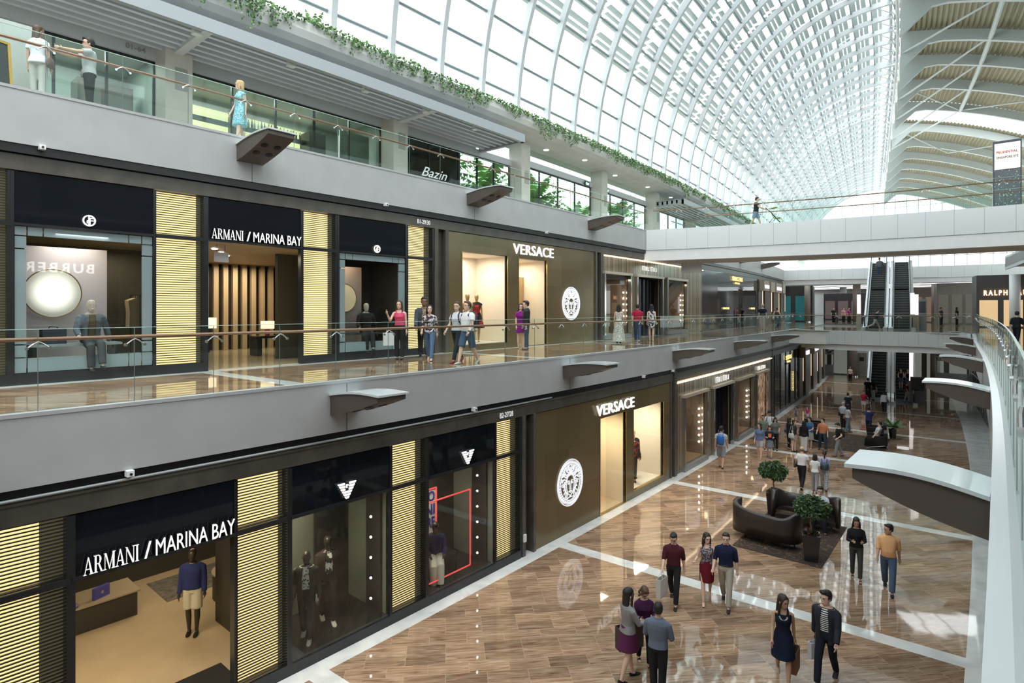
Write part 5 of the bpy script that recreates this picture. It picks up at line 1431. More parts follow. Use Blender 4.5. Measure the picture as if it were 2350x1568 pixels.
# --- bronze panelled shop with medallion, both floors
M_gold = tex_panel('gold_bronze_panel', (.160, .122, .062), .22, (1.25, 1.3), .14, metal=.25, spec=.5)
def wall_with_openings(name, Y0, Y1, z0, z1, u, holes, mat):
    m = MB(); Y = Y0
    for a, b, c_, d in holes:
        m.hb(u - .12, u, Y, a, z0, z1); m.hb(u - .12, u, a, b, d, z1)
        if c_ > z0: m.hb(u - .12, u, a, b, z0, c_)
        Y = b
    m.hb(u - .12, u, Y, Y1, z0, z1); return struct(m.build(name, mat))
def checker():
    m = pm('gold_checker', (.45, .30, .10), .3, metal=.3); nt = m.node_tree; n = nt.nodes; tc = n.new('ShaderNodeTexCoord'); s = n.new('ShaderNodeSeparateXYZ'); c_ = n.new('ShaderNodeCombineXYZ'); ck = n.new('ShaderNodeTexBrick'); ck.inputs['Brick Width'].default_value = .14; ck.inputs['Row Height'].default_value = .16; ck.offset = .5; ck.inputs['Scale'].default_value = 1; ck.inputs['Mortar Size'].default_value = 0
    ck.inputs['Color1'].default_value = (.50, .33, .12, 1); ck.inputs['Color2'].default_value = (.22, .15, .06, 1)
    nt.links.new(tc.outputs['Object'], s.inputs[0]); nt.links.new(s.outputs['Y'], c_.inputs['X']); nt.links.new(s.outputs['Z'], c_.inputs['Y']); nt.links.new(c_.outputs[0], ck.inputs['Vector']); nt.links.new(ck.outputs['Color'], n['Principled BSDF'].inputs['Base Color']); return m
wall_with_openings('wall_front', 13.26, 22.56, 0, 3.88, U, ((16.9, 18.7, 0, 3.22), (19.3, 21.9, .25, 3.2)), M_gold)
medallion(15.05, 1.54, .715, U, 'large white openwork medallion with a face on the lower bronze shop front')
t = thing('shop_sign', 'white capital shop name over the lower bronze shop front', 'sign', P(U, 16.5, 3.3)); m = MB(); fit_text(m, 'VERSACE', 16.55, 19.2, 3.34, 3.70, U + .05, .004, .05, 1.05); m.build('lettering', M_sign, t)
room(4, 16.9, 18.7, -13.5, U - .1, .012, 3.2, pm('cream_floor', (.60, .48, .34), .12), M_cream, M_cream)
t = thing('screen_wall', 'golden checked screen just inside the lower bronze shop door', 'screen', P(-12, 18, 0)); m = MB(); m.hb(-11.6, -11.5, 17.35, 18.64, 0.012, 2.85); m.build('panel', checker(), t)
m = MB(); fit_text(m, 'O', 17.6, 18.1, 2.3, 2.75, -11.49, 0., .01); m.build('small_disc', M_white, t)
m = MB(); m.hb(U - .02, U - .005, 17.3, 18.7, .02, 3.2); struct(m.build('window_62', G_shop))
lamp(17.5, -11.1, 3.1, 45, .8, (1, .80, .50)); 
room(5, 19.32, 21.88, -11.9, U - .1, .25, 3.18, M_cream, M_cream, M_cream)
lamp(20.6, -11.2, 3.12, 60, 1.0, (1, .88, .70)); m = MB(); m.hb(U - .02, U - .005, 19.3, 21.9, .25, 3.2); struct(m.build('window_63', G_shop))
m = MB()
for a, b, c_, d in ((19.3, 21.9, .25, 3.2), (16.9, 18.7, 0, 3.22)): m.hb(U - .1, U + .015, a - .03, a, c_, d); m.hb(U - .1, U + .015, b, b + .03, c_, d); m.hb(U - .1, U + .015, a, b, c_, c_ + .03)
struct(m.build('trim_62', pm('brass_edge', (.45, .33, .12), .25, metal=.8)))
m = MB(); m.hb(U - .3, U + .03, 22.56, 22.70, 0, 4.3); m.hb(U - .3, U + .08, 22.86, 23.1, 0, 4.3); m.hb(U - .35, U - .1, 22.6, 23.1, 0, 4.3); struct(m.build('trim_63', M_brown))
# --- fluted shop with protruding window frames
def fluted():
    m = pm('fluted_curtain', (.34, .28, .20), .18, metal=.35, spec=.6); nt = m.node_tree; n = nt.nodes; b = n['Principled BSDF']; tc = n.new('ShaderNodeTexCoord'); s = n.new('ShaderNodeSeparateXYZ')
    nz = n.new('ShaderNodeTexNoise'); nz.noise_dimensions = '1D'; nz.inputs['Scale'].default_value = 5.5; nz.inputs['Detail'].default_value = 5; nz.inputs['Roughness'].default_value = .7
    r = n.new('ShaderNodeValToRGB'); r.color_ramp.elements[0].position = .38; r.color_ramp.elements[0].color = (.115, .095, .070, 1); r.color_ramp.elements[1].position = .64; r.color_ramp.elements[1].color = (.50, .41, .28, 1)
    nt.links.new(tc.outputs['Object'], s.inputs[0]); nt.links.new(s.outputs['Y'], nz.inputs['W']); nt.links.new(nz.outputs['Fac'], r.inputs[0]); nt.links.new(r.outputs[0], b.inputs['Base Color']); return m
M_flute = fluted(); M_chrome = pm('polished_frame', (.55, .54, .52), .12, metal=.9)
def miumiu(u, Y0, Y1, zf, zt, wins, door, texts, level, poster=None):
    holes = sorted([(a, b, zf + .22, zf + 3.1) for a, b in wins] + [(door[0], door[1], zf, zf + 3.12)] + ([(poster[0], poster[1], zf + .2, zf + 3.1)] if poster else []))
    wall_with_openings('wall_front.%s' % level, Y0, Y1, zf, zt, u, holes, M_flute)
    for i, (a, b) in enumerate(wins + [door] + ([poster] if poster else [])):
        dr = (a, b) == door; z0 = zf if dr else zf + .2; zt_ = zf + 3.12
        nm = 'door_surround' if dr else 'window_surround'
        t = thing(nm, 'polished metal %s on the %s fluted shop front, %s' % ('door surround' if dr else 'window surround', level, 'around the black doorway' if dr else ['left of the doorway', 'right of the doorway'][i] if (a, b) != poster else 'around the warm poster'), 'surround', P(u, a, z0))
        m = MB(); m.hb(u - .05, u + .16, a - .14, a, z0, zt_); m.hb(u - .05, u + .16, b, b + .14, z0, zt_); m.build('jamb', M_chrome, t); m = MB(); m.hb(u - .05, u + .20, a - .18, b + .18, zt_, zt_ + .12); m.build('lintel', pm('lintel_warm', (.60, .52, .42), .3, metal=.3), t)
        if not dr: m = MB(); m.hb(u - .05, u + .16, a - .14, b + .14, z0 - .2, z0); m.build('sill', pm('sill_grey', (.22, .22, .22), .3), t)
    m = MB(); m.hb(u + .02, u + .10, Y0, Y1, zt - .10, zt - .05); tag(m.build('cove_light', emis('cove_warm', (1, .80, .55), 1.8)), 'warm light strip along the top of the %s fluted shop front' % level, 'light strip')
    for k, (a, b, z0, z1) in enumerate(texts):
        t = thing('shop_sign', 'white rounded shop name on the %s fluted shop front%s' % (level, ', over the doorway' if k == 0 else ', above the warm poster'), 'sign', P(u, a, z0))
        m = MB(); h = z1 - z0; w = (b - a) / 2.15
        for q in range(2):
            x = a + q * (w * 1.15); st = w * .09
            def f(p_, r_, d_, x=x): return P(u + .06 + d_, x + p_ * w, z0 + r_ * h)
            sw = .022
            for cx in (.10, .30): ring_poly(m, lambda p_, r_, d_, cx=cx: f(p_ + cx, r_ * 1.3 + .72, d_), .078, .122, 0, pi, .015, 8)
            for xx in (0.0, .2, .4): m.prism([(xx - sw, 0), (xx + sw, 0), (xx + sw, .74), (xx - sw, .74)], f, .015)
            for xx, z_0 in ((.54, 0), (.68, .22), (.93, .0)): m.prism([(xx - sw, z_0), (xx + sw, z_0), (xx + sw, .8), (xx - sw, .8)], f, .015)
            ring_poly(m, lambda p_, r_, d_: f(p_ + .805, r_ * 1.3 + .22, d_), .103, .147, pi, 2 * pi, .015, 8)
        m.build('lettering', M_sign, t)
miumiu(U, 23.12, 38.9, 0, 3.88, [(23.9, 26.5), (31.3, 34.2)], (27.55, 30.35), [(27.9, 29.9, 3.34, 3.66), (35.4, 37.3, 3.32, 3.58)], 'lower', (35.1, 37.6))
miumiu(UF1, 24.2, 38.0, Z1 + .02, 9.48, [(24.1 + .15, 26.85), (31.75, 34.7)], (27.75, 30.9), [(28.4, 30.3, 8.90, 9.18)], 'upper')
for n_, (a, b, u, z) in enumerate(((23.9, 26.5, U, 0), (31.3, 34.2, U, 0), (24.25, 26.85, UF1, Z1), (31.75, 34.7, UF1, Z1))):
    room(6 + n_, a, b, u - 1.5, u - .1, z + .22, z + 3.08, pm('tan_floor', (.40, .26, .14), .3), pm('tan_wall', (.17, .12, .085), .5), M_dkwall)
    m = MB(); m.hb(u - .03, u - .015, a, b, z + .2, z + 3.1); struct(m.build('window_%d' % (64 + n_), G_shop))
    lamp((a + b) / 2, u - .8, z + 3.0, 16, .8, (1, .78, .5))
    bulbs(b - .15, u - .2, [z + .8 + .3 * i for i in range(6)], .045, 'bulbs in fluted shop window %s' % 'abcd'[n_].replace('a', 'lower left').replace('b', 'lower right').replace('c', 'upper left').replace('d', 'upper right'), 'round bulb in a vertical row in the %s fluted shop window' % ['lower left', 'lower right', 'upper left', 'upper right'][n_])
    for k, (du, dy, hh) in enumerate(((-.5, .7, .55), (-.9, 1.5, .8))):
        t = thing('display_plinth', '%s beige display plinth in the %s window of the fluted shop' % (['low', 'tall'][k], ['lower left', 'lower right', 'upper left', 'upper right'][n_]), 'plinth', P(u + du, a + dy, z + .22)); m = MB(); m.box(-.22, .22, -.22, .22, 0, hh); m.build('block', pm('plinth_beige', (.48, .36, .24), .5), t, world=False); m = MB(); m.box(-.26, .26, -.26, .26, hh, hh + .06); m.build('top', pm('plinth_top', (.62, .50, .36), .4), t, world=False)
for u, z, a, b, lv in ((U, 0, 27.55, 30.35, 'lower'), (UF1, Z1, 27.75, 30.9, 'upper')):
    m = MB(); m.hb(u - .5, u - .4, a, b, z + .01, z + 3.1)
    for k in range(6): m.tube([P(u - .38, a + .1 + k * .5, z + .02), P(u - .38, a + .1 + k * .5, z + 3.1)], .05, 6)
    tag(m.build('entrance_curtain', pm('black_drape', (.010, .011, .013), .35)), 'black draped entrance of the %s fluted shop' % lv, 'curtain')
def poster_art():
    m = pm('warm_art', (.7, .45, .25), .5, emit=(1, .62, .36), es=.25); nt = m.node_tree; n = nt.nodes; tc = n.new('ShaderNodeTexCoord'); nz = n.new('ShaderNodeTexNoise'); mp = n.new('ShaderNodeMapping'); mp.inputs['Scale'].default_value = (1, 1.6, .6)
    r = n.new('ShaderNodeValToRGB'); r.color_ramp.elements[0].position = .42; r.color_ramp.elements[0].color = (.16, .07, .03, 1); r.color_ramp.elements[1].position = .6; r.color_ramp.elements[1].color = (.85, .60, .40, 1)
    nt.links.new(tc.outputs['Object'], mp.inputs[0]); nt.links.new(mp.outputs[0], nz.inputs['Vector']); nt.links.new(nz.outputs['Fac'], r.inputs[0]); nt.links.new(r.outputs[0], n['Principled BSDF'].inputs['Base Color']); nt.links.new(r.outputs[0], n['Principled BSDF'].inputs['Emission Color']); return m
m = MB(); m.hb(U - .08, U - .04, 35.1, 37.6, .2, 3.1); tag(m.build('backlit_poster', poster_art()), 'tall warm backlit poster with pale abstract shapes on the lower fluted shop front', 'poster')
m = MB(); m.hb(U - .4, U - .1, 38.9, 39.9, 0, 4.3); m.hb(U - .2, U + .05, 39.3, 39.5, 0, 4.3); struct(m.build('trim_64', M_brown))
# --- black glass shop
M_mir = pm('dark_mirror', (.05, .06, .065), .05, spec=.8, metal=.3)
M_blkmarble = pm('black_marble', (.012, .014, .017), .12, var=.5, vscale=.7)
wall_with_openings('wall_front.lower2', 39.9, 48.6, 0, 3.95, U, ((43.6, 45.2, 0, 3.1),), M_mir)
m = MB(); m.hb(U - .5, U - .4, 43.5, 45.3, 0, 3.2); struct(m.build('wall_shop.020', M_blkmarble))
m = MB()
for a in (39.9, 41.8, 43.55, 45.2, 47.2, 48.5): m.hb(U - .05, U + .04, a - .04, a + .04, 0, 3.9)
m.hb(U - .02, U + .06, 43.5, 45.3, 3.05, 3.15); m.hb(U, U + .03, 39.9, 43.5, .95, 1.0); m.hb(U, U + .03, 39.9, 48.5, 0, .25); struct(m.build('trim_65', M_dark))
t = thing('shop_sign', 'gold lettering on the lower black glass shop', 'sign', P(U, 43, 3.3)); m = MB(); fit_text(m, 'STATE', 43.3, 45.4, 3.38, 3.66, U + .05, .0, .05, 1.2); fit_text(m, 'HOTEL', 43.8, 44.9, 3.16, 3.28, U + .05, .0, .05, 1.2); m.build('lettering', emis('gold_glow', (1, .75, .30), .7), t)
t = thing('gold_banner', 'thin vertical gold emblem on the lower black glass shop', 'emblem', P(U, 45.9, .9)); m = MB()
for k in range(9): m.prism([(45.85 - .09 * (k % 2), 1.0 + .16 * k), (46.1, 1.0 + .16 * k), (46.05 + .06 * (k % 2), 1.12 + .16 * k), (45.9, 1.13 + .16 * k)], lambda a, b, d: P(U + .05 + d, a, b), .03)
m.build('leaf_strip', emis('gold_glow', (1, .75, .30), .7), t)
wall_with_openings('wall_front.upper1', 38.0, 41.4, Z1, 9.5, UF1, (), M_blkmarble)
wall_with_openings('wall_front.upper2', 41.4, 53.8, Z1, 9.5, UF1, ((45.5, 53.2, Z1 + .05, 8.4),), M_mir)
room(12, 45.5, 53.2, -17, UF1 - .1, Z1 + .02, 8.35, M_dkfloor, M_blkmarble, M_dkwall)
m = MB(); m.hb(UF1 - .03, UF1 - .015, 45.5, 53.2, Z1, 8.4); struct(m.build('window_70', G_dim))
m = MB()
for k in range(14): m.hb(-16.2, -16.1, 45.9 + k * .55, 45.98 + k * .55, Z1, 8.3)
struct(m.build('trim_66', pm('silver_rod', (.4, .42, .44), .25, metal=.8)))
lamp(49, -15.6, 8.25, 40, 1.5, (.85, .9, 1))
t = thing('shop_sign', 'gold lettering on the upper black glass shop', 'sign', P(UF1, 45, 9)); m = MB(); fit_text(m, 'SINCERE', 45.0, 48.1, 9.02, 9.34, UF1 + .05, .0, .05, 1.2); fit_text(m, 'FINE', 45.8, 47.2, 8.78, 8.92, UF1 + .05, .0, .05, 1.2); m.build('lettering', emis('gold_glow', (1, .75, .30), .7), t)
for k, Y_ in enumerate((43.4, 51.8)):
    t = thing('window_label', 'small gold lettering low on the upper black glass shop, %s' % ('left of the doors' if k == 0 else 'right of the doors'), 'lettering', P(UF1, Y_, 6.7)); m = MB(); fit_text(m, 'SINCERE', Y_ - .8, Y_ + .8, 6.85, 7.0, UF1 + .05, .03, .02, 1.2); m.build('letters', emis('gold_glow', (1, .75, .30), .7), t)
# --- brown timber panel shops beyond
M_tim = pm('brown_timber', (.10, .072, .052), .35, var=.35, vscale=2)
def timber(u, Y0, Y1, z0, z1, lvl, signs):
    m = MB(); m.hb(u - .3, u - .1, Y0, Y1, z0, z1); 
    Y = Y0; k = 0
    while Y < Y1 - 1: m.hb(u - .1, u + .04 + .12 * (k % 2), Y + .25, Y + 1.9, z0, z1); Y += 2.3; k += 1
    struct(m.build('wall_front.t' + lvl, M_tim))
    Y = Y0; k = 0
    while Y < Y1 - 1:
        m = MB(); m.hb(u + .0, u + .05, Y + 2.02, Y + 2.10, z0 + (.6 if k % 2 else 1.2), z1 - 1.0); tag(m.build('light_slot', emis('slot_glow', (1, .72, .5), 1.1)), 'thin vertical lit slot between the %s brown timber panels' % lvl, 'light', 'lit slots between %s timber panels' % lvl); Y += 2.3; k += 1
    for (a, b, txt, lab) in signs:
        t = thing('sign_box', lab, 'sign', P(u, a, z1 - 1)); m = MB(); m.hb(u + .05, u + .45, a, b, z1 - 1.0, z1 - .1); m.build('box', pm('taupe_box', (.36, .31, .25), .5), t)
        if txt: m = MB(); fit_text(m, txt, a + (b - a) * .1, b - (b - a) * .1, z1 - .78, z1 - .48, u + .47, .03, .03); m.build('lettering', emis('sign_pinkwhite', (1, .88, .90), 1.6), t)
timber(U, 48.7, 66, 0, 4.15, 'lower', ((49.0, 51.0, 'VIVICCI', 'taupe lit sign box on the lower brown timber shop, left one'), (54, 57, 'VIVICCI', 'taupe lit sign box on the lower brown timber shop, right one')))
timber(UF1, 54.0, 69, Z1, 9.5, 'upper', ((54.6, 57.0, 'VIVICCI', 'taupe sign box with small white lettering, first on the upper timber shop'), (58, 60, '', 'blank taupe box, second on the upper timber shop'), (60.8, 64.2, 'UNICCI', 'wide taupe sign box with bright white lettering on the upper timber shop'), (65.2, 67, '', 'narrow blank taupe box at the right end of the upper timber shop')))
# --- upper first fashion shop (B1)
U = UF1
zb0, zt0, zh = Z1 + .20, 9.48, 8.48
louvre(.6, 2.0, 2.25, zb0, zt0, U, zh, 'glowing louvred light panel at the left edge of the photo on the B1 level')
louvre(4.76, 5.67, 5.82, zb0, zt0, U, zh, 'glowing louvred light panel between the round-disc window and the upper lettered entrance')
louvre(8.35, 9.20, 9.39, zb0, zt0, U, zh, 'glowing louvred light panel right of the upper lettered entrance')
louvre(11.99, 12.80, 13.08, zb0, zt0, U, zh, 'glowing louvred light panel beside the upper bronze shop front')
header_glass(2.28, 4.72, 8.50, 9.48, U, 'glossy black header above the window with the large glowing disc')
header_glass(5.88, 8.28, 8.50, 9.48, U, 'glossy black header above the upper lettered entrance')
header_glass(9.46, 11.88, 8.50, 9.48, U, 'glossy black header above the upper window with the plain disc')
armani_sign(5.93, 8.25, 8.52, 8.76, U, 'white lettered shop sign over the upper entrance')
ga_logo(3.50, 8.66, .115, U, 'round white two-letter emblem above the window with the large glowing disc')
ga_logo(10.76, 8.64, .115, U, 'round white two-letter emblem above the upper window with the plain disc')
m = MB()
for a in (2.26, 4.72, 5.84, 8.29, 9.42, 11.9): m.hb(U - .12, U + .02, a - .02, a + .04, Z1, 9.48)
for a, b in ((2.3, 4.7), (5.85, 8.3), (9.45, 11.9)): m.hb(U - .1, U + .03, a, b, 8.45, 8.50)
for a, b in ((2.3, 4.72), (9.45, 11.9)): m.hb(U - .2, U + .02, a, b, Z1, Z1 + .22)
struct(m.build('trim_67', M_dark))
M_tile = pm('blue_grey_glass_tile', (.22, .29, .31), .12, spec=.6)
def tile_frame(Y0, Y1, a, b, z0, z1, zt, zb_, n):
    m = MB(); g = .012
    def q(y0, y1, c_, d): m.hb(U - .06, U - .01, y0 + g, y1 - g, c_ + g, d - g)
    for y0, y1 in ((Y0, a), (b, Y1)):
        q(y0, y1, zb_, z0); q(y0, y1, z0, z0 + .25); q(y0, y1, z0 + .25, z1 - .25); q(y0, y1, z1 - .25, z1); q(y0, y1, z1, zt)
    q(a, a + .25, z1, zt); q(a + .25, b - .25, z1, zt); q(b - .25, b, z1, zt); q(a, b - .25, zb_, z0); q(b - .25, b, zb_, z0)
    o = m.build('tiled_surround', M_tile); return tag(o, 'blue-grey glass tile border around the upper window with the %s disc' % n, 'surround')
tile_frame(2.30, 4.70, 2.50, 4.48, 5.92, 8.26, 8.45, 5.62, 'glowing'); tile_frame(9.48, 11.88, 9.68, 11.62, 5.92, 8.26, 8.45, 5.62, 'plain')
room(13, 2.3, 5.8, -17.8, U - .22, 5.72, 8.40, pm('pale_window_floor', (.45, .48, .50), .3), M_dkwall, pm('bronze_ceiling', (.32, .25, .16), .5), side=True)
room(14, 9.6, 11.75, -16.2, U - .1, 5.72, 8.40, pm('pale_window_floor'), M_dkwall, pm('bronze_ceiling'), side=True)
for a, b in ((2.5, 4.48), (9.68, 11.62)):
    m = MB(); m.hb(U - .03, U - .015, a, b, 5.9, 8.28); struct(m.build('window_%d' % int(70 + a), G_shop))
def gradient_back(nm, c0, c1):
    m = pm(nm, c0, .6); nt = m.node_tree; n = nt.nodes; tc = n.new('ShaderNodeTexCoord'); nz = n.new('ShaderNodeTexNoise'); nz.inputs['Scale'].default_value = .5
    r = n.new('ShaderNodeValToRGB'); r.color_ramp.elements[0].position = .4; r.color_ramp.elements[0].color = (*c0, 1); r.color_ramp.elements[1].position = .62; r.color_ramp.elements[1].color = (*c1, 1)
    nt.links.new(tc.outputs['Object'], nz.inputs['Vector']); nt.links.new(nz.outputs['Fac'], r.inputs[0]); nt.links.new(r.outputs[0], n['Principled BSDF'].inputs['Base Color']); return m
t = thing('backdrop', 'pale pinkish backdrop panel behind the glowing disc', 'backdrop', P(-15.6, 2.6, 5.72)); m = MB(); m.hb(-15.62, -15.56, 2.62, 4.08, 5.74, 8.16); m.build('panel', gradient_back('pale_backdrop', (.66, .60, .58), (.50, .47, .55)), t)
t = thing('backdrop', 'brownish shaded backdrop panel behind the plain disc', 'backdrop', P(-15.6, 9.7, 5.72)); m = MB(); m.hb(-15.62, -15.56, 9.72, 10.92, 5.74, 8.14); m.build('panel', gradient_back('brown_backdrop', (.40, .30, .24), (.24, .22, .24)), t)
def disc_mat():
    m = bpy.data.materials.new('glowing_disc'); m.use_nodes = True; MATS['glowing_disc'] = m; nt = m.node_tree; n = nt.nodes; b = n['Principled BSDF']; b.inputs['Base Color'].default_value = (.75, .75, .66, 1)
    tc = n.new('ShaderNodeTexCoord'); g = n.new('ShaderNodeVectorMath'); g.operation = 'LENGTH'; r = n.new('ShaderNodeMapRange'); r.inputs[1].default_value = .44; r.inputs[2].default_value = .16; r.inputs[3].default_value = .05; r.inputs[4].default_value = 1.1
    nt.links.new(tc.outputs['Object'], g.inputs[0]); nt.links.new(g.outputs['Value'], r.inputs[0]); b.inputs['Emission Color'].default_value = (1, .98, .88, 1); nt.links.new(r.outputs[0], b.inputs['Emission Strength']); return m
for Yc, zc, r_, mt, lb in ((3.07, 7.19, .50, disc_mat(), 'large round glowing disc with thin bronze rim in the upper left window'), (10.2, 7.19, .42, pm('plain_disc', (.62, .52, .34), .5, emit=(1, .85, .55), es=.12), 'round plain tan disc in the second upper window')):
    t = thing('light_disc', lb, 'disc lamp', P(-15.44, Yc, zc), ang(Yc)); m = MB(); M4 = Matrix.Rotation(pi / 2, 4, 'Y')
    m.rings([(0, 0, 0, r_, r_), (0, 0, .03, r_, r_)], 40, M4); m.build('disc', mt, t, world=False)
    m = MB(); m.tube([(.03, math.cos(a) * r_, math.sin(a) * r_) for a in [2 * pi * i / 40 for i in range(41)]], .012, 6); m.build('rim', pm('bronze_rim', (.30, .22, .12), .3, metal=.7), t, world=False)
    m = MB(); m.bar((-.02, 0, 0), (-.11, 0, 0), .1); m.build('bracket', M_dark, t, world=False)
lamp(3.4, -15.0, 8.35, 17, .9, (1, .93, .88)); lamp(10.3, -15.1, 8.35, 10, .5, (1, .82, .6)); lamp(4.9, -16.6, 8.3, 26, .8, (1, .8, .5))
# clothes rail in the left window, with hanging jackets
t = thing('clothes_rail', 'dark clothes rail in the back of the upper left window', 'clothes rail', P(-16.7, 5.0, 5.72)); m = MB(); m.tube([P(-17.1, 5.0, 5.74), P(-17.1, 5.0, 7.2), P(-16.4, 5.0, 7.2), P(-16.4, 5.0, 5.74)], .015, 6); m.build('rail', M_dark, t)
for k, c_ in enumerate(((.08, .06, .05), (.55, .45, .32), (.60, .50, .36), (.10, .10, .08))):
    m = MB(); m.tube([(0, 0, 0), (0, 0, -.04)], .006, 5); m.rings([(0, 0, -.78, .02, .20), (0, 0, -.4, .02, .19), (0, 0, -.12, .02, .22), (0, 0, -.05, .015, .05)], 10); o = m.build('hanging_jacket', cloth(c_)); o.location = P(-16.98 + .15 * k, 5.0, 7.18); tag(o, '%s jacket hanging on the rail in the upper left window, %s' % (['brown', 'tan', 'light tan', 'olive'][k], ['first', 'second', 'third', 'fourth'][k]), 'jacket', 'jackets on the clothes rail')
t = thing('travel_bag', 'dark blue ribbed travel bag on the low bench left of the seated grey-coated mannequin', 'bag', P(-14.95, 2.98, 6.15), ang(3)); m = MB(); m.box(-.12, .12, -.2, .2, 0, .30); m.build('body', pm('navy_bag', (.03, .04, .06), .5, bump=.5, bscale=40), t, world=False); m = MB(); m.tube([(0, -.08, .30), (0, -.06, .35), (0, .06, .35), (0, .08, .30)], .012, 6); m.build('handle', M_dark, t, world=False)
for i, (Y_, lb) in enumerate(((3.4, 'pale low bench in the upper left window'), (10.5, 'dark low bench in the second upper window'))):
    t = thing('bench', lb, 'bench', P(-15.0, Y_, 5.74), ang(Y_)); m = MB(); m.box(-.25, .25, -.85, .75, .36, .41); m.build('seat', pm('bench_top_%d' % i, (.35, .38, .40) if i == 0 else (.05, .05, .05), .3), t, world=False)
    for sy in (-.75, .65): m = MB(); m.box(-.22, .22, sy - .03, sy + .03, 0, .36); m.build('leg', M_dark, t, world=False)
# upper entrance interior
room(15, 5.9, 12.6, -22.5, U - .1, Z1 + .012, 8.45, M_sand, M_dkwall, pm('bronze_ceiling'), side=False)
m = MB(); m.hb(-16.5, -16.35, 8.55, 12.4, Z1, 8.45); m.hb(-22, -21.9, 5, 13, Z1, 8.4); struct(m.build('wall_shop.021', M_dkwall))
m = MB()
for k in range(20): 
    Y_ = 5.4 + k * .34; m.hb(-21.5, -21.35, Y_, Y_ + .17, Z1, 8.44)
struct(m.build('wall_shop.022', pm('vertical_timber_slat', (.40, .31, .20), .45)))
for k in range(6): m = MB(); m.rings([(0, 0, 0, .07, .07), (0, 0, .02, .07, .07)], 10, Matrix.Translation(P(-16.2 - .9 * k, 6.7 + .55 * (k % 3), 8.425))); tag(m.build('downlight', BULB), 'small bright downlight in the ceiling of the upper lettered entrance', 'light', 'downlights of the upper entrance')
lamp(6.7, -16.5, 8.35, 45, 1.4, (1, .84, .58)); lamp(9.6, -20.2, 8.35, 75, 1.4, (1, .82, .55))
t = thing('hanging_sign', 'blank pale hanging notice inside the upper lettered entrance', 'sign', P(-15.1, 6.35, 7.7)); m = MB(); m.hb(-15.12, -15.08, 6.22, 6.58, 8.02, 8.26); m.build('plate', pm('sign_grey'), t); m = MB(); m.bar(P(-15.1, 6.3, 8.26), P(-15.1, 6.3, 8.44), .01); m.bar(P(-15.1, 6.5, 8.26), P(-15.1, 6.5, 8.44), .01); m.build('wire', M_dark, t)
t = thing('console_table', 'dark console table with a lamp deep inside the upper entrance', 'table', P(-18, 8.0, Z1)); m = MB(); m.hb(-18.3, -17.8, 8.6, 10.0, Z1 + .55, Z1 + .62); m.build('top', M_dark, t); m = MB(); m.hb(-18.3, -17.8, 8.65, 8.8, Z1 + .02, Z1 + .55); m.hb(-18.3, -17.8, 9.8, 9.95, Z1 + .02, Z1 + .55); m.build('legs_panel', M_dark, t)
t = thing('table_lamp', 'square table lamp with cream shade on the console in the upper entrance', 'lamp', P(-18.05, 9.1, Z1 + .62)); m = MB(); m.box(-.05, .05, -.05, .05, 0, .22); m.build('base', pm('lamp_red', (.3, .05, .05), .5), t, world=False); m = MB(); m.box(-.15, .15, -.15, .15, .22, .46); m.build('lamp_shade', emis('shade_glow', (1, .82, .55), .9), t, world=False)
t = thing('table_lamp', 'second cream-shaded lamp farther left inside the upper entrance', 'lamp', P(-20.6, 8.3, Z1 + .02)); m = MB(); m.box(-.05, .05, -.05, .05, 0, .8); m.build('base', M_dark, t, world=False); m = MB(); m.box(-.2, .2, -.2, .2, .8, 1.15); m.build('lamp_shade', emis('shade_glow'  , (1, .82, .55), 1.6), t, world=False)
m = MB(); m.hb(U - .3, U - .15, 13.08, 13.74, Z1, 9.5); m.hb(U - .3, U + .03, 13.12, 13.28, Z1, 9.5); m.hb(U - .3, U + .05, 13.60, 13.74, Z1, 9.5); struct(m.build('trim_68', M_brown))
# upper bronze shop
wall_with_openings('wall_front.vu', 13.74, 23.42, Z1, 9.48, U, ((14.45, 16.92, 5.60, 8.86), (17.63, 19.52, Z1 + .02, 8.84)), M_gold)
medallion(21.35, 7.10, .72, U, 'large white openwork medallion with a face on the upper bronze shop front')
t = thing('shop_sign', 'white capital shop name over the upper bronze shop front', 'sign', P(U, 17.2, 9)); m = MB(); fit_text(m, 'VERSACE', 17.2, 19.9, 8.97, 9.36, U + .05, .004, .05, 1.05); m.build('lettering', M_sign, t)
room(16, 14.47, 16.9, -16.2, U - .1, 5.62, 8.84, M_cream, M_cream, M_cream); lamp(15.7, -15.4, 8.78, 60, 1.0, (1, .88, .76))
room(17, 17.65, 19.5, -17.5, U - .1, Z1 + .022, 8.82, pm('cream_floor'), M_cream, M_cream); lamp(18.5, -15.8, 8.74, 50, 1.0, (1, .84, .66))
m = MB(); m.hb(-15.9, -15.8, 18.5, 19.46, Z1 + .03, 8.2); tag(m.build('golden_screen', pm('amber_panel', (.55, .36, .17), .3)), 'amber panel just inside the upper bronze shop door', 'panel')
m = MB(); m.hb(-15.6, -15.5, 14.55, 15.4, 5.63, 8.3); tag(m.build('display_screen', pm('gold_art', (.70, .42, .14), .4)), 'golden panel at the left of the upper mannequin window', 'panel')
for a, b, c_ in ((14.45, 16.92, 5.6), (17.63, 19.52, Z1)):
    m = MB(); m.hb(U - .03, U - .015, a, b, c_, 8.85); struct(m.build('window_%d' % int(80 + a), G_shop))
m = MB()
for a, b, c_ in ((14.45, 16.92, 5.6), (17.63, 19.52, Z1 + .02)): m.hb(U - .1, U + .02, a - .04, a, c_, 8.86); m.hb(U - .1, U + .02, b, b + .04, c_, 8.86)
struct(m.build('trim_69', pm('brass_edge')))
m = MB(); m.hb(U - .3, U + .06, 23.42, 23.58, Z1, 9.5); m.hb(U - .3, U + .06, 23.9, 24.2, Z1, 9.5); m.hb(U - .3, U - .1, 23.5, 24.2, Z1, 9.5); struct(m.build('trim_70', M_brown))
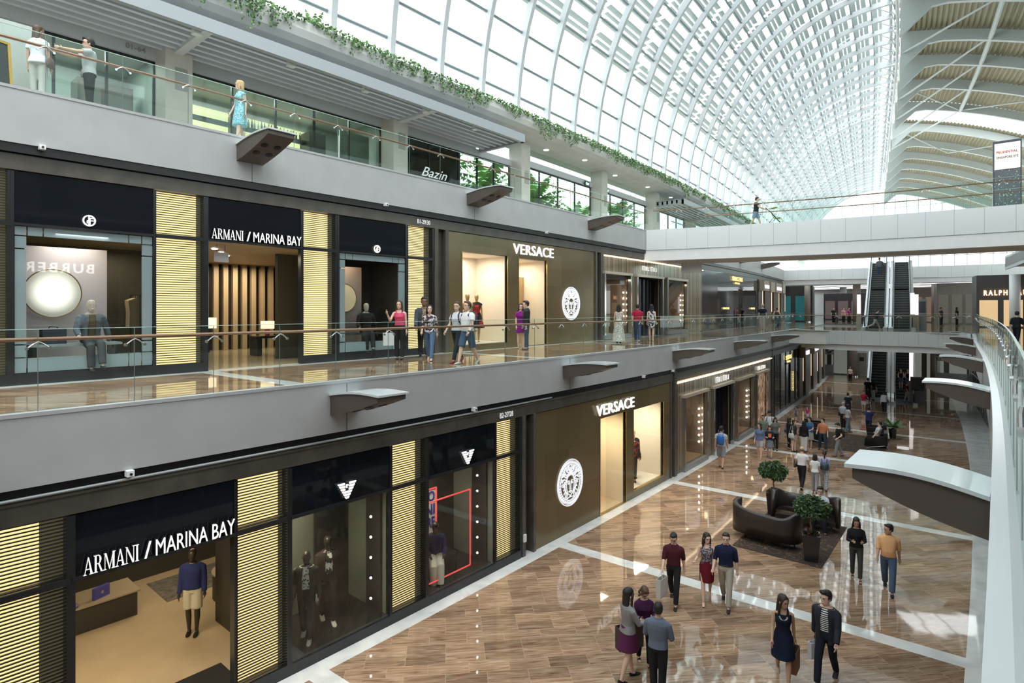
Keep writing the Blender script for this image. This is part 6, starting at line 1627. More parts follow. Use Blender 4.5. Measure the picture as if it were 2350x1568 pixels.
for Yn, z_, u_, tx, lb in ((12.6, 9.58, UF1 + .04, 'B1-29/30', 'small white unit number on the upper brown header'), (11.9, 3.98, UF2 + .06, 'B2-27/28', 'small white unit number on the lower brown header')):
    m = MB(); fit_text(m, tx, Yn - .25, Yn + .30, z_, z_ + .14, u_, .0, .01); tag(m.build('unit_number', pm('sign_white')), lb, 'number')
# little camera boxes and sprinklers along the slots
for k, (Y_, u_, z_) in enumerate(((3.0, UE + .02, 4.32), (10.6, UE + .02, 4.32), (19.9, UE + .02, 4.32), (22.6, UE + .02, 4.32), (2.7, UE2 + .02, 9.93), (11.0, UE2 + .02, 9.93), (19.3, UE2 + .02, 9.93))):
    t = thing('camera_box', 'small white camera box under the %s grey fascia, %s along it' % ('lower' if z_ < 5 else 'upper', ['first', 'second', 'third', 'fourth', 'first', 'second', 'third'][k]), 'camera', P(u_, Y_, z_), ang(Y_), 'small camera boxes under the fascias'); m = MB(); m.box(-.05, .07, -.05, .05, 0, .09); m.build('housing', M_white, t, world=False); m = MB(); m.rings([(0, 0, 0, .02, .02), (0, 0, .02, .02, .02)], 8, Matrix.Translation((.07, 0, .04)) @ Matrix.Rotation(pi / 2, 4, 'Y')); m.build('lens', M_dark, t, world=False)
# sign of the shop across the hall, seen reflected in the glass
t = thing('shop_sign', 'lit shop name on the right-hand side, seen mirrored in the upper left window', 'sign', P(4.9, 6, 7.8)); m = MB()
vs, fs = text_mesh('BURBERRY', 1, 1, .02, .04, 1.3); xs_ = [v[0] for v in vs]; ys_ = [v[1] for v in vs]
m.add([P(4.9 - v[2], 9.35 - (v[0] - min(xs_)) / (max(xs_) - min(xs_)) * 3.6, 8.55 + (v[1] - min(ys_)) / (max(ys_) - min(ys_)) * .45) for v in vs], fs); m.build('lettering', emis('sign_bright', (1, 1, .95), 5), t)
m = MB(); m.hb(4.97, 5.1, 5, 10.5, Z1, 9.6); m.build('fascia_board', M_dkwall, t)
# ------------------------------------------------------------------ furniture
def rug(Y0, Y1, u0, u1, label):
    m = MB(); m.hb(u0, u1, Y0, Y1, .004, .014)
    mt = pm('dark_patterned_rug', (.045, .028, .022), .95); nt = mt.node_tree; n = nt.nodes
    if len(n) < 4:
        tc = n.new('ShaderNodeTexCoord'); v = n.new('ShaderNodeTexNoise'); v.inputs['Scale'].default_value = 2.2; v.inputs['Detail'].default_value = 3; v.inputs['Distortion'].default_value = 1.5
        r = n.new('ShaderNodeValToRGB'); e = r.color_ramp.elements; e[0].position = .485; e[0].color = (.040, .026, .020, 1); e[1].position = .515; e[1].color = (.045, .028, .022, 1); k = e.new(.5); k.color = (.26, .17, .09, 1)
        nt.links.new(tc.outputs['Object'], v.inputs['Vector']); nt.links.new(v.outputs['Fac'], r.inputs[0]); nt.links.new(r.outputs[0], n['Principled BSDF'].inputs['Base Color'])
    return tag(m.build('rug', mt), label, 'rug')
rug(17.35, 21.15, -6.15, -3.78, 'dark brown patterned rug under the two curved sofas')
rug(32.6, 37.0, -7.4, -3.9, 'dark brown rug between the far lounge chairs')
LEA = pm('brown_leather', (.030, .022, .020), .28, spec=.55, bump=.10, bscale=8)
M_leg = pm('dark_leg', (.02, .016, .014), .35)
def sofa(label, loc, rz, dip=1):
    """tub sofa: curved shell that sweeps from a high back down to the arms; opens towards local +y"""
    t = thing('curved_sofa', label, 'sofa', loc, rz, None)
    N = 36; vs = []; fs = []
    def path(s):                        # s 0..1, right arm front round the back to left arm front
        a = lerp(-.10, pi + .10, s); c_, s_ = math.cos(a), math.sin(a); return Vector((math.copysign(abs(c_) ** .62, c_) * .93, -math.copysign(abs(s_) ** .62, s_) * .50 + .22, 0))
    def top(s): return .90 + .16 * abs(math.cos(pi * s)) ** 1.5 - dip * .07 * math.exp(-((s - .35) / .12) ** 2)
    for i in range(N + 1):
        s = i / N; p = path(s); a = path(max(0, s - .01)); b = path(min(1, s + .01)); d = (b - a).normalized(); nrm = Vector((d.y, -d.x, 0))
        h = top(s); th = .055
        for (o, z) in ((-th, .20), (-th * 1.15, h * .6), (-th * 1.5 - .02, h - .03), (-th * .6 - .02, h), (th * .4, h), (th, h - .04), (th, .5), (th, .20)): vs.append(p + nrm * (-o) * 1 + Vector((0, 0, z)))
    k = 8
    for i in range(N):
        for j in range(k): fs.append((i * k + j, (i + 1) * k + j, (i + 1) * k + (j + 1) % k, i * k + (j + 1) % k))
    fs.append(tuple(range(k))); fs.append(tuple(N * k + j for j in reversed(range(k))))
    m = MB(); m.add(vs, fs); m.build('shell', LEA, t, True, world=False)
    poly = [path(i / N) * .94 for i in range(N + 1)]; m = MB()
    n = len(poly)
    for z0, z1, sc in ((.20, .34, 1.0), (.34, .46, .97)):
        mm = MB() if z0 > .3 else m
        vv = [Vector((q.x * sc, (q.y - .1) * sc + .1, z)) for z in (z0, z1 - .02) for q in poly] + [Vector((q.x * sc * .97, (q.y - .1) * sc * .97 + .1, z1)) for q in poly]
        ff = [tuple(range(n)), tuple(reversed(range(2 * n, 3 * n)))]
        for l_ in range(2): ff += [(l_ * n + i, l_ * n + (i + 1) % n, (l_ + 1) * n + (i + 1) % n, (l_ + 1) * n + i) for i in range(n)]
        mm.add(vv, ff); mm.build('seat_base' if z0 < .3 else 'seat_cushion', LEA, t, z0 > .3, world=False)
    for x, y in ((.78, .22), (-.78, .22), (.55, -.16), (-.55, -.16), (0, -.24)):
        m = MB(); m.tube([(x * .92, y * .9, .22), (x, y, 0)], [.028, .016], 8); m.build('leg', M_leg, t, world=False)
    return t
sofa('curved brown leather sofa with its high back to the camera, nearest on the rug', P(-5.48, 18.2, .014), R(-4), 1)
sofa('curved brown leather sofa the man in a white shirt sits on', P(-4.82, 20.45, .014), R(186), .6)
def planter_tree(label, loc, rz, seed, H=1.95):
    t = thing('potted_tree', label, 'potted tree', loc, rz)
    rnd = random.Random(seed)
    m = MB(); a, b = .165, .225
    for z0, z1, w0, w1 in ((0, .72, a, b),):
        m.add([(x * w, y * w, z) for z, w in ((z0, w0), (z1, w1), (z1, w1 - .03), (z1 - .08, w1 - .03)) for x, y in ((-1, -1), (1, -1), (1, 1), (-1, 1))], [(3, 2, 1, 0)] + [(4 * l_ + i, 4 * l_ + (i + 1) % 4, 4 * l_ + 4 + (i + 1) % 4, 4 * l_ + 4 + i) for l_ in range(3) for i in range(4)] + [(12, 13, 14, 15)])
    m.build('pot', pm('dark_lacquer_pot', (.022, .020, .022), .22, spec=.6), t, world=False)
    m = MB(); m.box(-.19, .19, -.19, .19, .66, .69); m.build('soil', pm('soil', (.03, .02, .012), .9), t, world=False)
    m = MB(); 
    for k in range(26):
        an = rnd.uniform(0, 2 * pi); r_ = rnd.uniform(.02, .14); p = Vector((math.cos(an) * r_, math.sin(an) * r_, .68))
        for q in range(4): leaf(m.mat(rnd.randrange(2)), p + Vector((0, 0, .02 * q)), (math.cos(an + q * 1.5) * .8, math.sin(an + q * 1.5) * .8, rnd.uniform(.3, 1.1)), rnd.uniform(.12, .2), .3)
    m.build('underplanting', [pm('croton_red', (.20, .08, .05), .5, var=.4, vscale=9), pm('croton_green', (.07, .11, .04), .5, var=.4, vscale=9)], t, world=False)
    m = MB(); m.tube([(0, 0, .66), (.012, .01, .85), (-.012, .0, 1.0), (.0, 0, 1.2), (.02, 0, 1.35)], [.028, .024, .022, .022, .02], 8)
    for k in range(10):
        an = 2 * pi * k / 10; m.tube([(0, 0, 1.04 + .02 * k), (math.cos(an) * .14, math.sin(an) * .14, 1.22 + .02 * k), (math.cos(an) * .26, math.sin(an) * .26, 1.32 + .01 * k)], [.012, .009, .005], 5)
    m.build('trunk', pm('pale_bark', (.24, .19, .13), .8), t, True, world=False)
    m = MB(); c0 = Vector((0, 0, 1.40))
    for k in range(2600):
        an = rnd.uniform(0, 2 * pi); el = math.asin(rnd.uniform(-.75, 1)); rr = rnd.uniform(.72, 1.06) ** .6
        lump = 1 + .10 * math.sin(an * 3 + seed) + .08 * math.sin(el * 5 + an * 2)
        d = Vector((math.cos(an) * math.cos(el), math.sin(an) * math.cos(el), math.sin(el)))
        p = c0 + Vector((d.x * .40, d.y * .40, d.z * .31)) * rr * lump
        if d.z < 0: p.z += -d.z * .08
        leaf(m.mat(0 if rnd.random() < .8 else 1), p, (d * .35 + Vector((rnd.uniform(-1, 1), rnd.uniform(-1, 1), rnd.uniform(-1.1, .3)))), rnd.uniform(.07, .12), .45)
    m.build('foliage', [pm('ficus_green', (.038, .085, .030), .32, spec=.5, var=.35, vscale=5), pm('ficus_light', (.12, .20, .06), .35, var=.3, vscale=5)], t, world=False)
    return t
planter_tree('round-headed potted tree in a tall black pot at the front corner of the sofa rug', P(-4.12, 17.75, .014), ang(18) + .25, 1)
planter_tree('round-headed potted tree in a tall black pot behind the curved sofa, nearest the shops', P(-5.95, 20.95, .014), ang(21) + .2, 5)
def lounge(label, p, rz, two=False):
    t = thing('lounge_chair', label, 'armchair', p, rz)
    W = .46
    m = MB(); m.box(-W, W, -.42, .42, .18, .42); m.build('seat', LEA, t, world=False)
    m = MB(); m.box(-W, W, -.46, -.30, .18, .78); m.build('backrest', LEA, t, world=False)
    for sx in (-1, 1): m = MB(); m.box(min(sx * W, sx * (W - .1)), max(sx * W, sx * (W - .1)), -.44, .42, .18, .60); m.build('armrest', LEA, t, world=False)
    for sx in (-1, 1): m = MB(); m.tube([(sx * .42, .40, .18), (sx * .42, .42, 0), (sx * .42, -.36, .15), (sx * .42, -.48, 0)], .013, 6); m.build('chrome_leg', M_steel, t, world=False)
    return t
q, _ = at(2022, 1030, .014); lounge('dark leather lounge chair the man with outstretched arms sits in', q + Vector((-.25, .35, 0)), 1.75)
q, _ = at(2008, 1012, .014); lounge('empty dark leather lounge chair beside the one with the resting man', q + Vector((-.1, .9, 0)), 1.75)
q, _ = at(1876, 1012, .014); lounge('dark leather lounge chair behind the man in the orange shirt', q, -1.4)
q, _ = at(1866, 1000, .014); lounge('dark leather lounge chair beyond the one behind the orange shirt', q + Vector((-.2, 1.0, 0)), -1.4)
q, _ = at(2028, 1010, 0.014); t = thing('potted_plant', 'leafy potted plant beside the far lounge chairs', 'potted plant', q + Vector((.25, .9, 0)))
m = MB(); m.rings([(0, 0, 0, .15, .15), (0, 0, .5, .2, .2)], 12); m.build('pot', pm('dark_lacquer_pot'), t, world=False); m = MB(); fronds(m, (0, 0, .5), 14, .7, .8, .14, 7); m.build('leaves', LEAF, t, world=False)
# standing light columns, display case and bins around the escalators
for px, py, zz, h, lb in ((2094, 757, Z1, 2.6, 'upper light pylon right of the upper escalators'), (2103, 757, Z1, 2.5, 'slimmer upper light pylon beside the first one'), (2091, 920, Z0, 3.6, 'tall light pylon at the foot of the lower escalators'), (1971, 752, Z1, 2.6, 'light pylon left of the upper escalators')):
    q, d_ = at(px, py, zz); t = thing('light_pylon', lb, 'light', q, ang(50)); m = MB(); m.box(-.16, .16, -.16, .16, 0, h * .42); m.build('base', pm('taupe_box'), t, world=False); m = MB(); m.box(-.12, .12, -.12, .12, h * .42, h); m.build('lamp_tube', emis('pylon_glow', (1, .90, .90), .9), t, world=False)
q, _ = at(2113, 757, Z1); t = thing('directory_stand', 'tall grey directory stand right of the upper escalators', 'sign', q, ang(50)); m = MB(); m.box(-.35, .35, -.12, .12, 0, 2.2); m.build('case', pm('grey_case', (.16, .17, .17), .3), t, world=False); m = MB(); m.box(-.28, .28, -.14, -.12, 1.2, 2.0); m.build('screen', pm('screen_dark', (.05, .06, .07), .1), t, world=False)
q, _ = at(2106, 925, Z0); t = thing('directory_stand', 'dark directory stand at the foot of the lower escalators', 'sign', q, ang(50)); m = MB(); m.box(-.45, .45, -.15, .15, 0, 1.9); m.build('case', pm('grey_case'), t, world=False); m = MB(); m.box(-.4, .4, -.17, -.15, .9, 1.8); m.build('screen', pm('screen_dark'), t, world=False)
q, _ = at(1978, 862, Z0); t = thing('ticket_machine', 'pale tall machine against the column beyond the escalators', 'machine', q, ang(60)); m = MB(); m.box(-.45, .45, -.2, .2, 0, 2.3); m.build('case', pm('machine_beige', (.48, .44, .38), .5), t, world=False); m = MB(); m.box(-.2, .2, -.22, -.2, 1.5, 1.9); m.build('screen', pm('screen_dark'), t, world=False)
q, _ = at(1541, 800, Z1); t = thing('sign_post', 'small steel sign post with pink plate on the B1 walkway', 'sign', P(-10.75, 33.2, Z1), ang(33)); m = MB(); m.tube([(0, 0, 0), (0, 0, 1.0)], .03, 8); m.build('pole', M_steel, t, world=False); m = MB(); m.box(-.02, .02, -.11, .11, .98, 1.18); m.build('plate', pm('pink_plate', (.55, .10, .18), .5), t, world=False)
# columns of the lower levels
for k, (px, base, w, z, ztop, dp) in enumerate(((1853, 0, .62, Z1, 9.5, 68), (1966, 0, .75, Z1, 9.5, 66), (2147, 0, .75, Z1, 9.5, 64), (2179, 0, .95, Z1, 10.1, 82), (1935, 0, .85, Z1, 10.1, 84), (2292, 0, .68, Z1, 9.5, 50.5), (2329, 0, .68, Z1, 9.5, 46), (1958, 0, .75, Z0, 4.6, 61.5), (2146, 0, .78, Z0, 4.6, 57))):
    r_ = (px - 1175) / FOC * dp; s_, c_ = math.sin(YAW), math.cos(YAW); q = Vector((r_ * c_ - dp * s_, r_ * s_ + dp * c_, z))
    t = thing('column', '%s round column %s' % (['brown-grey', 'brown-grey', 'brown-grey', 'white', 'white', 'brown-grey', 'grey', 'tan', 'tan'][k], ['at the left end of the B1 concourse beyond the hall', 'left of the upper escalators', 'right of the upper escalators', 'farther off right of the escalators', 'farther off left of the escalators', 'at the right end of the lower footbridge', 'at the right edge of the photo on B1', 'left of the lower escalators', 'right of the lower escalators'][k]), 'column', q)
    m = MB(); m.rings([(0, 0, 0, w / 2, w / 2), (0, 0, ztop - z, w / 2, w / 2)], 20); m.build('shaft', pm('column_taupe', (.27, .23, .20), .5) if k not in (3, 4, 6) else M_white, t, True, world=False)
    m = MB(); m.rings([(0, 0, 0, w / 2 + .03, w / 2 + .03), (0, 0, .12, w / 2 + .03, w / 2 + .03)], 20); m.build('base_ring', M_steel, t, world=False)
# far concourse: ceiling, shop blocks
m = MB(); m.hb(-26, 24, 81, 140, 9.9, 10.2, 6); struct(m.build('ceiling.004', M_ceil))
for k in range(7):
    m = MB(); Y_ = 72 + k * 4.5; m.hb(-20, 12, Y_, Y_ + .5, 9.86 if Y_ > 81 else 9.93, 9.9 if Y_ > 81 else 9.97); tag(m.build('ceiling_light', emis('cold_strip', (.9, .97, 1), 2.5)), 'long cool light strip across the far B1 ceiling', 'light', 'light strips of the far ceiling')
m = MB(); m.hb(-26, 24, 66.2, 140, 4.4, 5.38, 6); struct(m.build('ceiling.005', M_ceil))
def shopblock(name, label, u0, u1, Y, z0, z1, wall, glow, sign=None, sgn_col=(1, .8, .5), bays=3, es=.8, so=2.4):
    t = thing('far_shop', label, 'shop', P((u0 + u1) / 2, Y, z0)); m = MB(); m.hb(u0, u1, Y, Y + 3, z0, z1); m.build('front_wall', pm('far_' + name, wall, .5), t)
    w = (u1 - u0) / bays
    for i in range(bays):
        a = u0 + w * (i + .12); b = u0 + w * (i + .88); m = MB(); m.hb(a, b, Y - .06, Y - .02, z0 + .1, z0 + (z1 - z0) * (.72 if so < 3 else .52)); m.build('display_window', pm('far_glow_' + name, glow, .15, emit=glow, es=es), t)
    if sign:
        vs, fs = text_mesh(sign, 1, 1, .03, .06, 1.5); xs_ = [v[0] for v in vs]; ys_ = [v[1] for v in vs]; m = MB(); L = (u1 - u0) * .8; h = (z1 - z0) * .10
        m.add([P(u0 + (u1 - u0) * .1 + (v[0] - min(xs_)) / (max(xs_) - min(xs_)) * L, Y - .1 - v[2], z1 - h * so + (v[1] - min(ys_)) / (max(ys_) - min(ys_)) * h) for v in vs], fs); m.build('sign_lettering', emis('far_sign_' + name, sgn_col, 2.5), t)
    return t
shopblock('a', 'distant B1 shop with dark front and teal window left of the escalators', -16.5, -12.2, 76, Z1, 9.6, (.05, .045, .04), (.03, .14, .15), None, bays=2, es=.3)
shopblock('b', 'distant black-fronted B1 shop row left of the escalators', -12, -5.5, 92, Z1, 9.0, (.07, .065, .07), (.12, .09, .09), None, bays=4, es=.5)
shopblock('c', 'distant grey B1 shop with lit counters right of the escalators', -2.4, 1.4, 80, Z1, 9.3, (.18, .15, .13), (.22, .15, .11), None, bays=3, es=.4)
shopblock('d', 'distant brown-glass B1 shop between the right-hand columns', -.6, 2.6, 72, Z1, 9.4, (.20, .18, .16), (.10, .09, .08), None, bays=3, es=.5)
shopblock('e', 'distant B1 shop with gold name sign and bright window at the right', 1.4, 6.0, 62, Z1, 9.6, (.06, .055, .055), (.60, .42, .22), 'RALPH LAUREN', (1, .6, .35), bays=3, es=.7, so=3.9)
shopblock('f', 'distant basement shop with flower display left of the escalators', -14, -8.2, 70.5, Z0, 4.4, (.14, .14, .14), (.12, .13, .11), None, bays=3, es=.7)
shopblock('g', 'distant basement cafe front right of the escalators', -3.5, 3.5, 70, Z0, 4.4, (.10, .105, .10), (.13, .14, .12), None, bays=4, es=.7)
for k, (u_, Y_, w_) in enumerate(((-11.5, 68.6, 3.8), (.8, 66.5, 3.6))):
    t = thing('flower_display', 'mixed white and purple flower display over a planter box, %s of the lower escalators' % ('left', 'right')[k], 'flowers', P(u_, Y_, 0)); m = MB(); m.hb(u_ - w_ / 2, u_ + w_ / 2, Y_ - .3, Y_ + .3, 0, 1.1); m.build('planter_box', pm('planter_grey', (.22, .24, .24), .4), t)
    m = MB(); rnd = random.Random(k)
    for q_ in range(700): leaf(m.mat(rnd.choice((0, 0, 1, 2))), P(u_ + rnd.uniform(-w_ / 2, w_ / 2), Y_ + rnd.uniform(-.3, .3), rnd.uniform(2.3, 3.5)), (rnd.uniform(-1, 1), rnd.uniform(-1, 1), rnd.uniform(-1, 1)), .22, .9)
    m.build('flowers', [LEAF, pm('flower_white', (.7, .65, .7), .6), pm('flower_pink', (.45, .16, .35), .6)], t)
    m = MB(); 
    for x_ in (-w_ / 2, w_ / 2): m.hb(u_ + x_ - .04, u_ + x_ + .04, Y_ - .05, Y_ + .05, 1.1, 3.4)
    m.hb(u_ - w_ / 2, u_ + w_ / 2, Y_ - .25, Y_ + .25, 2.2, 2.3); m.build('stand', pm('planter_grey'), t)
# big display screen on the upper level
t = thing('display_screen', 'tall display screen with event lettering at the right edge of the upper level', 'screen', P(1.5, 45, Z2)); m = MB(); m.hb(.84, 2.14, 45, 45.25, Z2 + .3, 16.6); m.build('case', pm('screen_case', (.06, .06, .09), .3), t)
m = MB(); m.hb(.92, 2.07, 44.96, 45.0, 14.95, 16.45); m.build('lit_panel', pm('screen_cream', (.8, .76, .66), .5, emit=(1, .95, .85), es=.55), t)
m = MB(); m.hb(.92, 2.07, 44.96, 45.0, 11.6, 14.9); sp = pm('dark_dotted', (.03, .05, .06), .1, emit=(.5, .7, .6), es=.5)
nt = sp.node_tree; n_ = nt.nodes; tc = n_.new('ShaderNodeTexCoord'); v = n_.new('ShaderNodeTexVoronoi'); v.inputs['Scale'].default_value = 9; r = n_.new('ShaderNodeMapRange'); r.inputs[1].default_value = .25; r.inputs[2].default_value = .1; r.inputs[3].default_value = 0; r.inputs[4].default_value = 1.0
nt.links.new(tc.outputs['Object'], v.inputs['Vector']); nt.links.new(v.outputs['Distance'], r.inputs[0]); nt.links.new(r.outputs[0], n_['Principled BSDF'].inputs['Emission Strength']); m.build('dark_panel', sp, t)
def flat_text(txt, ua, ub, Y, z0, z1, mat, parent, nm='lettering', bold=0.):
    vs, fs = text_mesh(txt, 1, 1, bold, .02, 1.1); xs_ = [v[0] for v in vs]; ys_ = [v[1] for v in vs]; m = MB()
    m.add([P(ua + (v[0] - min(xs_)) / (max(xs_) - min(xs_)) * (ub - ua), Y - v[2], z0 + (v[1] - min(ys_)) / (max(ys_) - min(ys_)) * (z1 - z0)) for v in vs], fs); return m.build(nm, mat, parent)
flat_text('PRUDENTIAL', 1.0, 1.95, 44.94, 15.86, 16.0, pm('red_ink', (.45, .04, .06), .5), t, 'red_lettering', .02); flat_text('SINGAPORE EYE', 1.0, 1.98, 44.94, 15.56, 15.70, pm('grey_ink', (.12, .12, .14), .5), t, 'grey_lettering', .02)
# ------------------------------------------------------------------ the crowd
def rz_for(loc, h):
    t = Vector((-loc.x, -loc.y)); return math.atan2(t.y, t.x) + R(h) - pi / 2
def pers(label, px, pf, ph, z, h, near=None, hclamp=(1.1, 1.86), **kw):
    q, d = at(px, pf, z)
    H = (pf - ph) * d / FOC; H = max(hclamp[0], min(hclamp[1], H))
    near = near or (1 if d < 21 else 2 if d < 33 else 3)
    q.z = z
    return person(label, q, rz_for(q, h), H, near=near, **kw)
WALK = {'legs': ((22, 6), (-14, 20)), 'arms': ((-16, 7, 12, .0), (18, 7, 22, .0))}
WALK2 = {'legs': ((-14, 20), (22, 6)), 'arms': ((18, 7, 22, 0), (-16, 7, 12, 0))}
STEP = {'legs': ((12, 4), (-8, 10)), 'arms': ((-8, 6, 12, 0), (10, 6, 16, 0))}
STAND = {'legs': ((1, 0), (-2, 1)), 'arms': ((0, 6, 10, 0), (2, 6, 14, 0))}
FOLD = {'legs': ((1, 0), (-2, 1)), 'arms': ((15, 8, 85, .5), (15, 8, 85, .5))}
HOLD = {'legs': ((2, 0), (-3, 2)), 'arms': ((10, 8, 70, .3), (6, 7, 20, 0))}
def mp(base, **k): d = dict(base); d.update(k); return d
BLK = (.016, .016, .018); JEAN = (.055, .085, .15); NAVY = (.014, .020, .055); WHT = (.72, .74, .76); GREY = (.22, .22, .23)
def paper_bag(label, p, rz, w=.26, h=.34, d=.11, col=(.6, .6, .6), cat='bag', dark=False):
    t = thing('shopping_bag', label, cat, p - Vector((0, 0, h + .12)), rz)
    m = MB(); m.add([(-w / 2, -d / 2, 0), (w / 2, -d / 2, 0), (w / 2, d / 2, 0), (-w / 2, d / 2, 0), (-w / 2 * 1.02, -d / 2, h), (w / 2 * 1.02, -d / 2, h), (w / 2 * 1.02, d / 2, h), (-w / 2 * 1.02, d / 2, h), (-w / 2 + .008, -d / 2 + .008, h), (w / 2 - .008, -d / 2 + .008, h), (w / 2 - .008, d / 2 - .008, h), (-w / 2 + .008, d / 2 - .008, h), (-w / 2 + .008, -d / 2 + .008, .02), (w / 2 - .008, -d / 2 + .008, .02), (w / 2 - .008, d / 2 - .008, .02), (-w / 2 + .008, d / 2 - .008, .02)],
        [(3, 2, 1, 0), (0, 1, 5, 4), (1, 2, 6, 5), (2, 3, 7, 6), (3, 0, 4, 7), (4, 5, 9, 8), (5, 6, 10, 9), (6, 7, 11, 10), (7, 4, 8, 11), (9, 13, 12, 8), (10, 14, 13, 9), (11, 15, 14, 10), (8, 12, 15, 11), (12, 13, 14, 15)])
    m.build('paper_body', pm('paper_%s' % str([round(c, 2) for c in col]), col, .6), t, world=False)
    for sy in (-1, 1): m = MB(); m.tube([(-w * .22, sy * d * .48, h - .02), (-w * .12, sy * .01, h + .12), (w * .12, sy * .01, h + .12), (w * .22, sy * d * .48, h - .02)], .005, 5); m.build('cord_handle', pm('cord_%s' % ('d' if dark else 'l'), (.03, .03, .03) if dark else (.5, .5, .5), .7), t, world=False)
    return t
def shoulder_bag(label, root, J, sd, col, w=.30, h=.22, z=.95, strap=True, back=False, cross=False):
    off = Vector((sd * .235, -.02, z)) if not back else Vector((0, -.20, z))
    p = part_at(root, off); t = thing('handbag' if not back else 'backpack', label, 'bag' if not back else 'backpack', p, root.rotation_euler[2] + (pi / 2 if not back else 0)); k = root.scale[0]; t.scale = (k, k, k)
    m = MB(); m.rings([(0, 0, -h / 2, w * .46, .05), (0, 0, -h * .3, w / 2, .065), (0, 0, h * .3, w * .47, .055), (0, 0, h / 2, w * .42, .03)], 14) if not back else m.rings([(0, 0, -h / 2, w * .46, .08), (0, -.01, -h * .3, w / 2, .095), (0, 0, h * .3, w * .47, .075), (0, .01, h / 2, w * .30, .04)], 14)
    m.build('bag_body', pm('bag_%s' % str([round(c, 2) for c in col]), col, .45), t, True, world=False)
    if strap:
        m = MB()
        if back:
            for s_ in (-1, 1): m.tube([(s_ * .09, .05, h * .4), (s_ * .10, .10, h * .4 + .17), (s_ * .10, .2, h * .4 + .20)], (.014, .005), 5)
        elif cross: m.tube([(-.12, sd * -.0, h * .4), (-.02, sd * -.02, 1.44 - z - .1 - .0), ], .008, 5) if False else m.tube([(0, 0, h * .45), (-.13, sd * .10 * -1 * -1 + 0, .30), (-.13, -sd * -.13 * 1, .46), (-.10, sd * .26, .50)], .012, 5)
        else: m.tube([(-w * .35, 0, h * .45), (-w * .12, sd * .05, 1.42 - z), (w * .12, sd * .05, 1.42 - z), (w * .35, 0, h * .45)], .009, 5)
        m.build('strap', pm('bag_%s' % str([round(c, 2) for c in col])), t, world=False)
    return t
def hand_bag_item(label, nm, cat, root, J, sd, fn):
    p = hand_at(root, J, sd); t = thing(nm, label, cat, p, root.rotation_euler[2]); fn(t); return t

# -- basement, foreground
a, J = pers('young man in maroon shirt and black trousers walking with a pale paper bag', 1546, 1384, 1219, 0, -6, sex='m', sk='light', hair=('mop', 'black'), top=('shirt', (.065, .012, .020), 'elbow'), bot=('slim', BLK), pose=mp(WALK, head=(0, 18)), extra=('collar', 'glasses'))
paper_bag('pale grey paper bag with dark lining in the hand of the man in maroon', hand_at(a, J, 1), a.rotation_euler[2] + 1.2, .34, .42, .12, (.52, .52, .50))
floral = cloth((.35, .32, .34), 'noise', (.05, .03, .05), 38)
a, J = pers('smiling long-haired woman in patterned sleeveless top and dark red skirt', 1622, 1378, 1219, 0, 0, sex='f', sk='light', hair=('long', 'dark'), top=('tank', (.3, .3, .3), 'none', floral), bot=('skirt', (.13, .008, .018), .56, -.005), shoes=(BLK, 'heel'), pose=mp(WALK2, head=(28, 5), arms=((10, 8, 30, 0), (12, 14, 75, -.1))))
a, J = pers('dark-haired man in navy shirt and beige trousers walking arm in arm', 1666, 1389, 1219, 0, -4, sex='m', sk='light', hair=('short', 'dark'), top=('shirt', (.011, .017, .048), 'elbow'), bot=('slim', (.42, .385, .33)), pose=mp(WALK, arms=((-6, 8, 12, 0), (10, 12, 30, .0))), extra=('collar', 'belt'))
a, J = pers('long-haired woman in black jumper and dark grey trousers with clasped hands', 1965, 1330, 1187, 0, 6, sex='f', sk='tan', hair=('long', 'dark'), top=('tee', (.012, .012, .014), 'long'), bot=('slim', (.055, .055, .055)), shoes=(BLK, 'sandal'), pose=mp(STEP, arms=((12, 10, 88, .45), (12, 10, 88, .45)), head=(0, 15)))
a, J = pers('man in orange short-sleeved shirt and blue jeans looking to his side', 2039, 1357, 1199, 0, 0, sex='m', sk='tan', hair=('short', 'black'), top=('tee', (.78, .44, .21), 'elbow'), bot=('trousers', (.075, .12, .20)), pose=mp(WALK, head=(-55, 0)), extra=('collar', 'belt', 'belly'))
a, J = pers('woman in sleeveless navy dress with necklace walking at the bottom right', 1797, 1562, 1360, 0, 4, sex='f', sk='tan', hair=('long', 'dark'), top=('dress', (.008, .013, .034), 'none', cloth((.008, .013, .034)), .56, .05), bot=None, shoes=((.55, .42, .28), 'flat'), pose=mp(WALK, head=(40, 4)))
paper_bag('brown and orange paper bag in the hand of the woman in the navy dress', hand_at(a, J, -1), a.rotation_euler[2] + 1.3, .34, .40, .12, (.20, .085, .045), dark=True)
t = thing('phone', 'pink phone in the hand of the woman in the navy dress', 'phone', hand_at(a, J, 1)); m = MB(); m.box(-.005, .005, -.03, .03, -.06, .06); m.build('body', pm('pink_phone', (.6, .08, .3), .3), t, world=False)
m = MB()
for k in range(9):
    an = pi * (k + .5) / 9; m.ell(a.matrix_basis.to_3x3().inverted() @ Vector((0, 0, 0)) + J['T'](-math.cos(an) * .07, .118, 1.36 - math.sin(an) * .07), .016, 7, 5)
m.build('necklace', pm('pale_stones', (.50, .48, .36), .3), a, world=False)
a, J = pers('man in open charcoal blazer over striped tee walking at the bottom right', 1896, 1566, 1350, 0, -16, sex='m', sk='light', hair=('mop', 'black'), top=('jacket', (.025, .028, .038), 'long', cloth((.025, .028, .038)), cloth((.02, .02, .02), 'stripe', (.78, .78, .78), 9)), bot=('slim', (.014, .017, .03)), pose=mp(WALK2, head=(-25, 0)), shoes=((.03, .03, .04), 'sneaker'))
paper_bag('small white paper bag in the hand of the man in the charcoal blazer', hand_at(a, J, 1), a.rotation_euler[2] + 1.1, .22, .30, .09, (.70, .72, .78))
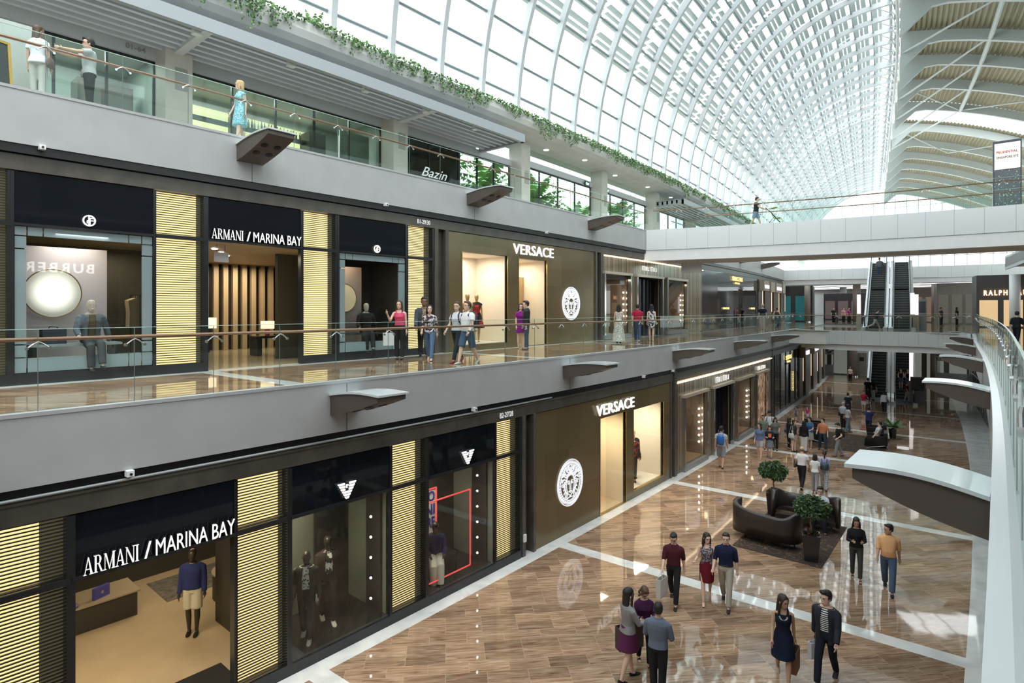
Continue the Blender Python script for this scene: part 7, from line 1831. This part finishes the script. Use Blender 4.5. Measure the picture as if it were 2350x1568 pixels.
a, J = pers('woman in grey blazer and purple skirt with a large brown bag, seen from the side', 1441, 1560, 1349, 0, 122, sex='f', sk='light', hair=('long', 'black'), top=('tee', (.24, .24, .25), 'long'), bot=('skirt', (.10, .018, .07), .60, .02), shoes=(BLK, 'flat'), pose=mp(STEP, arms=((10, 8, 60, .2), (25, 8, 62, .25))))
paper_bag('large dark brown bag hanging from the arm of the woman in the grey blazer', part_at(a, J['el', -1] + J['fo', -1] * .12) - Vector((0, 0, .02)), a.rotation_euler[2] + pi / 2, .52, .42, .16, (.045, .032, .030), dark=True)
a, J = pers('brown-haired woman in dark purple blouse looking down at her phone', 1478, 1524, 1344, 0, 14, sex='f', sk='mid', hair=('bob', 'brown'), top=('loose', (.045, .010, .045), 'long'), bot=('slim', BLK), shoes=(BLK, 'sandal'), pose=mp(STEP, arms=((15, 10, 85, .35), (15, 10, 85, .35)), head=(10, 38)))
t = thing('phone', 'dark phone held by the woman in the dark purple blouse', 'phone', part_at(a, (0, .36, 1.12))); m = MB(); m.box(-.035, .035, -.06, .06, -.005, .005); m.build('body', pm('phone_black', (.02, .02, .02), .2), t, world=False)
a, J = pers('short-haired man in blue-grey shirt and black trousers seen from behind', 1510, 1597, 1385, 0, 168, sex='m', sk='mid', hair=('short', 'black'), top=('tee', (.13, .16, .22), 'elbow'), bot=('trousers', BLK), pose=mp(STAND, arms=((10, 12, 60, .2), (10, 12, 60, .2)), head=(8, 8)), extra=('collar',), build=1.08)
# seated man on the sofa
q = P(-4.42, 20.42, .014)
SIT = {'hip': .50, 'legs': ((84, 84), (80, 86)), 'arms': ((18, 8, 62, .35), (18, 8, 62, .35)), 'spread': .12, 'head': (4, 6), 'lean': -4}
person('man in white short-sleeved shirt and dark trousers sitting on the curved sofa', q, R(190), 1.72, 'm', 'light', ('short', 'black'), ('tee', (.62, .66, .72), 'short'), ('trousers', (.02, .022, .03)), pose=SIT, near=1, extra=('collar',))
# -- basement, middle
a, J = pers('balding older man in white shirt and black trousers seen from behind', 1840, 1121, 1022, 0, 165, sex='m', sk='mid', hair=('bald', 'black'), top=('shirt', WHT, 'short'), bot=('trousers', BLK), pose=WALK)
shoulder_bag('dark shoulder bag of the balding man in the white shirt', a, J, -1, (.05, .045, .035), .28, .32, 1.0)
a, J = pers('short-haired woman in white tee and grey trousers seen from behind', 1870, 1129, 1042, 0, 172, sex='f', sk='mid', hair=('bob', 'black'), top=('tee', WHT, 'short'), bot=('trousers', (.30, .30, .32)), pose=STEP, shoes=((.2, .2, .2), 'flat'))
shoulder_bag('brown crossbody bag of the woman in the white tee', a, J, -1, (.16, .075, .035), .26, .22, 1.0)
a, J = pers('woman in lavender shirt and spotted trousers seen from behind', 1892, 1126, 1034, 0, 178, sex='f', sk='mid', hair=('ponytail', 'dark'), top=('loose', (.42, .42, .62), 'elbow'), bot=('trousers', NAVY, .016, cloth((.02, .03, .06), 'spot', (.5, .55, .6), 26)), pose=STEP)
shoulder_bag('dark teal bag carried on the back of the woman in lavender', a, J, 1, (.03, .055, .07), .36, .30, 1.10, back=True)
a, J = pers('man in pale tee and grey shorts walking away past the fluted shop', 1655, 1074, 978, 0, 172, sex='m', sk='mid', hair=('mop', 'black'), top=('tee', (.45, .47, .50), 'short'), bot=('shorts', (.24, .25, .28), .56), shoes=((.10, .08, .06), 'flat'), pose=STEP)
shoulder_bag('blue drawstring backpack of the man in grey shorts', a, J, 1, (.02, .12, .42), .30, .40, 1.22, back=True)
a, J = pers('long-haired woman in blue blouse and pale shorts', 1743, 1052, 971, 0, -8, sex='f', sk='light', hair=('long', 'dark'), top=('loose', (.14, .18, .33), 'three'), bot=('shorts', (.45, .45, .46), .42), shoes=((.1, .05, .03), 'sandal'), pose=mp(STEP, head=(-30, 0)))
shoulder_bag('small dark bag in front of the woman in the blue blouse', a, J, 1, (.03, .035, .05), .22, .18, .98)
a, J = pers('woman in navy jumper with orange print and checked skirt', 1766, 1051, 976, 0, 4, sex='f', sk='light', hair=('bob', 'dark'), top=('tee', (.014, .02, .04), 'elbow'), bot=('skirt', (.1, .1, .12), .58, .05, cloth((.09, .10, .13), 'noise', (.25, .27, .3), 60)), shoes=((.1, .12, .18), 'sneaker'), pose=mp(STEP, arms=((12, 10, 85, .3), (12, 10, 85, .3))), extra=('fringe',))
m = MB(); m.box(-.075, .075, .145, .155, 1.12, 1.32); m.build('chest_print', pm('orange_print', (.75, .22, .05), .6), a, world=False)
pers('dark-haired woman in grey top reading, behind the woman in navy', 1779, 1034, 958, 0, 6, sex='f', sk='mid', hair=('long', 'black'), top=('loose', (.13, .14, .13), 'short'), bot=('trousers', BLK), pose=mp(HOLD, head=(0, 25)))
a, J = pers('man in white tee and dark cap standing by the dark glass shop', 1766, 1020, 943, 0, -4, sex='m', sk='tan', hair=('short', 'black'), top=('tee', WHT, 'short'), bot=('shorts', (.1, .1, .12), .5), pose=STAND, extra=('cap', 'backstraps'))
pers('person in grey-green tee in front of the backlit poster', 1751, 1031, 953, 0, 0, sex='m', sk='mid', hair=('short', 'dark'), top=('tee', (.16, .19, .15), 'short'), bot=('shorts', (.12, .13, .10), .5), pose=STAND)
pers('small girl in grey tee and dark hat beside the white floor edge', 1827, 968, 932, 0, -50, hclamp=(.9, 1.4), sex='f', sk='light', hair=('bob', 'dark'), top=('tee', (.20, .18, .24), 'short'), bot=('shorts', (.07, .12, .2), .45), pose=STEP, extra=('hat',))
pers('small girl in pink tee near the dark glass shop', 1853, 968, 933, 0, -30, hclamp=(.9, 1.4), sex='f', sk='light', hair=('halflong', 'dark'), top=('tee', (.48, .05, .22), 'short'), bot=('shorts', (.55, .55, .55), .4), pose=STEP)
a, J = pers('long-haired woman in black top and black trousers in the standing group', 1811, 1031, 959, 0, 120, sex='f', sk='light', hair=('long', 'black'), top=('loose', BLK, 'three'), bot=('slim', BLK), shoes=(BLK, 'heel'), pose=STAND)
shoulder_bag('small blue bag of the woman in black in the standing group', a, J, -1, (.05, .06, .16), .28, .2, .98)
a, J = pers('woman in pale skirt with a white bag beside the woman in black', 1822, 1037, 964, 0, 60, sex='f', sk='light', hair=('long', 'dark'), top=('loose', (.03, .03, .035), 'short'), bot=('skirt', (.35, .28, .25), .66, .02), pose=STAND)
shoulder_bag('white handbag in the standing group', a, J, 1, (.55, .56, .52), .34, .26, .9)
pers('long-haired woman in black cardigan and white trousers seen from behind', 1845, 1038, 966, 0, 175, sex='f', sk='light', hair=('long', 'black'), top=('tunic', (.012, .012, .015), 'long'), bot=('trousers', (.55, .53, .50), .04), pose=STAND)
pers('woman in blue short-sleeved top and pale grey skirt in the standing group', 1858, 1031, 957, 0, -25, sex='f', sk='light', hair=('bob', 'black'), top=('loose', (.05, .13, .26), 'short'), bot=('skirt', (.36, .37, .38), .52, .04), shoes=((.6, .5, .45), 'flat'), pose=mp(HOLD, head=(-10, 10)))
pers('person in orange shirt and dark jeans standing with feet apart', 1888, 1034, 960, 0, -18, sex='m', sk='light', hair=('short', 'black'), top=('tee', (.55, .21, .10), 'elbow'), bot=('trousers', (.03, .05, .08), .018), pose={'legs': ((8, 0), (-8, 0)), 'spread': .14, 'arms': ((0, 10, 12, 0), (10, 12, 45, .2)), 'head': (-30, 0)}, extra=('glasses',))
a, J = pers('young man in black tee and grey trousers looking down, hand on hip', 1924, 1048, 970, 0, -80, sex='m', sk='light', hair=('mop', 'black'), top=('tee', (.012, .016, .014), 'short'), bot=('trousers', (.24, .24, .25), .02), pose=mp(STEP, arms=((-20, 18, 70, .3), (-25, 25, 80, .4)), head=(0, 35)))
shoulder_bag('black backpack of the young man in the black tee', a, J, 1, (.015, .015, .018), .30, .42, 1.22, back=True)
pers('man in navy tee and dark jeans walking away toward the escalators', 1994, 998, 932, 0, 178, sex='m', sk='mid', hair=('short', 'black'), top=('tee', (.03, .05, .12), 'short'), bot=('trousers', (.02, .03, .06)), pose=WALK)
a, J = pers('grey-haired man in pale blue shirt with a dark crossbody bag', 1935, 985, 923, 0, 170, sex='m', sk='mid', hair=('short', 'grey'), top=('shirt', (.48, .53, .66), 'short'), bot=('trousers', BLK), pose=STAND)
shoulder_bag('dark brown bag of the grey-haired man in pale blue', a, J, -1, (.05, .03, .03), .28, .26, .98)
a, J = pers('long-haired woman in white tee and light jeans beside the grey-haired man', 1946, 993, 928, 0, 120, sex='f', sk='mid', hair=('long', 'black'), top=('tee', (.55, .56, .58), 'short'), bot=('trousers', (.15, .21, .27)), pose=STEP)
shoulder_bag('tan bag on the hip of the woman in light jeans', a, J, -1, (.28, .16, .09), .32, .2, .92)
pers('man in dark navy clothes standing seen from behind beyond the grey-haired man', 1946, 957, 902, 0, 180, sex='m', sk='mid', hair=('short', 'black'), top=('tee', (.015, .02, .035), 'short'), bot=('trousers', (.012, .014, .02)), pose=STAND, build=1.1)
pers('woman in red tee and white shorts with a raised hand', 1982, 947, 897, 0, 0, sex='f', sk='mid', hair=('ponytail', 'dark'), top=('tee', (.42, .02, .06), 'short'), bot=('shorts', (.65, .62, .60), .38), pose=mp(STAND, arms=((10, 35, 80, .3), (20, 20, 130, .2))))
pers('man in black tee stepping onto the lower left escalator', 1992, 921, 867, 0, 176, sex='m', sk='mid', hair=('short', 'black'), top=('tee', BLK, 'short'), bot=('trousers', (.03, .04, .06)), pose=STEP)
a, J = pers('woman in dark top and white trousers at the foot of the lower left escalator', 2004, 919, 871, 0, 170, sex='f', sk='mid', hair=('long', 'black'), top=('loose', BLK, 'short'), bot=('trousers', (.5, .5, .5)), pose=STEP)
shoulder_bag('large beige tote of the woman at the foot of the lower escalator', a, J, 1, (.38, .30, .20), .42, .40, .85)
a, J = pers('woman in pale blouse and black trousers walking to the lower escalators', 2029, 949, 896, 0, 178, sex='f', sk='mid', hair=('bob', 'dark'), top=('loose', (.50, .52, .60), 'long'), bot=('trousers', BLK), pose=WALK)
shoulder_bag('dark purple bag of the woman walking to the lower escalators', a, J, 1, (.07, .035, .07), .3, .28, .95)
pers('man in dark red shirt and pale trousers stepping off at the right escalator', 2081, 924, 877, 0, 80, sex='m', sk='light', hair=('short', 'brown'), top=('tee', (.14, .015, .025), 'short'), bot=('trousers', (.42, .38, .32)), pose=STEP)
for px, hd, hz, lb, c_, sk_ in ((2057, 852, 0, 'woman in black top and denim shorts riding down the lower right escalator', BLK, 'light'), (2068, 851, 1, 'woman in black tank top and jeans riding down the lower right escalator', BLK, 'light')):
    q = P(-3.88 + .45 * hz, 55.1, 0); zt_ = 5.4 * (55.1 - 51.4 - 2.6) / 11.0; q.z = round(zt_ / .2) * .2 + .02
    person(lb, q, rz_for(q, 0), 1.62, 'f', sk_, ('long', 'black'), ('tank', c_, 'none'), ('shorts', (.10, .14, .20), .34) if hz == 0 else ('trousers', (.07, .10, .15)), pose=mp(STAND, arms=((10, 10, 70, .3), (10, 10, 70, .3))), near=3)
a, J = pers('woman in white top and black trousers with pink bags beyond the hall', 1951, 878, 841, 0, 0, sex='f', sk='mid', hair=('bob', 'black'), top=('loose', (.6, .58, .55), 'short'), bot=('trousers', BLK), pose=HOLD)
shoulder_bag('pink bag of the woman in white beyond the hall', a, J, -1, (.55, .12, .18), .34, .3, .95)
# reclining man in the lounge chair
q, _ = at(2022, 1030, 0); q = q + Vector((-.25, .35, 0)); q.z = .014; k_ = Vector((math.cos(1.75 + pi / 2), math.sin(1.75 + pi / 2), 0))
person('man in white tee leaning back in the far lounge chair with red shoes', q + k_ * .02, 1.75, 1.74, 'm', 'light', ('short', 'black'), ('tee', (.65, .66, .68), 'short'), ('trousers', (.02, .022, .03)), shoes=((.5, .04, .05), 'sneaker'), pose={'hip': .46, 'legs': ((78, 70), (74, 74)), 'arms': ((30, 60, 10, 0), (25, 40, 25, 0)), 'lean': -16, 'head': (0, 0)}, near=3)

# -- B1 walkway
a, J = pers('woman in pink sleeveless blouse and black trousers on the B1 walkway', 917, 826, 690, Z1, -12, sex='f', sk='light', hair=('halflong', 'brown'), top=('tank', (.62, .07, .15), 'none', cloth((.62, .07, .15), rough=.45)), bot=('trousers', BLK), shoes=(BLK, 'flat'), pose=mp(STAND, arms=((-4, 5, 6, 0), (25, 20, 120, .0)), head=(-8, -5)), extra=())
paper_bag('white paper bag held by the woman in pink', part_at(a, (.30, .12, .92)), a.rotation_euler[2] + .4, .30, .36, .1, (.68, .70, .70))
a, J = pers('tall man in dark jacket over patterned shirt on the B1 walkway', 973, 821, 677, Z1, 4, sex='m', sk='brown', hair=('short', 'black'), top=('jacket', (.06, .075, .09), 'long', cloth((.06, .075, .09)), cloth((.10, .06, .035), 'noise', (.35, .28, .2), 45)), bot=('trousers', BLK), pose=WALK)
a, J = pers('short-haired woman in patterned blouse and blue jeans on the B1 walkway', 986, 827, 697, Z1, -6, sex='f', sk='light', hair=('bob', 'black'), top=('loose', (.5, .5, .55), 'elbow', cloth((.55, .53, .58), 'noise', (.06, .03, .04), 12)), bot=('slim', (.10, .17, .33)), shoes=(BLK, 'heel'), pose=mp(WALK, head=(10, -8)))
shoulder_bag('brown bag of the woman in blue jeans on the B1 walkway', a, J, 1, (.30, .15, .06), .28, .26, .92, strap=False)
a, J = pers('woman in white tee and black leggings on the B1 walkway', 1049, 832, 689, Z1, -35, sex='f', sk='light', hair=('ponytail', 'brown'), top=('tee', (.62, .66, .74), 'short'), bot=('slim', (.02, .025, .03)), shoes=((.25, .04, .06), 'sneaker'), pose=mp(WALK, head=(15, 0)), extra=('backstraps',))
a, J = pers('man in white tee and denim shorts on the B1 walkway', 1073, 835, 688, Z1, -40, sex='m', sk='light', hair=('short', 'brown'), top=('tee', WHT, 'short'), bot=('shorts', (.06, .10, .17), .56), shoes=((.45, .50, .45), 'sneaker'), pose=mp(WALK2, head=(-10, -6)), extra=('backstraps', 'belly'), build=1.08)
shoulder_bag('black backpack on the man in denim shorts', a, J, 1, (.02, .022, .03), .32, .45, 1.20, back=True)
a, J = pers('woman in purple dress facing the man in the dark jacket', 1195, 801, 697, Z1, 22, sex='f', sk='light', hair=('long', 'dark'), top=('dress', (.22, .012, .22), 'short', cloth((.22, .012, .22)), .62, .03), bot=None, shoes=(BLK, 'sandal'), pose=mp(STAND, head=(-20, 0)))
a, J = pers('man in dark jacket and jeans facing the woman in the purple dress', 1208, 803, 691, Z1, -80, sex='m', sk='light', hair=('mop', 'black'), top=('tee', (.02, .022, .026), 'long'), bot=('trousers', (.055, .085, .13)), shoes=((.06, .09, .13), 'flat'), pose=STAND, extra=('collar',))
pers('woman in long white floral dress seen from behind at the upper fluted shop', 1420, 788, 699, Z1, 175, sex='f', sk='mid', hair=('halflong', 'black'), top=('longdress', (.7, .7, .68), 'none', cloth((.66, .66, .62), 'noise', (.30, .28, .24), 30), .08, .12), bot=None, pose=STAND, near=2)
pers('man in red polo and jeans seen from behind at the upper fluted shop', 1463, 785, 698, Z1, 178, sex='m', sk='mid', hair=('short', 'black'), top=('tee', (.36, .015, .05), 'short'), bot=('trousers', (.04, .065, .14)), shoes=((.3, .35, .4), 'sneaker'), pose=STEP, near=2, extra=('collar',), build=1.05)
pers('woman in short black and white dress seen from behind at the upper fluted shop', 1495, 783, 699, Z1, 172, sex='f', sk='light', hair=('halflong', 'black'), top=('dress', (.6, .6, .6), 'none', cloth((.60, .60, .60), 'noise', (.04, .04, .05), 9), .62, -.01), bot=None, shoes=((.5, .4, .35), 'heel'), pose=STAND, near=2)
pers('grey-haired man in navy polo and pale trousers seen from behind on B1', 1750, 760, 698, Z1, 172, sex='m', sk='mid', hair=('short', 'grey'), top=('tee', (.015, .02, .045), 'short'), bot=('trousers', (.40, .38, .36)), shoes=((.6, .6, .6), 'sneaker'), pose=STAND)
a, J = pers('woman in black tank top leaning on the far B1 railing', 1783, 757, 706, Z1, 175, sex='f', sk='light', hair=('ponytail', 'dark'), top=('tank', BLK, 'none'), bot=('trousers', (.04, .05, .07)), pose=mp(STAND, arms=((10, 35, 60, .0), (0, 20, 60, .2))))
shoulder_bag('white cloth bag beside the woman in the black tank top', a, J, -1, (.62, .64, .62), .34, .30, .95)
pers('man in dark jacket and grey trousers walking past the foot of the upper escalators', 2009, 757, 708, Z1, 110, sex='m', sk='mid', hair=('short', 'black'), top=('tee', (.015, .022, .035), 'elbow'), bot=('trousers', (.32, .31, .30)), shoes=((.5, .4, .38), 'flat'), pose={'legs': ((30, 10), (-25, 40)), 'arms': ((-30, 20, 60, 0), (30, 20, 80, .2)), 'lean': 12})
q = P(-5.45, 60.6, Z1); q.z = Z1 + round((Z2 - Z1) * (60.6 - 49.6 - 2.6) / 11.0 / .2) * .2 + .02
person('man in grey shirt and jeans riding up the upper left escalator', q, rz_for(q, 178), 1.72, 'm', 'mid', ('short', 'dark'), ('tee', (.14, .14, .16), 'short'), ('trousers', (.05, .07, .11)), pose=mp(STAND, arms=((10, 12, 20, 0), (30, 30, 40, 0))), near=3)
a, J = pers('person in black clothes and cap walking on the B1 walkway at the right edge', 2333, 792, 713, Z1, 165, hclamp=(1.2, 1.8), sex='m', sk='mid', hair=('short', 'black'), top=('tee', (.012, .014, .02), 'elbow'), bot=('trousers', (.010, .012, .018)), pose=mp(WALK, lean=6), extra=('cap',), near=2)
for k, (px, top_, lb) in enumerate(((1913, BLK, 'distant seated person in black left of the escalators'), (1936, (.6, .3, .35), 'distant person in pink and white near the far white column'), (1948, (.4, .03, .25), 'distant person in magenta near the escalators'), (2160, (.05, .05, .06), 'distant person in dark clothes beside the round white column'), (2196, BLK, 'distant dark-haired person seated right of the white column'), (2258, (.20, .03, .14), 'distant woman in long purple dress before the bright shop window'))):
    dp = 62 if px < 2100 else 52; r_ = (px - 1175) / FOC * dp; s_, c_ = math.sin(YAW), math.cos(YAW); q = Vector((r_ * c_ - dp * s_, r_ * s_ + dp * c_, Z1))
    if q.y < 68 and px < 2100: q = q * 1.0; dp = 70; r_ = (px - 1175) / FOC * dp; q = Vector((r_ * c_ - dp * s_, r_ * s_ + dp * c_, Z1))
    person(lb, q, rz_for(q, 20 * k), 1.62, 'f' if k in (1, 2, 5) else 'm', 'mid', ('long' if k in (4, 5) else 'short', 'black'), ('tee', top_, 'short'), ('trousers', BLK) if k != 5 else ('skirt', top_, .15, .05), pose=STAND, near=3)
# -- upper balcony
def upers(label, px, ph, u, h, H, **kw):
    """stands on the upper balcony at offset u under the photo column px"""
    lo, hi = 0.5, 60.
    for _ in range(50):
        mid = (lo + hi) / 2; q = P(u, mid, Z2); d = -q.x * math.sin(YAW) + q.y * math.cos(YAW); x = 1175 + FOC * (q.x * math.cos(YAW) + q.y * math.sin(YAW)) / d
        if d < .1 or x < px: lo = mid
        else: hi = mid
    q = P(u, lo, Z2); return person(label, q, rz_for(q, h), H, **kw)
a, J = upers('dark-haired woman in loose white blouse on the upper balcony at the left', 88, 132, -15.4, -205, 1.64, sex='f', sk='mid', hair=('halflong', 'brown'), top=('loose', (.72, .76, .80), 'short'), bot=('trousers', (.5, .52, .5)), pose=mp(STAND, head=(-30, 0)), near=2)
shoulder_bag('brown crossbody bag of the woman in the white blouse', a, J, 1, (.12, .07, .06), .24, .20, .95)
a, J = upers('man in grey tee and glasses holding up a phone on the upper balcony', 205, 150, -15.5, -80, 1.72, sex='m', sk='mid', hair=('mop', 'black'), top=('tee', (.42, .46, .46), 'short'), bot=('trousers', BLK), pose=mp(STAND, arms=((75, 8, 12, .0), (78, 4, 10, .25))), near=2, extra=('glasses',))
t = thing('phone', 'dark blue phone held up by the man taking a picture', 'phone', hand_at(a, J, 1) + Vector((0, 0, .06)), a.rotation_euler[2]); m = MB(); m.box(-.04, .04, -.006, .006, -.05, .11); m.build('case', pm('phone_blue', (.03, .05, .11), .4), t, world=False)
shoulder_bag('grey crossbody bag of the man taking a picture', a, J, 1, (.20, .21, .21), .28, .18, 1.02)
a, J = upers('blonde woman in turquoise patterned dress walking on the upper balcony', 551, 196, -15.2, -60, 1.66, sex='f', sk='light', hair=('bob', 'blonde'), top=('dress', (.1, .4, .5), 'cap', cloth((.09, .42, .55), 'noise', (.45, .65, .68), 34), .52, .01), bot=None, pose=mp(STEP, head=(-30, 0)), near=2)
shoulder_bag('black bag carried by the blonde woman in turquoise', a, J, 1, (.02, .025, .03), .30, .30, 1.05)
X_ = -11.35; q = Vector((X_, Yb(X_) + 1.7, Z2)); a, J = person('person in black tee and denim shorts pushing a pushchair over the upper footbridge', q, rz_for(q, 78), 1.66, 'm', 'light', ('short', 'black'), ('tee', BLK, 'short'), ('shorts', (.22, .30, .42), .42), pose=mp(WALK, arms=((40, 6, 25, 0), (40, 6, 25, 0)), lean=6), near=2)
fw = Vector((-math.sin(a.rotation_euler[2]), math.cos(a.rotation_euler[2]), 0)); t = thing('pushchair', 'folding pushchair with lime green seat on the upper footbridge', 'pushchair', q + fw * .95, a.rotation_euler[2])
m = MB(); m.tube([(-.22, -.45, 1.0), (-.22, -.2, .75), (-.22, .3, .12)], .014, 6); m.tube([(.22, -.45, 1.0), (.22, -.2, .75), (.22, .3, .12)], .014, 6); m.tube([(-.22, -.45, 1.0), (.22, -.45, 1.0)], .016, 6); m.tube([(-.22, .0, .5), (-.22, -.35, .1)], .012, 6); m.tube([(.22, .0, .5), (.22, -.35, .1)], .012, 6); m.build('frame', M_dark, t, world=False)
m = MB(); m.add([(-.21, -.18, .72), (.21, -.18, .72), (.21, -.05, .42), (-.21, -.05, .42), (-.21, .25, .46), (.21, .25, .46), (.21, .38, .25), (-.21, .38, .25)], [(0, 1, 2, 3), (3, 2, 5, 4), (4, 5, 6, 7)]); m.build('seat', pm('lime_fabric', (.40, .55, .08), .7), t, world=False)
m = MB(); m.tube([(-.2, -.2, .95), (-.2, .1, 1.0), (-.2, .25, .85)], .012, 6); m.add([(-.21, -.22, .95), (.21, -.22, .95), (.21, .08, 1.0), (-.21, .08, 1.0), (.21, .26, .84), (-.21, .26, .84)], [(0, 1, 2, 3), (3, 2, 4, 5)]); m.build('hood', pm('lime_fabric'), t, world=False)
for x_ in (-.23, .23):
    for y_ in (.3, -.35): m = MB(); m.tube([(x_ - .012, y_, .085), (x_ + .012, y_, .085)], .085, 12); m.build('wheel', pm('rubber_black'), t, world=False)
# -- mannequins
MQ = pm('mannequin_dark', (.035, .028, .024), .28); MQG = pm('mannequin_gold', (.55, .36, .16), .3, metal=.3); MQC = pm('mannequin_clear', (.70, .62, .52), .2, alpha=.5)
def mannequin(label, q, h, H, mat, **kw): return person(label, q, rz_for(q, h), H, name='mannequin', cat='mannequin', bodymat=mat, hair=('none', 'black'), **kw)
a, J = mannequin('dark faceless mannequin in leather jacket and checked shirt, left in the lower window', P(-10.98, 6.36, .205), -8, 1.80, MQ, sex='m', top=('jacket', (.03, .027, .025), 'long', cloth((.030, .027, .025), rough=.4), cloth((.02, .02, .02), 'spot', (.4, .4, .38), 24)), bot=('slim', (.03, .03, .035)), shoes=((.22, .23, .22), 'sneaker'), pose=STEP, near=1)
a, J = mannequin('dark faceless mannequin in brown suit and white printed tee holding a white checked bag', P(-11.25, 7.02, .205), 12, 1.84, MQ, sex='m', top=('jacket', (.045, .032, .026), 'long', cloth((.045, .032, .026)), cloth((.70, .70, .66), 'noise', (.05, .05, .05), 9)), bot=('slim', (.035, .027, .022)), shoes=((.62, .58, .52), 'sneaker'), pose=STEP, near=1)
b_ = shoulder_bag('white checked holdall held in the lower window', a, J, 1, (.60, .60, .55), .40, .28, .62, strap=False)
m = MB(); m.tube([(-.08, 0, .13), (-.06, 0, .24), (.06, 0, .24), (.08, 0, .13)], .012, 6); m.build('handle', M_dark, b_, world=False)
a, J = mannequin('seated dark mannequin in navy top and white trousers inside the red frame', P(-11.05, 9.95, .22), 6, 1.80, MQ, sex='m', top=('tee', (.02, .02, .08), 'long'), bot=('trousers', (.62, .60, .50), .03), shoes=((.7, .7, .68), 'flat'), pose={'hip': .52, 'legs': ((75, 62), (70, 70)), 'arms': ((20, 8, 55, .3), (20, 8, 55, .3)), 'lean': 6, 'head': (-35, 10)}, near=1)
a, J = mannequin('dark mannequin in blue jacket and cream shorts inside the lower entrance', P(-13.3, 5.05, .02), -15, 1.80, MQ, sex='m', top=('tee', (.02, .03, .13), 'long'), bot=('shorts', (.52, .50, .42), .50), shoes=(BLK, 'flat'), pose=STAND, near=2)
a, J = mannequin('gold-headed mannequin in red patterned jacket, front in the lower bronze shop window', P(-11.0, 20.35, .26), 10, 1.85, MQG, sex='m', top=('tee', (.3, .03, .03), 'long', cloth((.32, .03, .03), 'noise', (.02, .02, .02), 9)), bot=('slim', BLK), pose=STAND, near=2)
a, J = mannequin('gold-headed mannequin in black jacket behind the red one, with a black bag', P(-11.25, 20.85, .26), 20, 1.88, MQG, sex='m', top=('tee', BLK, 'long'), bot=('slim', BLK), pose=STAND, near=2)
shoulder_bag('black holdall hanging from the mannequin in the black jacket', a, J, -1, (.015, .015, .015), .36, .26, .80, strap=False)
a, J = mannequin('gold mannequin in red and green dress in the upper bronze shop window', P(-15.2, 15.35, 5.64), 0, 1.78, MQG, sex='f', top=('dress', (.5, .05, .05), 'none', cloth((.55, .30, .25), 'noise', (.45, .55, .45), 5), .55, .06), bot=None, shoes=(BLK, 'heel'), pose=STAND, near=2)
a, J = mannequin('gold mannequin in black and red coat in the upper bronze shop window', P(-15.3, 15.95, 5.64), 5, 1.78, MQG, sex='f', top=('dress', BLK, 'cap', cloth(BLK, 'noise', (.45, .03, .03), 3), .5, .12), bot=None, shoes=(BLK, 'heel'), pose=STAND, near=2)
SITM = {'hip': .44, 'legs': ((78, 60), (72, 74)), 'arms': ((-15, 22, 15, 0), (15, 15, 50, .1)), 'lean': 8, 'head': (0, 0)}
a, J = mannequin('clear-headed seated mannequin in crumpled grey coat beside the glowing disc', P(-14.98, 3.62, 5.76), 14, 1.80, MQC, sex='m', top=('jacket', (.10, .13, .16), 'long', cloth((.10, .13, .165), 'noise', (.14, .17, .20), 6), cloth((.12, .10, .06))), bot=('trousers', (.05, .055, .06)), pose=SITM, near=1)
a, J = mannequin('dark-clad seated mannequin beside the plain disc', P(-14.98, 10.65, 5.76), 16, 1.78, MQC, sex='m', top=('tee', (.012, .012, .014), 'long'), bot=('trousers', BLK), pose=SITM, near=2)
